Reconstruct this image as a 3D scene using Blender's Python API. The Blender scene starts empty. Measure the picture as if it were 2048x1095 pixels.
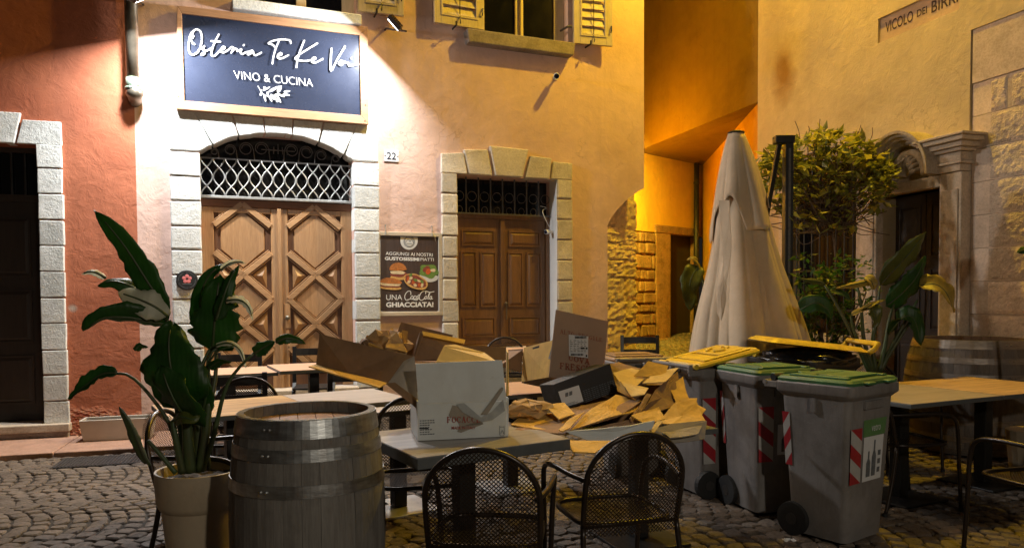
import bpy, bmesh, math, random
from mathutils import Vector, Matrix, Euler, noise as mnoise
random.seed(7)
S = bpy.context.scene
COL = S.collection
R = math.radians
V = Vector

# ------------------------------------------------------------------ camera, world, lights, exposure
F = 1480.0
CAM = V((0, 0, 1.43))
ROT = (Euler((R(88.0), 0, 0)).to_matrix() @ Euler((0, 0, R(-0.35))).to_matrix())
SHY = (47.5 + F * math.tan(R(2.0))) / 2048.0
cd = bpy.data.cameras.new('camera'); cam = bpy.data.objects.new('camera', cd); COL.objects.link(cam)
cd.sensor_width = 36.0; cd.lens = F / 2048.0 * 36.0; cd.shift_y = SHY
cd.clip_start = 0.05; cd.clip_end = 500
cam.matrix_world = Matrix.Translation(CAM) @ ROT.to_4x4()
S.camera = cam

w = bpy.data.worlds.new('World'); S.world = w; w.use_nodes = True
nt = w.node_tree
sky = nt.nodes.new('ShaderNodeTexSky'); sky.sky_type = 'NISHITA'; sky.sun_disc = False
sky.sun_elevation = R(-4); sky.sun_rotation = R(200)
mixn = nt.nodes.new('ShaderNodeMixRGB'); mixn.inputs[0].default_value = 0.75
mixn.inputs[2].default_value = (0.20, 0.17, 0.14, 1)
nt.links.new(sky.outputs[0], mixn.inputs[1])
bg = nt.nodes['Background']; bg.inputs[1].default_value = 0.07
nt.links.new(mixn.outputs[0], bg.inputs[0])

def lamp(name, kind, loc, power, color, size=0.1, direction=None, size_y=None, spread=None):
    d = bpy.data.lights.new(name, kind); d.energy = power; d.color = color
    if kind == 'AREA':
        d.shape = 'RECTANGLE'; d.size = size; d.size_y = size_y or size
        if spread: d.spread = spread
    else:
        d.shadow_soft_size = size
    o = bpy.data.objects.new(name, d); COL.objects.link(o); o.location = loc
    if direction is not None:
        o.rotation_euler = V(direction).to_track_quat('-Z', 'Y').to_euler()
    return o

SODIUM = (1.0, 0.64, 0.03)
lamp('street_lamp_light', 'POINT', (3.35, 8.15, 8.1), 1330, SODIUM, 0.09)
lamp('alley_lamp_light', 'AREA', (1.95, 12.3, 3.9), 400, (1.0, 0.80, 0.09), 0.16, (-.64, .48, -.60))
lamp('square_lamp_light', 'POINT', (2.3, -1.3, 2.9), 250, (1.0, 0.90, 0.74), 0.10)
lamp('facade_fill_light', 'POINT', (-2.05, 8.05, 7.8), 380, (1.0, 0.80, 0.55), 0.12)  # added fill high on the pink front, brightens the right-hand wall

S.view_settings.view_transform = 'Standard'
S.view_settings.look = 'None'
S.view_settings.exposure = 0.12
S.view_settings.gamma = 1.0
S.view_settings.use_curve_mapping = False
S.render.engine = 'CYCLES'
S.cycles.use_denoising = True
S.cycles.max_bounces = 7
S.cycles.diffuse_bounces = 4
S.cycles.glossy_bounces = 3
S.cycles.transparent_max_bounces = 8
S.cycles.sample_clamp_indirect = 6.0
S.cycles.caustics_reflective = False
S.cycles.caustics_refractive = False

# ------------------------------------------------------------------ measuring helpers (photo measurements -> places in the square)
def ray(px, py):
    l = V(((px - 1024) / F, (547.5 - py) / F + SHY * 2048 / F, -1))
    return ROT @ l
def at(px, py, y):
    d = ray(px, py); return CAM + d * (y / d.y)
def onz(px, py, z):
    d = ray(px, py); return CAM + d * ((z - CAM.z) / d.z)

class Wall:                                    # vertical plane: local x along the wall, y into the wall, z up
    def __init__(s, o, ang):
        s.o = V((o[0], o[1], 0)); s.ang = ang
        s.M = Matrix.Translation(s.o) @ Matrix.Rotation(ang, 4, 'Z'); s.I = s.M.inverted()
    def loc(s, px, py, off=0.0):
        d = s.I.to_3x3() @ ray(px, py); c = s.I @ CAM
        return c + d * ((off - c.y) / d.y)
    def u(s, px, py, off=0.0): return s.loc(px, py, off).x
    def z(s, px, py, off=0.0): return s.loc(px, py, off).z

def ground_z(x, y):
    t = min(1, max(0, (x + 4) / 3.0)); t = t * t * (3 - 2 * t)
    return (0.05 * min(4.5, max(0, y - 6)) + 0.09 * max(0, y - 10.5)) * t

# ------------------------------------------------------------------ mesh helpers
class MB:
    def __init__(s): s.v = []; s.f = []; s.m = []
    def add(s, vs, fs, mi=0, M=None):
        b = len(s.v)
        s.v += [(M @ V(p)) if M else V(p) for p in vs]
        s.f += [tuple(b + i for i in f) for f in fs]; s.m += [mi] * len(fs)
        return s
    def box(s, x0, x1, y0, y1, z0, z1, mi=0, M=None):
        return s.add([(x0,y0,z0),(x1,y0,z0),(x1,y1,z0),(x0,y1,z0),(x0,y0,z1),(x1,y0,z1),(x1,y1,z1),(x0,y1,z1)],
              [(0,3,2,1),(4,5,6,7),(0,1,5,4),(1,2,6,5),(2,3,7,6),(3,0,4,7)], mi, M)
    def bar(s, p, q, w, t, up=(0,0,1), mi=0):       # box bar from p to q, width w (across), thickness t (along up)
        p = V(p); q = V(q); d = (q - p).normalized(); a = d.cross(V(up)).normalized(); b = a.cross(d).normalized()
        vs = [c + a * sx * w / 2 + b * sy * t / 2 for c in (p, q) for sx, sy in ((-1,-1),(1,-1),(1,1),(-1,1))]
        return s.add(vs, [(0,1,2,3),(7,6,5,4),(0,4,5,1),(1,5,6,2),(2,6,7,3),(3,7,4,0)], mi)
    def prism(s, pts, y0, y1, mi=0):                # polygon in x,z extruded along y
        n = len(pts)
        return s.add([(p[0], y0, p[1]) for p in pts] + [(p[0], y1, p[1]) for p in pts],
              [tuple(range(n)), tuple(range(2*n-1, n-1, -1))] + [(i, i+n, (i+1)%n+n, (i+1)%n) for i in range(n)], mi)
    def board(s, pts, t, mi=0):                     # flat polygon of 3D points given a thickness behind
        pts = [V(p) for p in pts]; n = len(pts)
        nor = V((0,0,0))
        for i in range(n): nor += pts[i].cross(pts[(i+1) % n])
        nor.normalize()
        return s.add(pts + [p - nor * t for p in pts],
              [tuple(range(n)), tuple(range(2*n-1, n-1, -1))] + [(i, i+n, (i+1)%n+n, (i+1)%n) for i in range(n)], mi)
    def tube(s, pts, r, n=8, cyc=False, mi=0):
        pts = [V(p) for p in pts]; k = len(pts); rs = r if isinstance(r, (list, tuple)) else [r] * k
        b = len(s.v); prev = None
        for i, p in enumerate(pts):
            if cyc: d = pts[(i+1) % k] - pts[i-1]
            else: d = pts[min(i+1, k-1)] - pts[max(i-1, 0)]
            d.normalize()
            if prev is None:
                a = d.cross(V((0,0,1)));
                if a.length < 1e-3: a = d.cross(V((1,0,0)))
            else: a = prev - d * prev.dot(d)
            a.normalize(); prev = a; c = d.cross(a)
            for j in range(n):
                t = 2*math.pi*j/n
                s.v.append(p + (a*math.cos(t) + c*math.sin(t)) * rs[i])
        for i in range(k if cyc else k-1):
            for j in range(n):
                i2 = (i+1) % k
                s.f.append((b+i*n+j, b+i*n+(j+1)%n, b+i2*n+(j+1)%n, b+i2*n+j)); s.m.append(mi)
        if not cyc:
            s.f.append(tuple(b+j for j in range(n-1, -1, -1))); s.f.append(tuple(b+(k-1)*n+j for j in range(n))); s.m += [mi, mi]
        return s
    def lathe(s, prof, n=32, M=None, mi=0):
        b = len(s.v); k = len(prof)
        for r, z in prof:
            for j in range(n):
                t = 2*math.pi*j/n; p = V((r*math.cos(t), r*math.sin(t), z)); s.v.append((M @ p) if M else p)
        for i in range(k-1):
            for j in range(n):
                s.f.append((b+i*n+j, b+i*n+(j+1)%n, b+(i+1)*n+(j+1)%n, b+(i+1)*n+j)); s.m.append(mi)
        s.f.append(tuple(b+j for j in range(n-1,-1,-1))); s.f.append(tuple(b+(k-1)*n+j for j in range(n))); s.m += [mi, mi]
        return s
    def grid(s, fn, nu, nv, mi=0):
        b = len(s.v)
        for i in range(nu+1):
            for j in range(nv+1): s.v.append(V(fn(i/nu, j/nv)))
        for i in range(nu):
            for j in range(nv):
                a = b+i*(nv+1)+j; s.f.append((a, a+nv+1, a+nv+2, a+1)); s.m.append(mi)
        return s
    def ball(s, c, r, n=10, sc=(1,1,1), mi=0):
        prof = [(max(1e-4, math.sin(math.pi*i/n))*r, -math.cos(math.pi*i/n)*r) for i in range(n+1)]
        return s.lathe(prof, n*2, Matrix.Translation(V(c)) @ Matrix.Diagonal((*sc, 1)), mi)
    def mesh(s, name, mats, smooth=False, org=None, recalc=True):
        me = bpy.data.meshes.new(name)
        o = V(org) if org is not None else V((0,0,0))
        me.from_pydata([tuple(p - o) for p in s.v], [], s.f)
        for m in (mats if isinstance(mats, (list, tuple)) else [mats]): me.materials.append(m)
        for p, mi in zip(me.polygons, s.m): p.material_index = mi
        if recalc:
            bm = bmesh.new(); bm.from_mesh(me); bmesh.ops.recalc_face_normals(bm, faces=bm.faces); bm.to_mesh(me); bm.free()
        if smooth: me.polygons.foreach_set('use_smooth', [True]*len(me.polygons))
        me.update()
        return me
    def build(s, name, mats, parent=None, smooth=False, bevel=0.0, org=None, recalc=True, seg=2):
        me = s.mesh(name, mats, smooth, org, recalc)
        o = bpy.data.objects.new(name, me); COL.objects.link(o)
        if parent is not None: o.parent = parent
        if bevel:
            m = o.modifiers.new('bevel', 'BEVEL'); m.width = bevel; m.segments = seg; m.limit_method = 'ANGLE'; m.angle_limit = R(35)
        if smooth == 'auto':
            pass
        return o

def smooth_angle(o, deg=40):
    me = o.data
    me.polygons.foreach_set('use_smooth', [True]*len(me.polygons))
    bm = bmesh.new(); bm.from_mesh(me)
    for e in bm.edges:
        if len(e.link_faces) == 2 and e.calc_face_angle(0) > R(deg): e.smooth = False
    bm.to_mesh(me); bm.free()
    return o

def tag(o, label, cat, group=None):
    o['label'] = label; o['category'] = cat
    if group: o['group'] = group
    return o
def thing(name, label, cat, loc=(0,0,0), rotz=0.0, group=None):
    o = bpy.data.objects.new(name, None); COL.objects.link(o); o.empty_display_size = 0.1
    o.location = loc; o.rotation_euler = (0,0,rotz)
    return tag(o, label, cat, group)
def copy_thing(root, loc, rotz, label):
    r = root.copy(); COL.objects.link(r); r.location = loc; r.rotation_euler = (0,0,rotz); r['label'] = label
    for ch in list(root.children):
        c = ch.copy(); COL.objects.link(c); c.parent = r
        for g in list(ch.children):
            d = g.copy(); COL.objects.link(d); d.parent = c
    return r
def spline(pts, k=6, cyc=False):
    pts = [V(p) for p in pts]; n = len(pts); out = []
    for i in range(n if cyc else n-1):
        g = (lambda a: pts[a % n]) if cyc else (lambda a: pts[min(max(a, 0), n-1)])
        p0, p1, p2, p3 = g(i-1), g(i), g(i+1), g(i+2)
        for j in range(k):
            t = j/k
            out.append(0.5*((2*p1)+(p2-p0)*t+(2*p0-5*p1+4*p2-p3)*t*t+(3*p1-p0-3*p2+p3)*t**3))
    if not cyc: out.append(pts[-1])
    return out
def resample(pts, n):
    pts = [V(p) for p in pts]; L = [0]
    for a, b in zip(pts, pts[1:]): L.append(L[-1] + (b-a).length)
    out = []; j = 0
    for i in range(n):
        s_ = L[-1]*i/(n-1)
        while j < len(L)-2 and L[j+1] < s_: j += 1
        t = (s_-L[j])/max(1e-9, L[j+1]-L[j]); out.append(pts[j].lerp(pts[j+1], min(1, t)))
    return out

# ------------------------------------------------------------------ procedural materials
def ntree(name):
    m = bpy.data.materials.new(name); m.use_nodes = True
    t = m.node_tree; return m, t, t.nodes['Principled BSDF']
def N(t, kind, **kw):
    n = t.nodes.new(kind)
    for k, v in kw.items():
        if k in n.inputs: n.inputs[k].default_value = v
        else: setattr(n, k, v)
    return n
def _unused(): pass
def coords(t, scale=(1,1,1), rnd=True):
    tc = N(t, 'ShaderNodeTexCoord'); mp = N(t, 'ShaderNodeMapping'); mp.inputs['Scale'].default_value = scale
    if rnd:
        oi = N(t, 'ShaderNodeObjectInfo'); mu = N(t, 'ShaderNodeMath', operation='MULTIPLY'); mu.inputs[1].default_value = 37.0
        t.links.new(oi.outputs['Random'], mu.inputs[0])
        va = N(t, 'ShaderNodeVectorMath', operation='ADD')
        t.links.new(tc.outputs['Object'], va.inputs[0]); t.links.new(mu.outputs[0], va.inputs[1]); t.links.new(va.outputs[0], mp.inputs['Vector'])
    else:
        t.links.new(tc.outputs['Object'], mp.inputs['Vector'])
    return mp.outputs[0]
def ramp(t, fac, stops):
    r = N(t, 'ShaderNodeValToRGB'); el = r.color_ramp.elements
    while len(el) < len(stops): el.new(0.5)
    for e, (p, c) in zip(el, stops): e.position = p; e.color = (*c, 1) if len(c) == 3 else c
    t.links.new(fac, r.inputs[0]); return r.outputs[0]
def mixc(t, fac, a, b, mode='MIX'):
    m = N(t, 'ShaderNodeMixRGB', blend_type=mode)
    for i, x in ((0, fac), (1, a), (2, b)):
        if hasattr(x, 'node'): t.links.new(x, m.inputs[i])
        else: m.inputs[i].default_value = x if i == 0 else ((*x, 1) if len(x) == 3 else x)
    return m.outputs[0]
def noise_fac(t, vec, scale, detail=5, rough=0.6, dist=0.0):
    n = N(t, 'ShaderNodeTexNoise', Scale=scale, Detail=detail, Roughness=rough, Distortion=dist)
    t.links.new(vec, n.inputs['Vector']); return n.outputs[0]
def bump(t, b, fac, strength, dist=0.01, prev=None):
    n = N(t, 'ShaderNodeBump', Strength=strength, Distance=dist); t.links.new(fac, n.inputs['Height'])
    if prev: t.links.new(prev, n.inputs['Normal'])
    t.links.new(n.outputs[0], b.inputs['Normal']); return n.outputs[0]
def sc(c, k): return tuple(x*k for x in c)

def mat_plain(name, c, rough=0.5, metal=0.0, var=0.25, scale=12, bmp=0.0, bscale=60, coat=0.0, stretch=(1,1,1), spec=0.5, rvar=0.15, grime=None, scuff=None):
    m, t, b = ntree(name)
    vec = coords(t, stretch)
    f = noise_fac(t, vec, scale)
    col = ramp(t, f, [(0.3, sc(c, 1-var)), (0.7, sc(c, 1+var*0.6))])
    if grime:                                  # drips and patches of dirt
        g1 = ramp(t, noise_fac(t, coords(t, (1, 1, 0.16)), 11, 6, 0.7, 0.5), [(0.50, (0,0,0)), (0.68, (1,1,1))])
        g2 = ramp(t, noise_fac(t, coords(t), 3.2, 7, 0.72, 0.8), [(0.45, (0,0,0)), (0.62, (1,1,1))])
        col = mixc(t, N_mul(t, g1, 0.45), col, grime); col = mixc(t, N_mul(t, g2, 0.40), col, grime)
    if scuff:                                  # pale scratches
        s1 = ramp(t, noise_fac(t, coords(t, (5, 5, 0.7)), 9, 3, 0.8, 2.5), [(0.66, (0,0,0)), (0.70, (1,1,1))])
        s2 = ramp(t, noise_fac(t, coords(t, (0.6, 0.6, 6)), 12, 3, 0.8, 1.5), [(0.68, (0,0,0)), (0.71, (1,1,1))])
        col = mixc(t, N_mul(t, s1, 0.35), col, scuff); col = mixc(t, N_mul(t, s2, 0.30), col, scuff)
    t.links.new(col, b.inputs['Base Color'])
    rr = N(t, 'ShaderNodeMapRange'); rr.inputs['To Min'].default_value = max(0.03, rough-rvar); rr.inputs['To Max'].default_value = min(1, rough+rvar)
    t.links.new(noise_fac(t, vec, scale*2.3), rr.inputs['Value']); t.links.new(rr.outputs[0], b.inputs['Roughness'])
    b.inputs['Metallic'].default_value = metal; b.inputs['Specular IOR Level'].default_value = spec
    if coat: b.inputs['Coat Weight'].default_value = coat
    if bmp: bump(t, b, noise_fac(t, vec, bscale), bmp, 0.004)
    return m

def mat_plaster(name, c, c2, stain_shade=None, rough=0.9, bstr=0.35, peel=None):
    m, t, b = ntree(name); vec = coords(t, rnd=False)
    big = noise_fac(t, vec, 0.9, 6, 0.62, 0.4); fine = noise_fac(t, vec, 7, 6, 0.7)
    col = ramp(t, big, [(0.30, sc(c2, 0.93)), (0.5, c), (0.68, sc(c, 1.14))])
    col = mixc(t, 0.22, col, ramp(t, fine, [(0.35, sc(c, 0.72)), (0.65, sc(c, 1.15))]))
    # rain streaks running down
    sv = coords(t, (2.6, 2.6, 0.12), rnd=False)
    st = ramp(t, noise_fac(t, sv, 3.0, 4, 0.6), [(0.55, (0,0,0)), (0.8, (1,1,1))])
    col = mixc(t, N_mul(t, st, 0.25), col, sc(c2, 0.75))
    scr = ramp(t, noise_fac(t, coords(t, (1,1,0.6), rnd=False), 26, 3, 0.75, 1.2), [(0.70, (0,0,0)), (0.76, (1,1,1))])
    col = mixc(t, N_mul(t, scr, 0.18), col, sc(c, 1.3))
    cn = N(t, 'ShaderNodeTexNoise', Scale=2.4, Detail=4.0); t.links.new(vec, cn.inputs['Vector'])
    cv = N(t, 'ShaderNodeVectorMath', operation='ADD'); t.links.new(vec, cv.inputs[0]); t.links.new(cn.outputs['Color'], cv.inputs[1])
    vo_ = N(t, 'ShaderNodeTexVoronoi', Scale=0.85); vo_.feature = 'DISTANCE_TO_EDGE'; t.links.new(cv.outputs[0], vo_.inputs['Vector'])
    ck = ramp(t, vo_.outputs['Distance'], [(0.0, (1,1,1)), (0.007, (0,0,0))]); ckm = ramp(t, noise_fac(t, vec, 0.8, 3), [(0.52, (0,0,0)), (0.62, (1,1,1))])
    crack = N_mulv(t, ck, ckm); col = mixc(t, N_mul(t, crack, 0.45), col, sc(c2, 0.55))
    if stain_shade:
        for (pos, rad, scol, amt) in stain_shade:
            mp = N(t, 'ShaderNodeMapping'); mp.vector_type = 'POINT'
            tc = N(t, 'ShaderNodeTexCoord'); t.links.new(tc.outputs['Object'], mp.inputs['Vector'])
            mp.inputs['Scale'].default_value = (1/rad[0], 0.001, 1/rad[1]); mp.inputs['Location'].default_value = (-pos[0]/rad[0], 0, -pos[1]/rad[1])
            wv = N(t, 'ShaderNodeVectorMath', operation='ADD'); nn = N(t, 'ShaderNodeTexNoise', Scale=2.2, Detail=5.0)
            t.links.new(vec, nn.inputs['Vector']); sb = N(t, 'ShaderNodeVectorMath', operation='SUBTRACT'); sb.inputs[1].default_value = (.5,.5,.5)
            t.links.new(nn.outputs['Color'], sb.inputs[0]); t.links.new(mp.outputs[0], wv.inputs[0]); t.links.new(sb.outputs[0], wv.inputs[1])
            ln = N(t, 'ShaderNodeVectorMath', operation='LENGTH'); t.links.new(wv.outputs[0], ln.inputs[0])
            fac = ramp(t, ln.outputs['Value'], [(0.35, (1,1,1)), (1.0, (0,0,0))])
            col = mixc(t, N_mul(t, fac, amt), col, scol)
    nb = noise_fac(t, vec, 16, 7, 0.72); nb2 = noise_fac(t, vec, 2.3, 3, 0.5, 0.6)
    last = None
    if peel:                                  # plaster blown off near the ground: coarse relief and mottled colour below height peel
        sx = N(t, 'ShaderNodeSeparateXYZ'); tc = N(t, 'ShaderNodeTexCoord'); t.links.new(tc.outputs['Object'], sx.inputs[0])
        ad = N(t, 'ShaderNodeMath', operation='ADD'); mu = N(t, 'ShaderNodeMath', operation='MULTIPLY'); mu.inputs[1].default_value = 0.9
        t.links.new(noise_fac(t, vec, 1.6, 4), mu.inputs[0]); t.links.new(sx.outputs['Z'], ad.inputs[0]); t.links.new(mu.outputs[0], ad.inputs[1])
        pf = ramp(t, ad.outputs[0], [(0.0, (1,1,1)), (1.0, (0,0,0))])
        el = pf.node.color_ramp.elements; el[0].position = peel[0]; el[1].position = peel[0]+0.08
        vo = N(t, 'ShaderNodeTexVoronoi', Scale=26.0); t.links.new(coords(t, (1,1,1.6), rnd=False), vo.inputs['Vector'])
        col = mixc(t, pf, col, ramp(t, vo.outputs['Color'], [(0.2, peel[1]), (0.8, peel[2])]))
        last = bump(t, b, N_mulv(t, vo.outputs['Distance'], pf), 0.9, 0.03)
    t.links.new(col, b.inputs['Base Color']); b.inputs['Roughness'].default_value = rough; b.inputs['Specular IOR Level'].default_value = 0.25
    last = bump(t, b, nb2, bstr, 0.06, last)
    last = bump(t, b, ramp(t, noise_fac(t, vec, 5.5, 5, 0.65, 0.8), [(0.42, (0,0,0)), (0.6, (1,1,1))]), bstr, 0.010, last)
    bump(t, b, nb, bstr, 0.016, last)
    return m
def N_mul(t, x, k):
    n = N(t, 'ShaderNodeMath', operation='MULTIPLY'); t.links.new(x, n.inputs[0]); n.inputs[1].default_value = k; return n.outputs[0]
def N_mulv(t, x, y):
    n = N(t, 'ShaderNodeMath', operation='MULTIPLY'); t.links.new(x, n.inputs[0]); t.links.new(y, n.inputs[1]); return n.outputs[0]

def mat_stone(name, c, c2, bscale=70, bstr=0.5, bdist=0.006, rough=0.88, coarse=0.0):
    m, t, b = ntree(name); vec = coords(t)
    oi = N(t, 'ShaderNodeObjectInfo')
    col = ramp(t, noise_fac(t, vec, 5, 6, 0.65), [(0.3, c2), (0.55, c), (0.75, sc(c, 1.1))])
    spk = ramp(t, noise_fac(t, vec, 45, 3, 0.7), [(0.3, sc(c2, 0.8)), (0.6, (1,1,1))])
    col = mixc(t, 0.35, col, spk, 'MULTIPLY')
    br = N(t, 'ShaderNodeMapRange'); br.inputs['To Min'].default_value = 0.82; br.inputs['To Max'].default_value = 1.1
    t.links.new(oi.outputs['Random'], br.inputs['Value'])
    hs = N(t, 'ShaderNodeHueSaturation'); t.links.new(col, hs.inputs['Color']); t.links.new(br.outputs[0], hs.inputs['Value'])
    t.links.new(hs.outputs[0], b.inputs['Base Color']); b.inputs['Roughness'].default_value = rough; b.inputs['Specular IOR Level'].default_value = 0.3
    l = bump(t, b, noise_fac(t, vec, bscale, 3, 0.6, 0.8), bstr, bdist)
    if coarse: bump(t, b, noise_fac(t, vec, bscale*0.3, 4, 0.6, 0.5), coarse, bdist*4, l)
    return m

def mat_wood(name, c1, c2, axis='Z', scale=9.0, rough=0.5, bstr=0.12, coat=0.0, contrast=1.0, wear=None):
    m, t, b = ntree(name)
    st = {'X': (0.06, 1, 1), 'Y': (1, 0.06, 1), 'Z': (1, 1, 0.06)}[axis]
    vec = coords(t, tuple(s*scale for s in st))
    f1 = noise_fac(t, vec, 2.2, 8, 0.65, 0.6); f2 = noise_fac(t, vec, 14, 4, 0.7)
    lo = 0.5-0.2*contrast; hi = 0.5+0.2*contrast
    col = ramp(t, f1, [(0.33, c1), (0.66, c2)])
    col = mixc(t, 0.4, col, ramp(t, f2, [(0.35, sc(c1, 0.7)), (0.65, sc(c2, 1.08))]))
    if wear:
        wv = coords(t, (1,1,1)); wf = ramp(t, noise_fac(t, wv, 4.5, 6, 0.7), [(0.5, (0,0,0)), (0.72, (1,1,1))])
        col = mixc(t, N_mul(t, wf, 0.6), col, wear)
    oi = N(t, 'ShaderNodeObjectInfo'); br = N(t, 'ShaderNodeMapRange'); br.inputs['To Min'].default_value = 0.86; br.inputs['To Max'].default_value = 1.10
    t.links.new(oi.outputs['Random'], br.inputs['Value']); hs = N(t, 'ShaderNodeHueSaturation'); t.links.new(col, hs.inputs['Color']); t.links.new(br.outputs[0], hs.inputs['Value']); col = hs.outputs[0]
    t.links.new(col, b.inputs['Base Color']); b.inputs['Roughness'].default_value = rough
    if coat: b.inputs['Coat Weight'].default_value = coat; b.inputs['Coat Roughness'].default_value = 0.25
    bump(t, b, f2, bstr, 0.004)
    return m

def mat_leaf(name, c, c2, trans=0.25, rough=0.38):
    m, t, b = ntree(name); vec = coords(t)
    col = ramp(t, noise_fac(t, vec, 5, 4), [(0.3, c2), (0.65, c)])
    t.links.new(col, b.inputs['Base Color']); b.inputs['Roughness'].default_value = rough
    out = t.nodes['Material Output']; tr = N(t, 'ShaderNodeBsdfTranslucent'); mx = N(t, 'ShaderNodeMixShader'); mx.inputs[0].default_value = trans
    t.links.new(mixc(t, 0.5, col, sc(c, 2.0)), tr.inputs['Color'])
    t.links.new(b.outputs[0], mx.inputs[1]); t.links.new(tr.outputs[0], mx.inputs[2]); t.links.new(mx.outputs[0], out.inputs['Surface'])
    wv = N(t, 'ShaderNodeTexWave', Scale=14.0, Distortion=1.5); t.links.new(vec, wv.inputs['Vector'])
    bump(t, b, wv.outputs[1], 0.15, 0.004)
    return m

def mat_emit(name, c, k):
    m, t, b = ntree(name); b.inputs['Base Color'].default_value = (*c, 1)
    b.inputs['Emission Color'].default_value = (*c, 1); b.inputs['Emission Strength'].default_value = k
    return m

M = {}
M['red_plaster'] = mat_plaster('red plaster', (0.46, 0.155, 0.082), (0.37, 0.115, 0.06), bstr=0.22,
        peel=(0.62, (0.30, 0.07, 0.035), (0.50, 0.24, 0.14)), stain_shade=[((-0.62, 1.35), (0.05, 0.05), (0.5,0.4,0.33), 0.9), ((-1.6, 3.3), (0.9, 0.5), (0.33,0.08,0.04), 0.5)])
M['pink_plaster'] = mat_plaster('pink plaster', (0.65, 0.455, 0.385), (0.57, 0.38, 0.31), bstr=0.22)
M['orange_plaster'] = mat_plaster('orange plaster', (0.54, 0.29, 0.032), (0.45, 0.23, 0.024), bstr=0.25)
M['dim_orange_plaster'] = mat_plaster('dimmed orange plaster', (0.19, 0.115, 0.02), (0.145, 0.083, 0.014), bstr=0.3)  # the orange plaster again, dimmer light on overhang and soffit put into its colour
M['grey_stone'] = mat_stone('dressed grey stone', (0.74, 0.75, 0.73), (0.60, 0.61, 0.58), 62, 0.7, 0.008, coarse=0.22)
M['warm_stone'] = mat_stone('dressed warm stone', (0.66, 0.60, 0.50), (0.52, 0.46, 0.37), 62, 0.6, 0.008, coarse=0.22)
M['rough_stone'] = mat_stone('rough rubble stone', (0.80, 0.66, 0.42), (0.60, 0.48, 0.29), 38, 0.7, 0.012, coarse=0.3)
M['tooled_stone'] = mat_stone('tooled ashlar stone', (0.66, 0.53, 0.42), (0.50, 0.40, 0.31), 30, 0.35, 0.006)
M['hammered_stone'] = mat_stone('hammered ashlar stone', (0.68, 0.55, 0.43), (0.50, 0.40, 0.31), 36, 1.0, 0.018, coarse=0.4)
M['portal_stone'] = mat_stone('carved portal stone', (0.56, 0.46, 0.35), (0.40, 0.32, 0.24), 50, 0.4, 0.006)
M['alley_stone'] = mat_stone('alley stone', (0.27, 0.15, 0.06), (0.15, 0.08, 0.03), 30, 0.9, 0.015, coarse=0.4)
M['step_stone'] = mat_stone('step stone', (0.50, 0.42, 0.33), (0.36, 0.29, 0.22), 40, 0.5, 0.006)
M['sill_stone'] = mat_stone('sill stone', (0.36, 0.31, 0.27), (0.24, 0.20, 0.17), 40, 0.6, 0.006)
M['porphyry'] = mat_stone('pink porphyry slab', (0.40, 0.24, 0.17), (0.30, 0.18, 0.13), 40, 0.3, 0.004)
M['cobble'] = mat_stone('porphyry cobble', (0.145, 0.112, 0.085), (0.08, 0.06, 0.046), 45, 0.7, 0.006, rough=0.62)
M['soil_joint'] = mat_stone('sand joint', (0.04, 0.032, 0.025), (0.022, 0.018, 0.014), 60, 0.8, 0.01)
M['portal_door'] = mat_wood('varnished chestnut', (0.30, 0.155, 0.062), (0.44, 0.245, 0.11), 'Z', 9, 0.42, 0.10, coat=0.25)
M['portal_bar'] = mat_wood('varnished chestnut bar', (0.33, 0.17, 0.07), (0.47, 0.27, 0.125), 'X', 9, 0.42, 0.10, coat=0.25)
M['portal_dark'] = mat_wood('dark chestnut rail', (0.13, 0.045, 0.018), (0.21, 0.085, 0.035), 'X', 9, 0.5, 0.1)
M['door_groove'] = mat_wood('door moulding shadow wood', (0.10, 0.04, 0.018), (0.17, 0.075, 0.032), 'Z', 9, 0.55, 0.1)
M['brown_door'] = mat_wood('brown stained door', (0.13, 0.062, 0.026), (0.22, 0.11, 0.045), 'Z', 9, 0.42, 0.1, coat=0.2)
M['black_door'] = mat_wood('near black door', (0.022, 0.014, 0.009), (0.04, 0.024, 0.014), 'Z', 9, 0.6, 0.1)
M['sign_wood'] = mat_wood('new pine frame', (0.36, 0.18, 0.085), (0.50, 0.28, 0.15), 'X', 7, 0.6, 0.1)
M['shutter'] = mat_wood('painted shutter', (0.46, 0.38, 0.27), (0.56, 0.47, 0.34), 'Z', 6, 0.6, 0.12, wear=(0.38,0.30,0.2))
M['window_wood'] = mat_wood('painted window frame', (0.50, 0.40, 0.25), (0.60, 0.50, 0.34), 'Z', 6, 0.5, 0.1)
M['glass_dark'] = mat_plain('dark window glass', (0.006, 0.006, 0.008), 0.08, 0, 0.1, 3)
M['shade_black'] = mat_plain('painted darkness', (0.004, 0.003, 0.003), 0.9, 0, 0.1, 3)  # near-black colour stands in for the darkness inside openings
M['iron'] = mat_plain('wrought iron', (0.13, 0.12, 0.115), 0.5, 0.6, 0.3, 30, 0.2, 80)
M['iron_light'] = mat_plain('galvanised iron', (0.42, 0.42, 0.41), 0.45, 0.6, 0.25, 30, 0.2, 80)
M['iron_dark'] = mat_plain('dark iron', (0.03, 0.028, 0.027), 0.5, 0.5, 0.3, 30, 0.2, 80)
M['sign_blue'] = mat_plain('glossy blue sign panel', (0.027, 0.034, 0.060), 0.27, 0, 0.12, 3, rvar=0.06)
M['white_paint'] = mat_plain('white letter paint', (0.85, 0.85, 0.85), 0.5, 0, 0.03, 5)
M['white_plastic'] = mat_plain('white plastic', (0.70, 0.69, 0.66), 0.4, 0, 0.06, 8)
M['dark_lens'] = mat_plain('dark lens', (0.01, 0.012, 0.03), 0.1, 0, 0.1, 8)
M['enamel'] = mat_plain('white enamel', (0.78, 0.79, 0.80), 0.25, 0, 0.06, 12)
M['ink_blue'] = mat_plain('dark enamel digits', (0.02, 0.025, 0.05), 0.4, 0, 0.05, 8)
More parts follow.
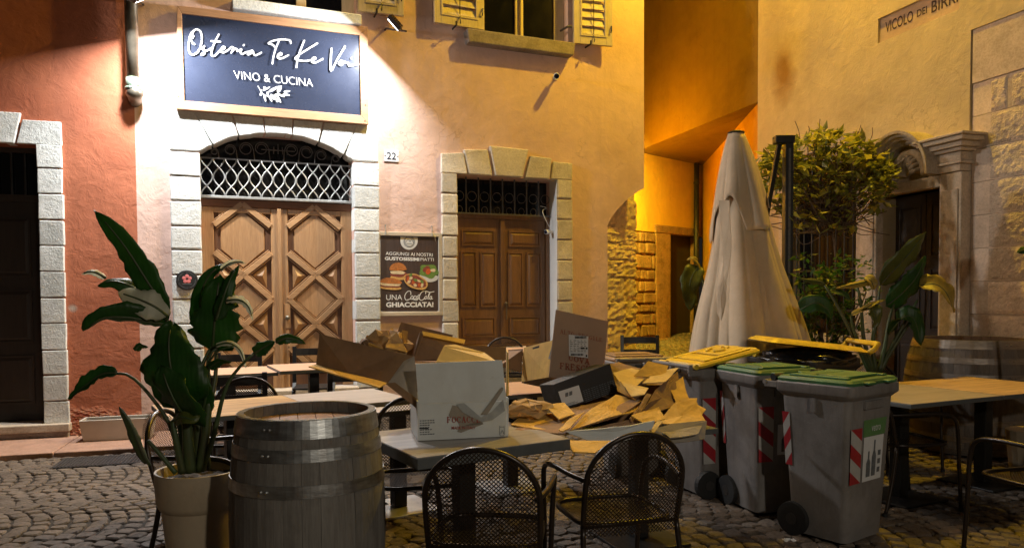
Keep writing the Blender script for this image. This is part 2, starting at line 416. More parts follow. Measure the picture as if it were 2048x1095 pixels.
M['ink_black'] = mat_plain('black ink', (0.018, 0.016, 0.016), 0.6, 0, 0.1, 8)
M['ink_red'] = mat_plain('red ink', (0.33, 0.045, 0.028), 0.7, 0, 0.3, 50)
M['ink_faded'] = mat_plain('faded red ink', (0.30, 0.085, 0.045), 0.8, 0, 0.35, 60)
M['ink_grey'] = mat_plain('grey ink', (0.12, 0.13, 0.14), 0.7, 0, 0.3, 50)
M['paper'] = mat_plain('white label paper', (0.62, 0.62, 0.62), 0.6, 0, 0.05, 20)
M['copper'] = mat_plain('weathered copper pipe', (0.19, 0.165, 0.125), 0.4, 0.7, 0.3, 9, 0.1, 30)
M['verdigris'] = mat_plain('verdigris copper', (0.20, 0.26, 0.20), 0.55, 0.4, 0.3, 14, 0.1, 30)
M['poster_frame'] = mat_wood('pale wood poster frame', (0.45, 0.38, 0.28), (0.56, 0.48, 0.37), 'X', 8, 0.5, 0.06)
M['poster_board'] = mat_wood('printed dark boards', (0.045, 0.028, 0.024), (0.085, 0.058, 0.05), 'Z', 14, 0.35, 0.0)
M['letter_ink'] = mat_plain('carved dark letters', (0.035, 0.014, 0.008), 0.7, 0, 0.1, 8)
M['plaque'] = mat_plaster('painted street name panel', (0.46, 0.33, 0.22), (0.36, 0.25, 0.17), bstr=0.15)
M['stave'] = mat_wood('weathered oak stave', (0.125, 0.112, 0.098), (0.20, 0.185, 0.165), 'Z', 9, 0.75, 0.25, wear=(0.07,0.06,0.05))
M['stave_dark'] = mat_wood('dark oak stave', (0.10, 0.08, 0.066), (0.17, 0.14, 0.118), 'Z', 9, 0.75, 0.25)
M['barrel_head'] = mat_wood('oak barrel head', (0.17, 0.085, 0.045), (0.30, 0.16, 0.085), 'X', 8, 0.7, 0.2, wear=(0.12,0.06,0.035))
M['hoop'] = mat_plain('galvanised barrel hoop', (0.42, 0.43, 0.43), 0.38, 0.9, 0.4, 10, 0.12, 40, stretch=(1,1,5), grime=(0.16,0.11,0.08))
M['hoop_dark'] = mat_plain('dull barrel hoop', (0.26, 0.22, 0.19), 0.5, 0.7, 0.35, 10, 0.05, 40, stretch=(1,1,5))
M['chair_metal'] = mat_plain('bronze painted steel', (0.035, 0.026, 0.021), 0.33, 0.5, 0.2, 20, 0.03, 80)
M['chair_black'] = mat_plain('black stained wood', (0.014, 0.013, 0.013), 0.35, 0, 0.3, 16, 0.05, 60)
M['laminate'] = mat_wood('grey laminate', (0.20, 0.18, 0.165), (0.42, 0.385, 0.36), 'X', 6, 0.35, 0.08, wear=(0.30,0.26,0.22))
M['laminate_light'] = mat_wood('pale laminate', (0.40, 0.34, 0.31), (0.52, 0.46, 0.42), 'X', 5, 0.4, 0.05, wear=(0.40,0.34,0.29))
M['laminate_taupe'] = mat_wood('taupe laminate', (0.25, 0.20, 0.15), (0.36, 0.29, 0.22), 'X', 5, 0.45, 0.06, wear=(0.22,0.17,0.12))
M['laminate_wood'] = mat_wood('striped wood laminate', (0.22, 0.11, 0.04), (0.78, 0.52, 0.25), 'X', 5, 0.35, 0.04)
M['laminate_pink'] = mat_wood('beech laminate', (0.52, 0.31, 0.20), (0.62, 0.40, 0.27), 'X', 5, 0.4, 0.03)
M['table_edge'] = mat_plain('grey table edging', (0.085, 0.09, 0.09), 0.5, 0, 0.15, 14)
M['table_iron'] = mat_plain('black cast iron', (0.014, 0.013, 0.012), 0.5, 0.3, 0.3, 20, 0.1, 60)
M['steel_plate'] = mat_plain('brushed steel plate', (0.55, 0.55, 0.54), 0.35, 0.8, 0.15, 20)
M['bin_grey'] = mat_plain('grey bin plastic', (0.20, 0.185, 0.175), 0.6, 0, 0.22, 4, 0.2, 120, grime=(0.09,0.075,0.062), scuff=(0.30,0.285,0.27))
M['bin_dark'] = mat_plain('dark bin plastic', (0.03, 0.028, 0.027), 0.5, 0, 0.2, 5, 0.1, 120)
M['lid_green'] = mat_plain('green bin lid', (0.045, 0.15, 0.055), 0.5, 0, 0.3, 6, 0.1, 100, grime=(0.035,0.05,0.02), scuff=(0.10,0.22,0.11))
M['lid_yellow'] = mat_plain('yellow bin lid', (0.72, 0.48, 0.03), 0.4, 0, 0.2, 6, 0.08, 60, grime=(0.35,0.21,0.03), scuff=(0.8,0.62,0.12))
M['lid_brown'] = mat_plain('brown bin lid', (0.24, 0.14, 0.06), 0.5, 0, 0.2, 6, 0.08, 100)
M['rubber'] = mat_plain('black rubber', (0.012, 0.012, 0.012), 0.7, 0, 0.2, 20)
M['bag'] = mat_plain('black bin bag', (0.009, 0.009, 0.010), 0.22, 0, 0.3, 10, 0.5, 26)
M['tape_red'] = mat_plain('red reflective tape', (0.34, 0.022, 0.03), 0.4, 0, 0.15, 20)
M['tape_white'] = mat_plain('white reflective tape', (0.42, 0.41, 0.39), 0.4, 0, 0.12, 20)
M['sticker_green'] = mat_plain('green sticker', (0.10, 0.22, 0.075), 0.5, 0, 0.12, 20)
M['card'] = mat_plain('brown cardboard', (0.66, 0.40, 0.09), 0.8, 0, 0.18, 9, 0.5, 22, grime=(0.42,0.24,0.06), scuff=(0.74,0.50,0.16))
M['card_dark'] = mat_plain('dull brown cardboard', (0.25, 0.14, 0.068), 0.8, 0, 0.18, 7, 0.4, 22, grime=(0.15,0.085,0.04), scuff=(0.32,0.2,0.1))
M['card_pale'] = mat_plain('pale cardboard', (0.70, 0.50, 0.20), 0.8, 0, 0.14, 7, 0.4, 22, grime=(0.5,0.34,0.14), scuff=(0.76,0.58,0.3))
M['card_white'] = mat_plain('white coated cardboard', (0.58, 0.60, 0.585), 0.6, 0, 0.08, 5, 0.25, 14, grime=(0.50,0.50,0.47), scuff=(0.40,0.36,0.31))
M['card_torn'] = mat_plain('torn cardboard ply', (0.29, 0.25, 0.20), 0.9, 0, 0.15, 14, 0.2, 60)
M['card_egg'] = mat_plain('egg box cardboard', (0.36, 0.24, 0.165), 0.8, 0, 0.08, 6, 0.12, 30)
M['card_black'] = mat_plain('black printed cardboard', (0.018, 0.016, 0.016), 0.5, 0, 0.15, 8)
M['packing_tape'] = mat_plain('clear packing tape', (0.36, 0.37, 0.36), 0.12, 0, 0.15, 30, 0.3, 30)
M['kraft'] = mat_plain('crumpled kraft paper', (0.46, 0.29, 0.13), 0.85, 0, 0.15, 8, 0.4, 24)
M['canvas'] = mat_plain('ecru umbrella canvas', (0.60, 0.48, 0.34), 0.92, 0, 0.14, 3, 0.2, 160, grime=(0.50,0.38,0.25))
M['umbrella_metal'] = mat_plain('charcoal aluminium', (0.03, 0.03, 0.03), 0.4, 0.5, 0.15, 10)
M['pot'] = mat_plain('beige plastic pot', (0.40, 0.32, 0.22), 0.55, 0, 0.14, 5, 0.08, 80, grime=(0.27,0.21,0.14))
M['planter'] = mat_plain('white plastic planter', (0.55, 0.50, 0.44), 0.55, 0, 0.12, 5, 0.05, 80)
M['soil'] = mat_plain('potting soil', (0.035, 0.024, 0.016), 0.95, 0, 0.5, 40, 1.0, 60)
M['leaf_dark'] = mat_leaf('strelitzia leaf', (0.036, 0.11, 0.018), (0.018, 0.055, 0.012), 0.42, 0.45)
M['leaf_pale'] = mat_leaf('withered leaf', (0.70, 0.69, 0.58), (0.52, 0.50, 0.38), 0.45, 0.5)
M['leaf_stalk'] = mat_leaf('leaf stalk', (0.05, 0.085, 0.025), (0.05, 0.05, 0.022), 0.0, 0.5)
M['leaf_olive'] = mat_leaf('banana leaf', (0.10, 0.12, 0.022), (0.05, 0.065, 0.015), 0.25, 0.4)
M['leaf_lamplit'] = mat_leaf('lamp yellow leaf', (0.40, 0.30, 0.06), (0.26, 0.19, 0.04), 0.25, 0.45)  # yellow of the street lamp put into the leaf colour
M['leaf_small'] = mat_leaf('jasmine leaf', (0.22, 0.23, 0.035), (0.11, 0.13, 0.02), 0.25, 0.45)
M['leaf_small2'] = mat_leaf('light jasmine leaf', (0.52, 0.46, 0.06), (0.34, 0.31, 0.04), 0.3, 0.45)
M['twig'] = mat_plain('thin twig', (0.13, 0.085, 0.05), 0.8, 0, 0.3, 30)
M['bun'] = mat_plain('printed bun', (0.50, 0.18, 0.045), 0.4, 0, 0.35, 60)
M['bread'] = mat_plain('printed bread', (0.72, 0.42, 0.13), 0.4, 0, 0.35, 60)
M['meat'] = mat_plain('printed filling', (0.28, 0.07, 0.045), 0.4, 0, 0.5, 120)
M['cheese'] = mat_plain('printed cheese', (0.78, 0.62, 0.38), 0.4, 0, 0.3, 120)
M['salad'] = mat_plain('printed salad', (0.16, 0.28, 0.06), 0.4, 0, 0.6, 160)
M['tomato'] = mat_plain('printed tomato', (0.60, 0.12, 0.03), 0.4, 0, 0.4, 160)
M['tag_black'] = mat_plain('black round plate', (0.018, 0.018, 0.02), 0.35, 0, 0.1, 10)
M['pink_print'] = mat_plain('pink print', (0.70, 0.20, 0.20), 0.4, 0, 0.1, 10)
M['led_off'] = mat_emit('floodlight diode panel', (1.0, 0.98, 0.95), 12.0)
M['flood_body'] = mat_plain('floodlight housing', (0.06, 0.04, 0.032), 0.5, 0.3, 0.2, 12)
# ------------------------------------------------------------------ lettering
def text_geo(txt, offset=0.0, space=1.0):
    cu = bpy.data.curves.new('t', 'FONT'); cu.body = txt; cu.resolution_u = 3; cu.offset = offset; cu.space_character = space
    o = bpy.data.objects.new('t', cu); COL.objects.link(o)
    dg = bpy.context.evaluated_depsgraph_get(); me = bpy.data.meshes.new_from_object(o.evaluated_get(dg))
    vs = [v.co.copy() for v in me.vertices]; fs = [tuple(p.vertices) for p in me.polygons]
    bpy.data.objects.remove(o); bpy.data.meshes.remove(me)
    x0 = min(v.x for v in vs); x1 = max(v.x for v in vs); y0 = min(v.y for v in vs); y1 = max(v.y for v in vs)
    return [((v.x-x0)/(x1-x0), (v.y-y0)/(y1-y0)) for v in vs], fs
def quadmap(q):
    tl, tr, br, bl = [V(p) for p in q]
    return lambda s_, t_: bl.lerp(br, s_).lerp(tl.lerp(tr, s_), t_)
def add_text(mb, txt, q, nor=None, ex=0.0, offset=0.0, mi=0, space=1.0):
    uv, fs = text_geo(txt, offset, space); f = quadmap(q); vs = [f(a, b) for a, b in uv]
    if ex and nor is not None:
        n = len(vs); mb.add([v + V(nor)*ex for v in vs] + vs, fs + [tuple(i+n for i in reversed(f_)) for f_ in fs], mi)
        cnt = {}
        for f_ in fs:
            for a, b in zip(f_, f_[1:]+f_[:1]): cnt[(a,b)] = 1
        b0 = len(mb.v) - 2*n
        for (a, b) in cnt:
            if (b, a) not in cnt: mb.f.append((b0+a, b0+a+n, b0+b+n, b0+b)); mb.m.append(mi)
    else:
        mb.add(vs, fs, mi)
    return mb
def ribbon2d(pts, wd):
    pts = [V((p[0], p[1], 0)) for p in pts]; L = []; Rr = []
    for i, p in enumerate(pts):
        d = pts[min(i+1, len(pts)-1)] - pts[max(i-1, 0)]; d.normalize(); n = V((-d.y, d.x, 0))*wd/2
        L.append(p+n); Rr.append(p-n)
    vs = L + Rr; k = len(pts); fs = [(i, i+1, k+i+1, k+i) for i in range(k-1)]
    for c in (pts[0], pts[-1]):                      # round ends
        b = len(vs); vs += [c + V((math.cos(a), math.sin(a), 0))*wd/2 for a in [2*math.pi*j/8 for j in range(8)]]; fs.append(tuple(range(b, b+8)))
    return vs, fs
def add_script(mb, strokes, fn, wd, mi=0, k=5):
    for j, st in enumerate(strokes):
        p = spline([(a, b, 0) for a, b in st], k) if len(st) > 2 else [V((a, b, 0)) for a, b in st]
        vs, fs = ribbon2d(p, wd); mb.add([fn(v.x, v.y) for v in vs], fs, mi)
    return mb
SER = {  # serif capitals: thick strokes, thin strokes, serif feet (centre, half width)
 'F': ([[(.22,0),(.22,1)]], [[(.1,1),(.85,1)],[(.22,.52),(.65,.52)],[(.85,1),(.85,.78)],[(.65,.62),(.65,.42)]], [(.22,0)]),
 'O': ([[(.14,.3),(.12,.5),(.14,.7)],[(.86,.3),(.88,.5),(.86,.7)]], [[(.14,.7),(.25,.93),(.5,1),(.75,.93),(.86,.7)],[(.14,.3),(.25,.07),(.5,0),(.75,.07),(.86,.3)]], []),
 'C': ([[(.16,.28),(.12,.5),(.16,.72)]], [[(.16,.72),(.3,.95),(.55,1),(.8,.9)],[(.16,.28),(.3,.05),(.55,0),(.85,.15)],[(.82,1),(.82,.72)]], []),
 'A': ([[(.5,1),(.82,0)]], [[(.5,1),(.16,0)],[(.28,.36),(.7,.36)]], [(.16,0),(.83,0)]),
 'E': ([[(.22,0),(.22,1)]], [[(.1,1),(.8,1)],[(.1,0),(.85,0)],[(.22,.52),(.62,.52)],[(.8,1),(.8,.8)],[(.85,0),(.85,.2)]], []),
 'M': ([[(.8,0),(.8,1)]], [[(.18,0),(.18,1)],[(.18,1),(.5,.1)],[(.5,.1),(.8,1)]], [(.18,0),(.8,0),(.18,1),(.8,1)]),
 'D': ([[(.22,0),(.22,1)],[(.84,.35),(.86,.5),(.84,.65)]], [[(.1,1),(.5,1),(.76,.88),(.84,.65)],[(.1,0),(.5,0),(.76,.12),(.84,.35)]], []),
 'I': ([[(.5,0),(.5,1)]], [], [(.5,0),(.5,1)]),
 'N': ([[(.2,1),(.8,0)]], [[(.2,0),(.2,1)],[(.8,0),(.8,1)]], [(.2,0),(.2,1),(.8,1)]),
 'T': ([[(.5,0),(.5,1)]], [[(.1,1),(.9,1)],[(.1,1),(.1,.8)],[(.9,1),(.9,.8)]], [(.5,0)]),
 'L': ([[(.25,0),(.25,1)]], [[(.13,0),(.85,0)],[(.85,0),(.85,.24)]], [(.25,1)]),
 'Y': ([[(.5,0),(.5,.45)],[(.5,.45),(.15,1)]], [[(.5,.45),(.85,1)]], [(.5,0),(.15,1),(.85,1)]),
 'R': ([[(.22,0),(.22,1)],[(.5,.5),(.85,0)]], [[(.1,1),(.55,1),(.75,.9),(.78,.75),(.7,.57),(.5,.5),(.22,.5)]], [(.22,0),(.86,0)]),
 'G': ([[(.16,.28),(.12,.5),(.16,.72)],[(.82,.1),(.82,.42)]], [[(.16,.72),(.3,.95),(.55,1),(.8,.9)],[(.16,.28),(.3,.05),(.55,0),(.82,.1)],[(.82,1),(.82,.75)]], [(.82,.42)]),
 'U': ([[(.2,1),(.2,.3)]], [[(.2,.3),(.3,.06),(.5,0),(.72,.06),(.8,.3),(.8,1)]], [(.2,1),(.8,1)]),
 'V': ([[(.16,1),(.5,0)]], [[(.84,1),(.5,0)]], [(.16,1),(.84,1)]),
 'S': ([[(.25,.72),(.5,.5),(.78,.26)]], [[(.8,.85),(.5,1),(.28,.92),(.25,.72)],[(.2,.15),(.5,0),(.72,.06),(.78,.26)],[(.8,1),(.8,.75)],[(.2,0),(.2,.25)]], []),
 'H': ([[(.2,0),(.2,1)],[(.8,0),(.8,1)]], [[(.2,.5),(.8,.5)]], [(.2,0),(.2,1),(.8,0),(.8,1)]),
 '-': ([[(.25,.45),(.75,.45)]], [], []), ' ': ([], [], []),
}
def add_serif(mb, txt, q, mi=0, bold=1.0):
    f = quadmap(q); n = len(txt); cw = 1.0/n
    for i, ch in enumerate(txt):
        thick, thin, feet = SER[ch]
        ln = (f(1,0)-f(0,0)).length/n; hh = (f(0,1)-f(0,0)).length
        asp = hh/ln
        def g(x, y, i=i): return f((i + 0.06 + x/1*0.88)*cw, y/asp)
        for grp, wd in ((thick, .2*bold), (thin, .09*bold)):
            for st in grp:
                p = spline([(a, b*asp, 0) for a, b in st], 3) if len(st) > 2 else [V((a, b*asp, 0)) for a, b in st]
                vs, fs = ribbon2d(p, wd); mb.add([g(v.x, v.y) for v in vs], fs, mi)
        for (a, b) in feet:
            vs, fs = ribbon2d([(a-.16, b*asp), (a+.16, b*asp)], .08*bold); mb.add([g(v.x, v.y) for v in vs], fs, mi)
    return mb

# ------------------------------------------------------------------ the three house fronts as planes
P0 = at(278, 595, 7.75)
RED = Wall((P0.x, P0.y), R(16.6))
PINK = Wall((P0.x, P0.y), R(21.9))
_r = ray(1515, 300); yk = 6.9/(_r.x/_r.y + 0.32)
RW = Wall((6.9 - 0.32*yk, yk), math.atan2(-0.952, 0.305))

def wall_mesh(mb, u0, u1, z0, z1, holes, th, y0=0.0):
    us = sorted(set([u0, u1] + [x for h in holes for x in h[:2] if u0 < x < u1])); zs = sorted(set([z0, z1] + [x for h in holes for x in h[2:] if z0 < x < z1]))
    solid = {}
    for i in range(len(us)-1):
        for j in range(len(zs)-1):
            c = ((us[i]+us[i+1])/2, (zs[j]+zs[j+1])/2)
            solid[i, j] = not any(h[0] < c[0] < h[1] and h[2] < c[1] < h[3] for h in holes)
    y1 = y0+th
    for (i, j), ok in solid.items():
        if not ok: continue
        a, b, c, d = us[i], us[i+1], zs[j], zs[j+1]
        mb.add([(a,y0,c),(b,y0,c),(b,y0,d),(a,y0,d)], [(0,1,2,3)]); mb.add([(a,y1,c),(b,y1,c),(b,y1,d),(a,y1,d)], [(3,2,1,0)])
        if not solid.get((i-1, j)): mb.add([(a,y0,c),(a,y1,c),(a,y1,d),(a,y0,d)], [(3,2,1,0)])
        if not solid.get((i+1, j)): mb.add([(b,y0,c),(b,y1,c),(b,y1,d),(b,y0,d)], [(0,1,2,3)])
        if not solid.get((i, j-1)): mb.add([(a,y0,c),(b,y0,c),(b,y1,c),(a,y1,c)], [(3,2,1,0)])
        if not solid.get((i, j+1)): mb.add([(a,y0,d),(b,y0,d),(b,y1,d),(a,y1,d)], [(0,1,2,3)])
    return mb
def stone(parent, pts, y0, y1, mt, name='stone', bev=0.008, jit=0.004):
    dy = random.uniform(-jit, jit)
    pts = [(p[0]+random.uniform(-.004,.004), p[1]+random.uniform(-.0035,.0035)) for p in pts]
    bev *= random.uniform(.7, 1.5)
    return MB().prism(pts, y0+dy, y1).build(name, mt, parent, bevel=bev)
def rect_pts(a, b, c, d): return [(a,c),(b,c),(b,d),(a,d)]
def inset(pts, g):
    cx = sum(p[0] for p in pts)/len(pts); cz = sum(p[1] for p in pts)/len(pts)
    out = []
    for x, z in pts:
        out.append((x - g*(1 if x > cx else -1), z - g*(1 if z > cz else -1)))
    return out

def panelled_leaf(parent, name, u0, u1, z0, z1, y, mt, panels, knob=None, th=0.045):
    """door leaf with raised-and-fielded panels; panels = [(u0,u1,z0,z1)] in fractions"""
    leaf = MB().box(u0, u1, y, y+th, z0, z1).build(name, mt, parent, bevel=0.004)
    W_, H_ = u1-u0, z1-z0
    for (a, b, c, d) in panels:
        x0, x1, w0, w1 = u0+a*W_, u0+b*W_, z0+c*H_, z0+d*H_
        p = MB()
        t_ = 0.018
        for (q0, q1, r0, r1) in ((x0, x1, w0, w0+t_), (x0, x1, w1-t_, w1), (x0, x0+t_, w0+t_, w1-t_), (x1-t_, x1, w0+t_, w1-t_)):
            p.box(q0, q1, y-0.014, y, r0, r1)
        i_ = 0.05 if min(x1-x0, w1-w0) > 0.16 else 0.035
        p.add([(x0+t_,y-0.001,w0+t_),(x1-t_,y-0.001,w0+t_),(x1-t_,y-0.001,w1-t_),(x0+t_,y-0.001,w1-t_),
               (x0+i_,y-0.012,w0+i_),(x1-i_,y-0.012,w0+i_),(x1-i_,y-0.012,w1-i_),(x0+i_,y-0.012,w1-i_)],
              [(4,5,6,7),(0,1,5,4),(1,2,6,5),(2,3,7,6),(3,0,4,7)])
        p.build('panel', mt, leaf)
    return leaf

# ================================================================== RED HOUSE
def red_house():
    W = RED
    h = thing('red_house', 'red plastered house front on the far left with a dark stone framed doorway', 'house', W.o, W.ang)
    ur = 0.5*(W.u(75, 300) + W.u(90, 840)); us = 0.5*(W.u(123, 300) + W.u(141, 840)); ul = ur - 1.2
    zt = W.z(60, 289); zs = W.z(80, 846); zb = W.z(80, 862); w_ = us - ur
    wall_mesh(MB(), -7.5, 0, -0.4, 8.0, [(ul, ur, -0.4, zt)], 0.35).build('wall', M['red_plaster'], h)
    # jamb stones (right column seen, left column outside the frame but there)
    ys = [290, 337, 388, 440, 492, 543, 595, 646, 699, 749, 801, 846]; zz = [W.z(107, y) for y in ys]
    for a, b in zip(zz, zz[1:]):
        stone(h, rect_pts(ur, us+random.uniform(-.004,.006), b+0.006, a-0.006), -0.035, 0.10, M['grey_stone'], 'jamb_stone')
        stone(h, rect_pts(ul-w_, ul, b+0.006, a-0.006), -0.035, 0.10, M['grey_stone'], 'jamb_stone')
    ztop = W.z(90, 243); zk = W.z(20, 226)
    um = W.u(45, 260)
    mid = 0.5*(ul+ur); kw = um - mid
    for pts in ([(um+0.012-0.06, zt), (us, zt), (us, ztop), (um+0.012, ztop)], [(mid-kw+0.06, zt), (um-0.06-0.006, zt), (um-0.004, zk), (mid-kw, zk)], [(ul-w_, zt), (mid-kw+0.05, zt), (mid-kw-0.012, ztop), (ul-w_, ztop)]):
        stone(h, pts, -0.035, 0.12, M['grey_stone'], 'lintel_stone')
    MB().box(ul-w_-.02, us+0.02, -0.10, 0.30, zb, zs).build('door_step', M['step_stone'], h, bevel=0.01)
    MB().box(ul-w_-.02, us+0.0, -0.06, 0.30, -0.2, zb-0.004).build('door_plinth', M['sill_stone'], h, bevel=0.01)
    y = 0.22; zf = W.z(40, 392)
    fr = MB().box(ul, ul+.06, y-.02, y+.06, zs, zt).box(ur-.06, ur, y-.02, y+.06, zs, zt).box(ul+.06, ur-.06, y-.02, y+.06, zf-.03, zf+.04).box(ul+.06, ur-.06, y-.02, y+.06, zt-.05, zt)
    fr.build('door_frame', M['black_door'], h, bevel=0.004)
    MB().box(ul+.06, ur-.06, y+.03, y+.05, zf+.04, zt-.05).build('fanlight_pane', M['glass_dark'], h)
    bars = [MB().tube([(x, y, zf+.04), (x, y, zt-.05)], 0.011, 6).build('fanlight_bar', M['iron_dark'], h) for x in [ul+.06+(ur-ul-.12)*k/9 for k in range(1, 9)]]
    m_ = (ul+ur)/2
    pan = [(.16,.84,.08,.30),(.16,.84,.36,.60),(.16,.84,.66,.93)]
    panelled_leaf(h, 'door_leaf', ul+.06, m_-.003, zs, zf-.03, y, M['black_door'], pan)
    panelled_leaf(h, 'door_leaf', m_+.003, ur-.06, zs, zf-.03, y, M['black_door'], pan)
    MB().box(ul, ur, 0.34, 0.36, zs, zt).build('dark_backing', M['shade_black'], h)
    MB().box(-7.5, 0, 0.35, 5.0, 8.0, 8.2).build('roof', M['sill_stone'], h)
    MB().box(-7.5, -7.2, 0.35, 5.0, -0.4, 8.0).build('end_wall', M['red_plaster'], h)
    return h
red_house()

# ================================================================== PINK HOUSE
def shutter(parent, u0, u1, z0, z1, y, tilt, mt=None, slat_n=14, hinge='r'):
    """opened louvred shutter standing off the wall; tilt metres further out at its free edge"""
    mt = mt or M['shutter']; th = 0.04
    def q(u, yy, z):
        k = (u-u0)/(u1-u0); k = k if hinge == 'l' else 1-k
        return (u, yy - tilt*k, z)
    def bx(mb, a, b, c, d, e, f):
        mb.add([q(a,c,e),q(b,c,e),q(b,d,e),q(a,d,e),q(a,c,f),q(b,c,f),q(b,d,f),q(a,d,f)], [(0,3,2,1),(4,5,6,7),(0,1,5,4),(1,2,6,5),(2,3,7,6),(3,0,4,7)])
    s_ = 0.085; mb = MB()
    bx(mb, u0, u0+s_, y-th, y, z0, z1); bx(mb, u1-s_, u1, y-th, y, z0, z1)
    bx(mb, u0+s_, u1-s_, y-th, y, z0, z0+0.10); bx(mb, u0+s_, u1-s_, y-th, y, z1-0.1, z1)
    sh = mb.build('shutter', mt, parent, bevel=0.004)
    fm = MB(); a, b = u0+s_, u1-s_
    for (x0, x1, w0, w1) in ((a, a+.022, z0+.1, z1-.1), (b-.022, b, z0+.1, z1-.1), (a+.022, b-.022, z0+.1, z0+.122), (a+.022, b-.022, z1-.122, z1-.1)):
        bx(fm, x0, x1, y-th-0.008, y-th+.02, w0, w1)
    fm.build('louvre_frame', mt, sh)
    n = slat_n; hz = (z1-z0-.25)/n
    for i in range(n):
        zz = z0+.125+i*hz; m2 = MB()
        m2.add([q(a+.02,y-th+.002,zz+.004),q(b-.02,y-th+.002,zz+.004),q(b-.02,y-.008,zz+hz*.96),q(a+.02,y-.008,zz+hz*.96),
                q(a+.02,y-th+.012,zz),q(b-.02,y-th+.012,zz),q(b-.02,y-.001,zz+hz*.90),q(a+.02,y-.001,zz+hz*.90)],
               [(0,1,2,3),(7,6,5,4),(0,4,5,1),(1,5,6,2),(2,6,7,3),(3,7,4,0)])
        m2.build('slat', mt, sh)
    rod = MB(); c = (a+b)/2
    rod.tube([q(c, y-th-.012, z0+.13), q(c, y-th-.012, z1-.13)], 0.006, 5)
    rod.build('tilt_rod', M['iron_dark'], sh)
    lt = MB(); lt.tube([q(c, y-th-.02, z0+.02), q(c, y-th-.03, z0+.05), q(c, y-th-.012, z0+.11)], 0.007, 5)
    lt.tube([q(u1-.03, y-th-.01, z0+.16), q(u1-.03, y-th-.03, z0+.19), q(u1-.02, y-th-.008, z0+.25)], 0.008, 5)
    lt.build('latch', M['iron_dark'], sh)
    ho = MB().tube([q(c-.06, y+.06, z0-.012), q(c-.06, y-th-.05, z0-.012), q(c-.06, y-th-.05, z0+.03)], 0.011, 6)
    ho.build('stay_hook', M['iron_dark'], sh)
    return sh

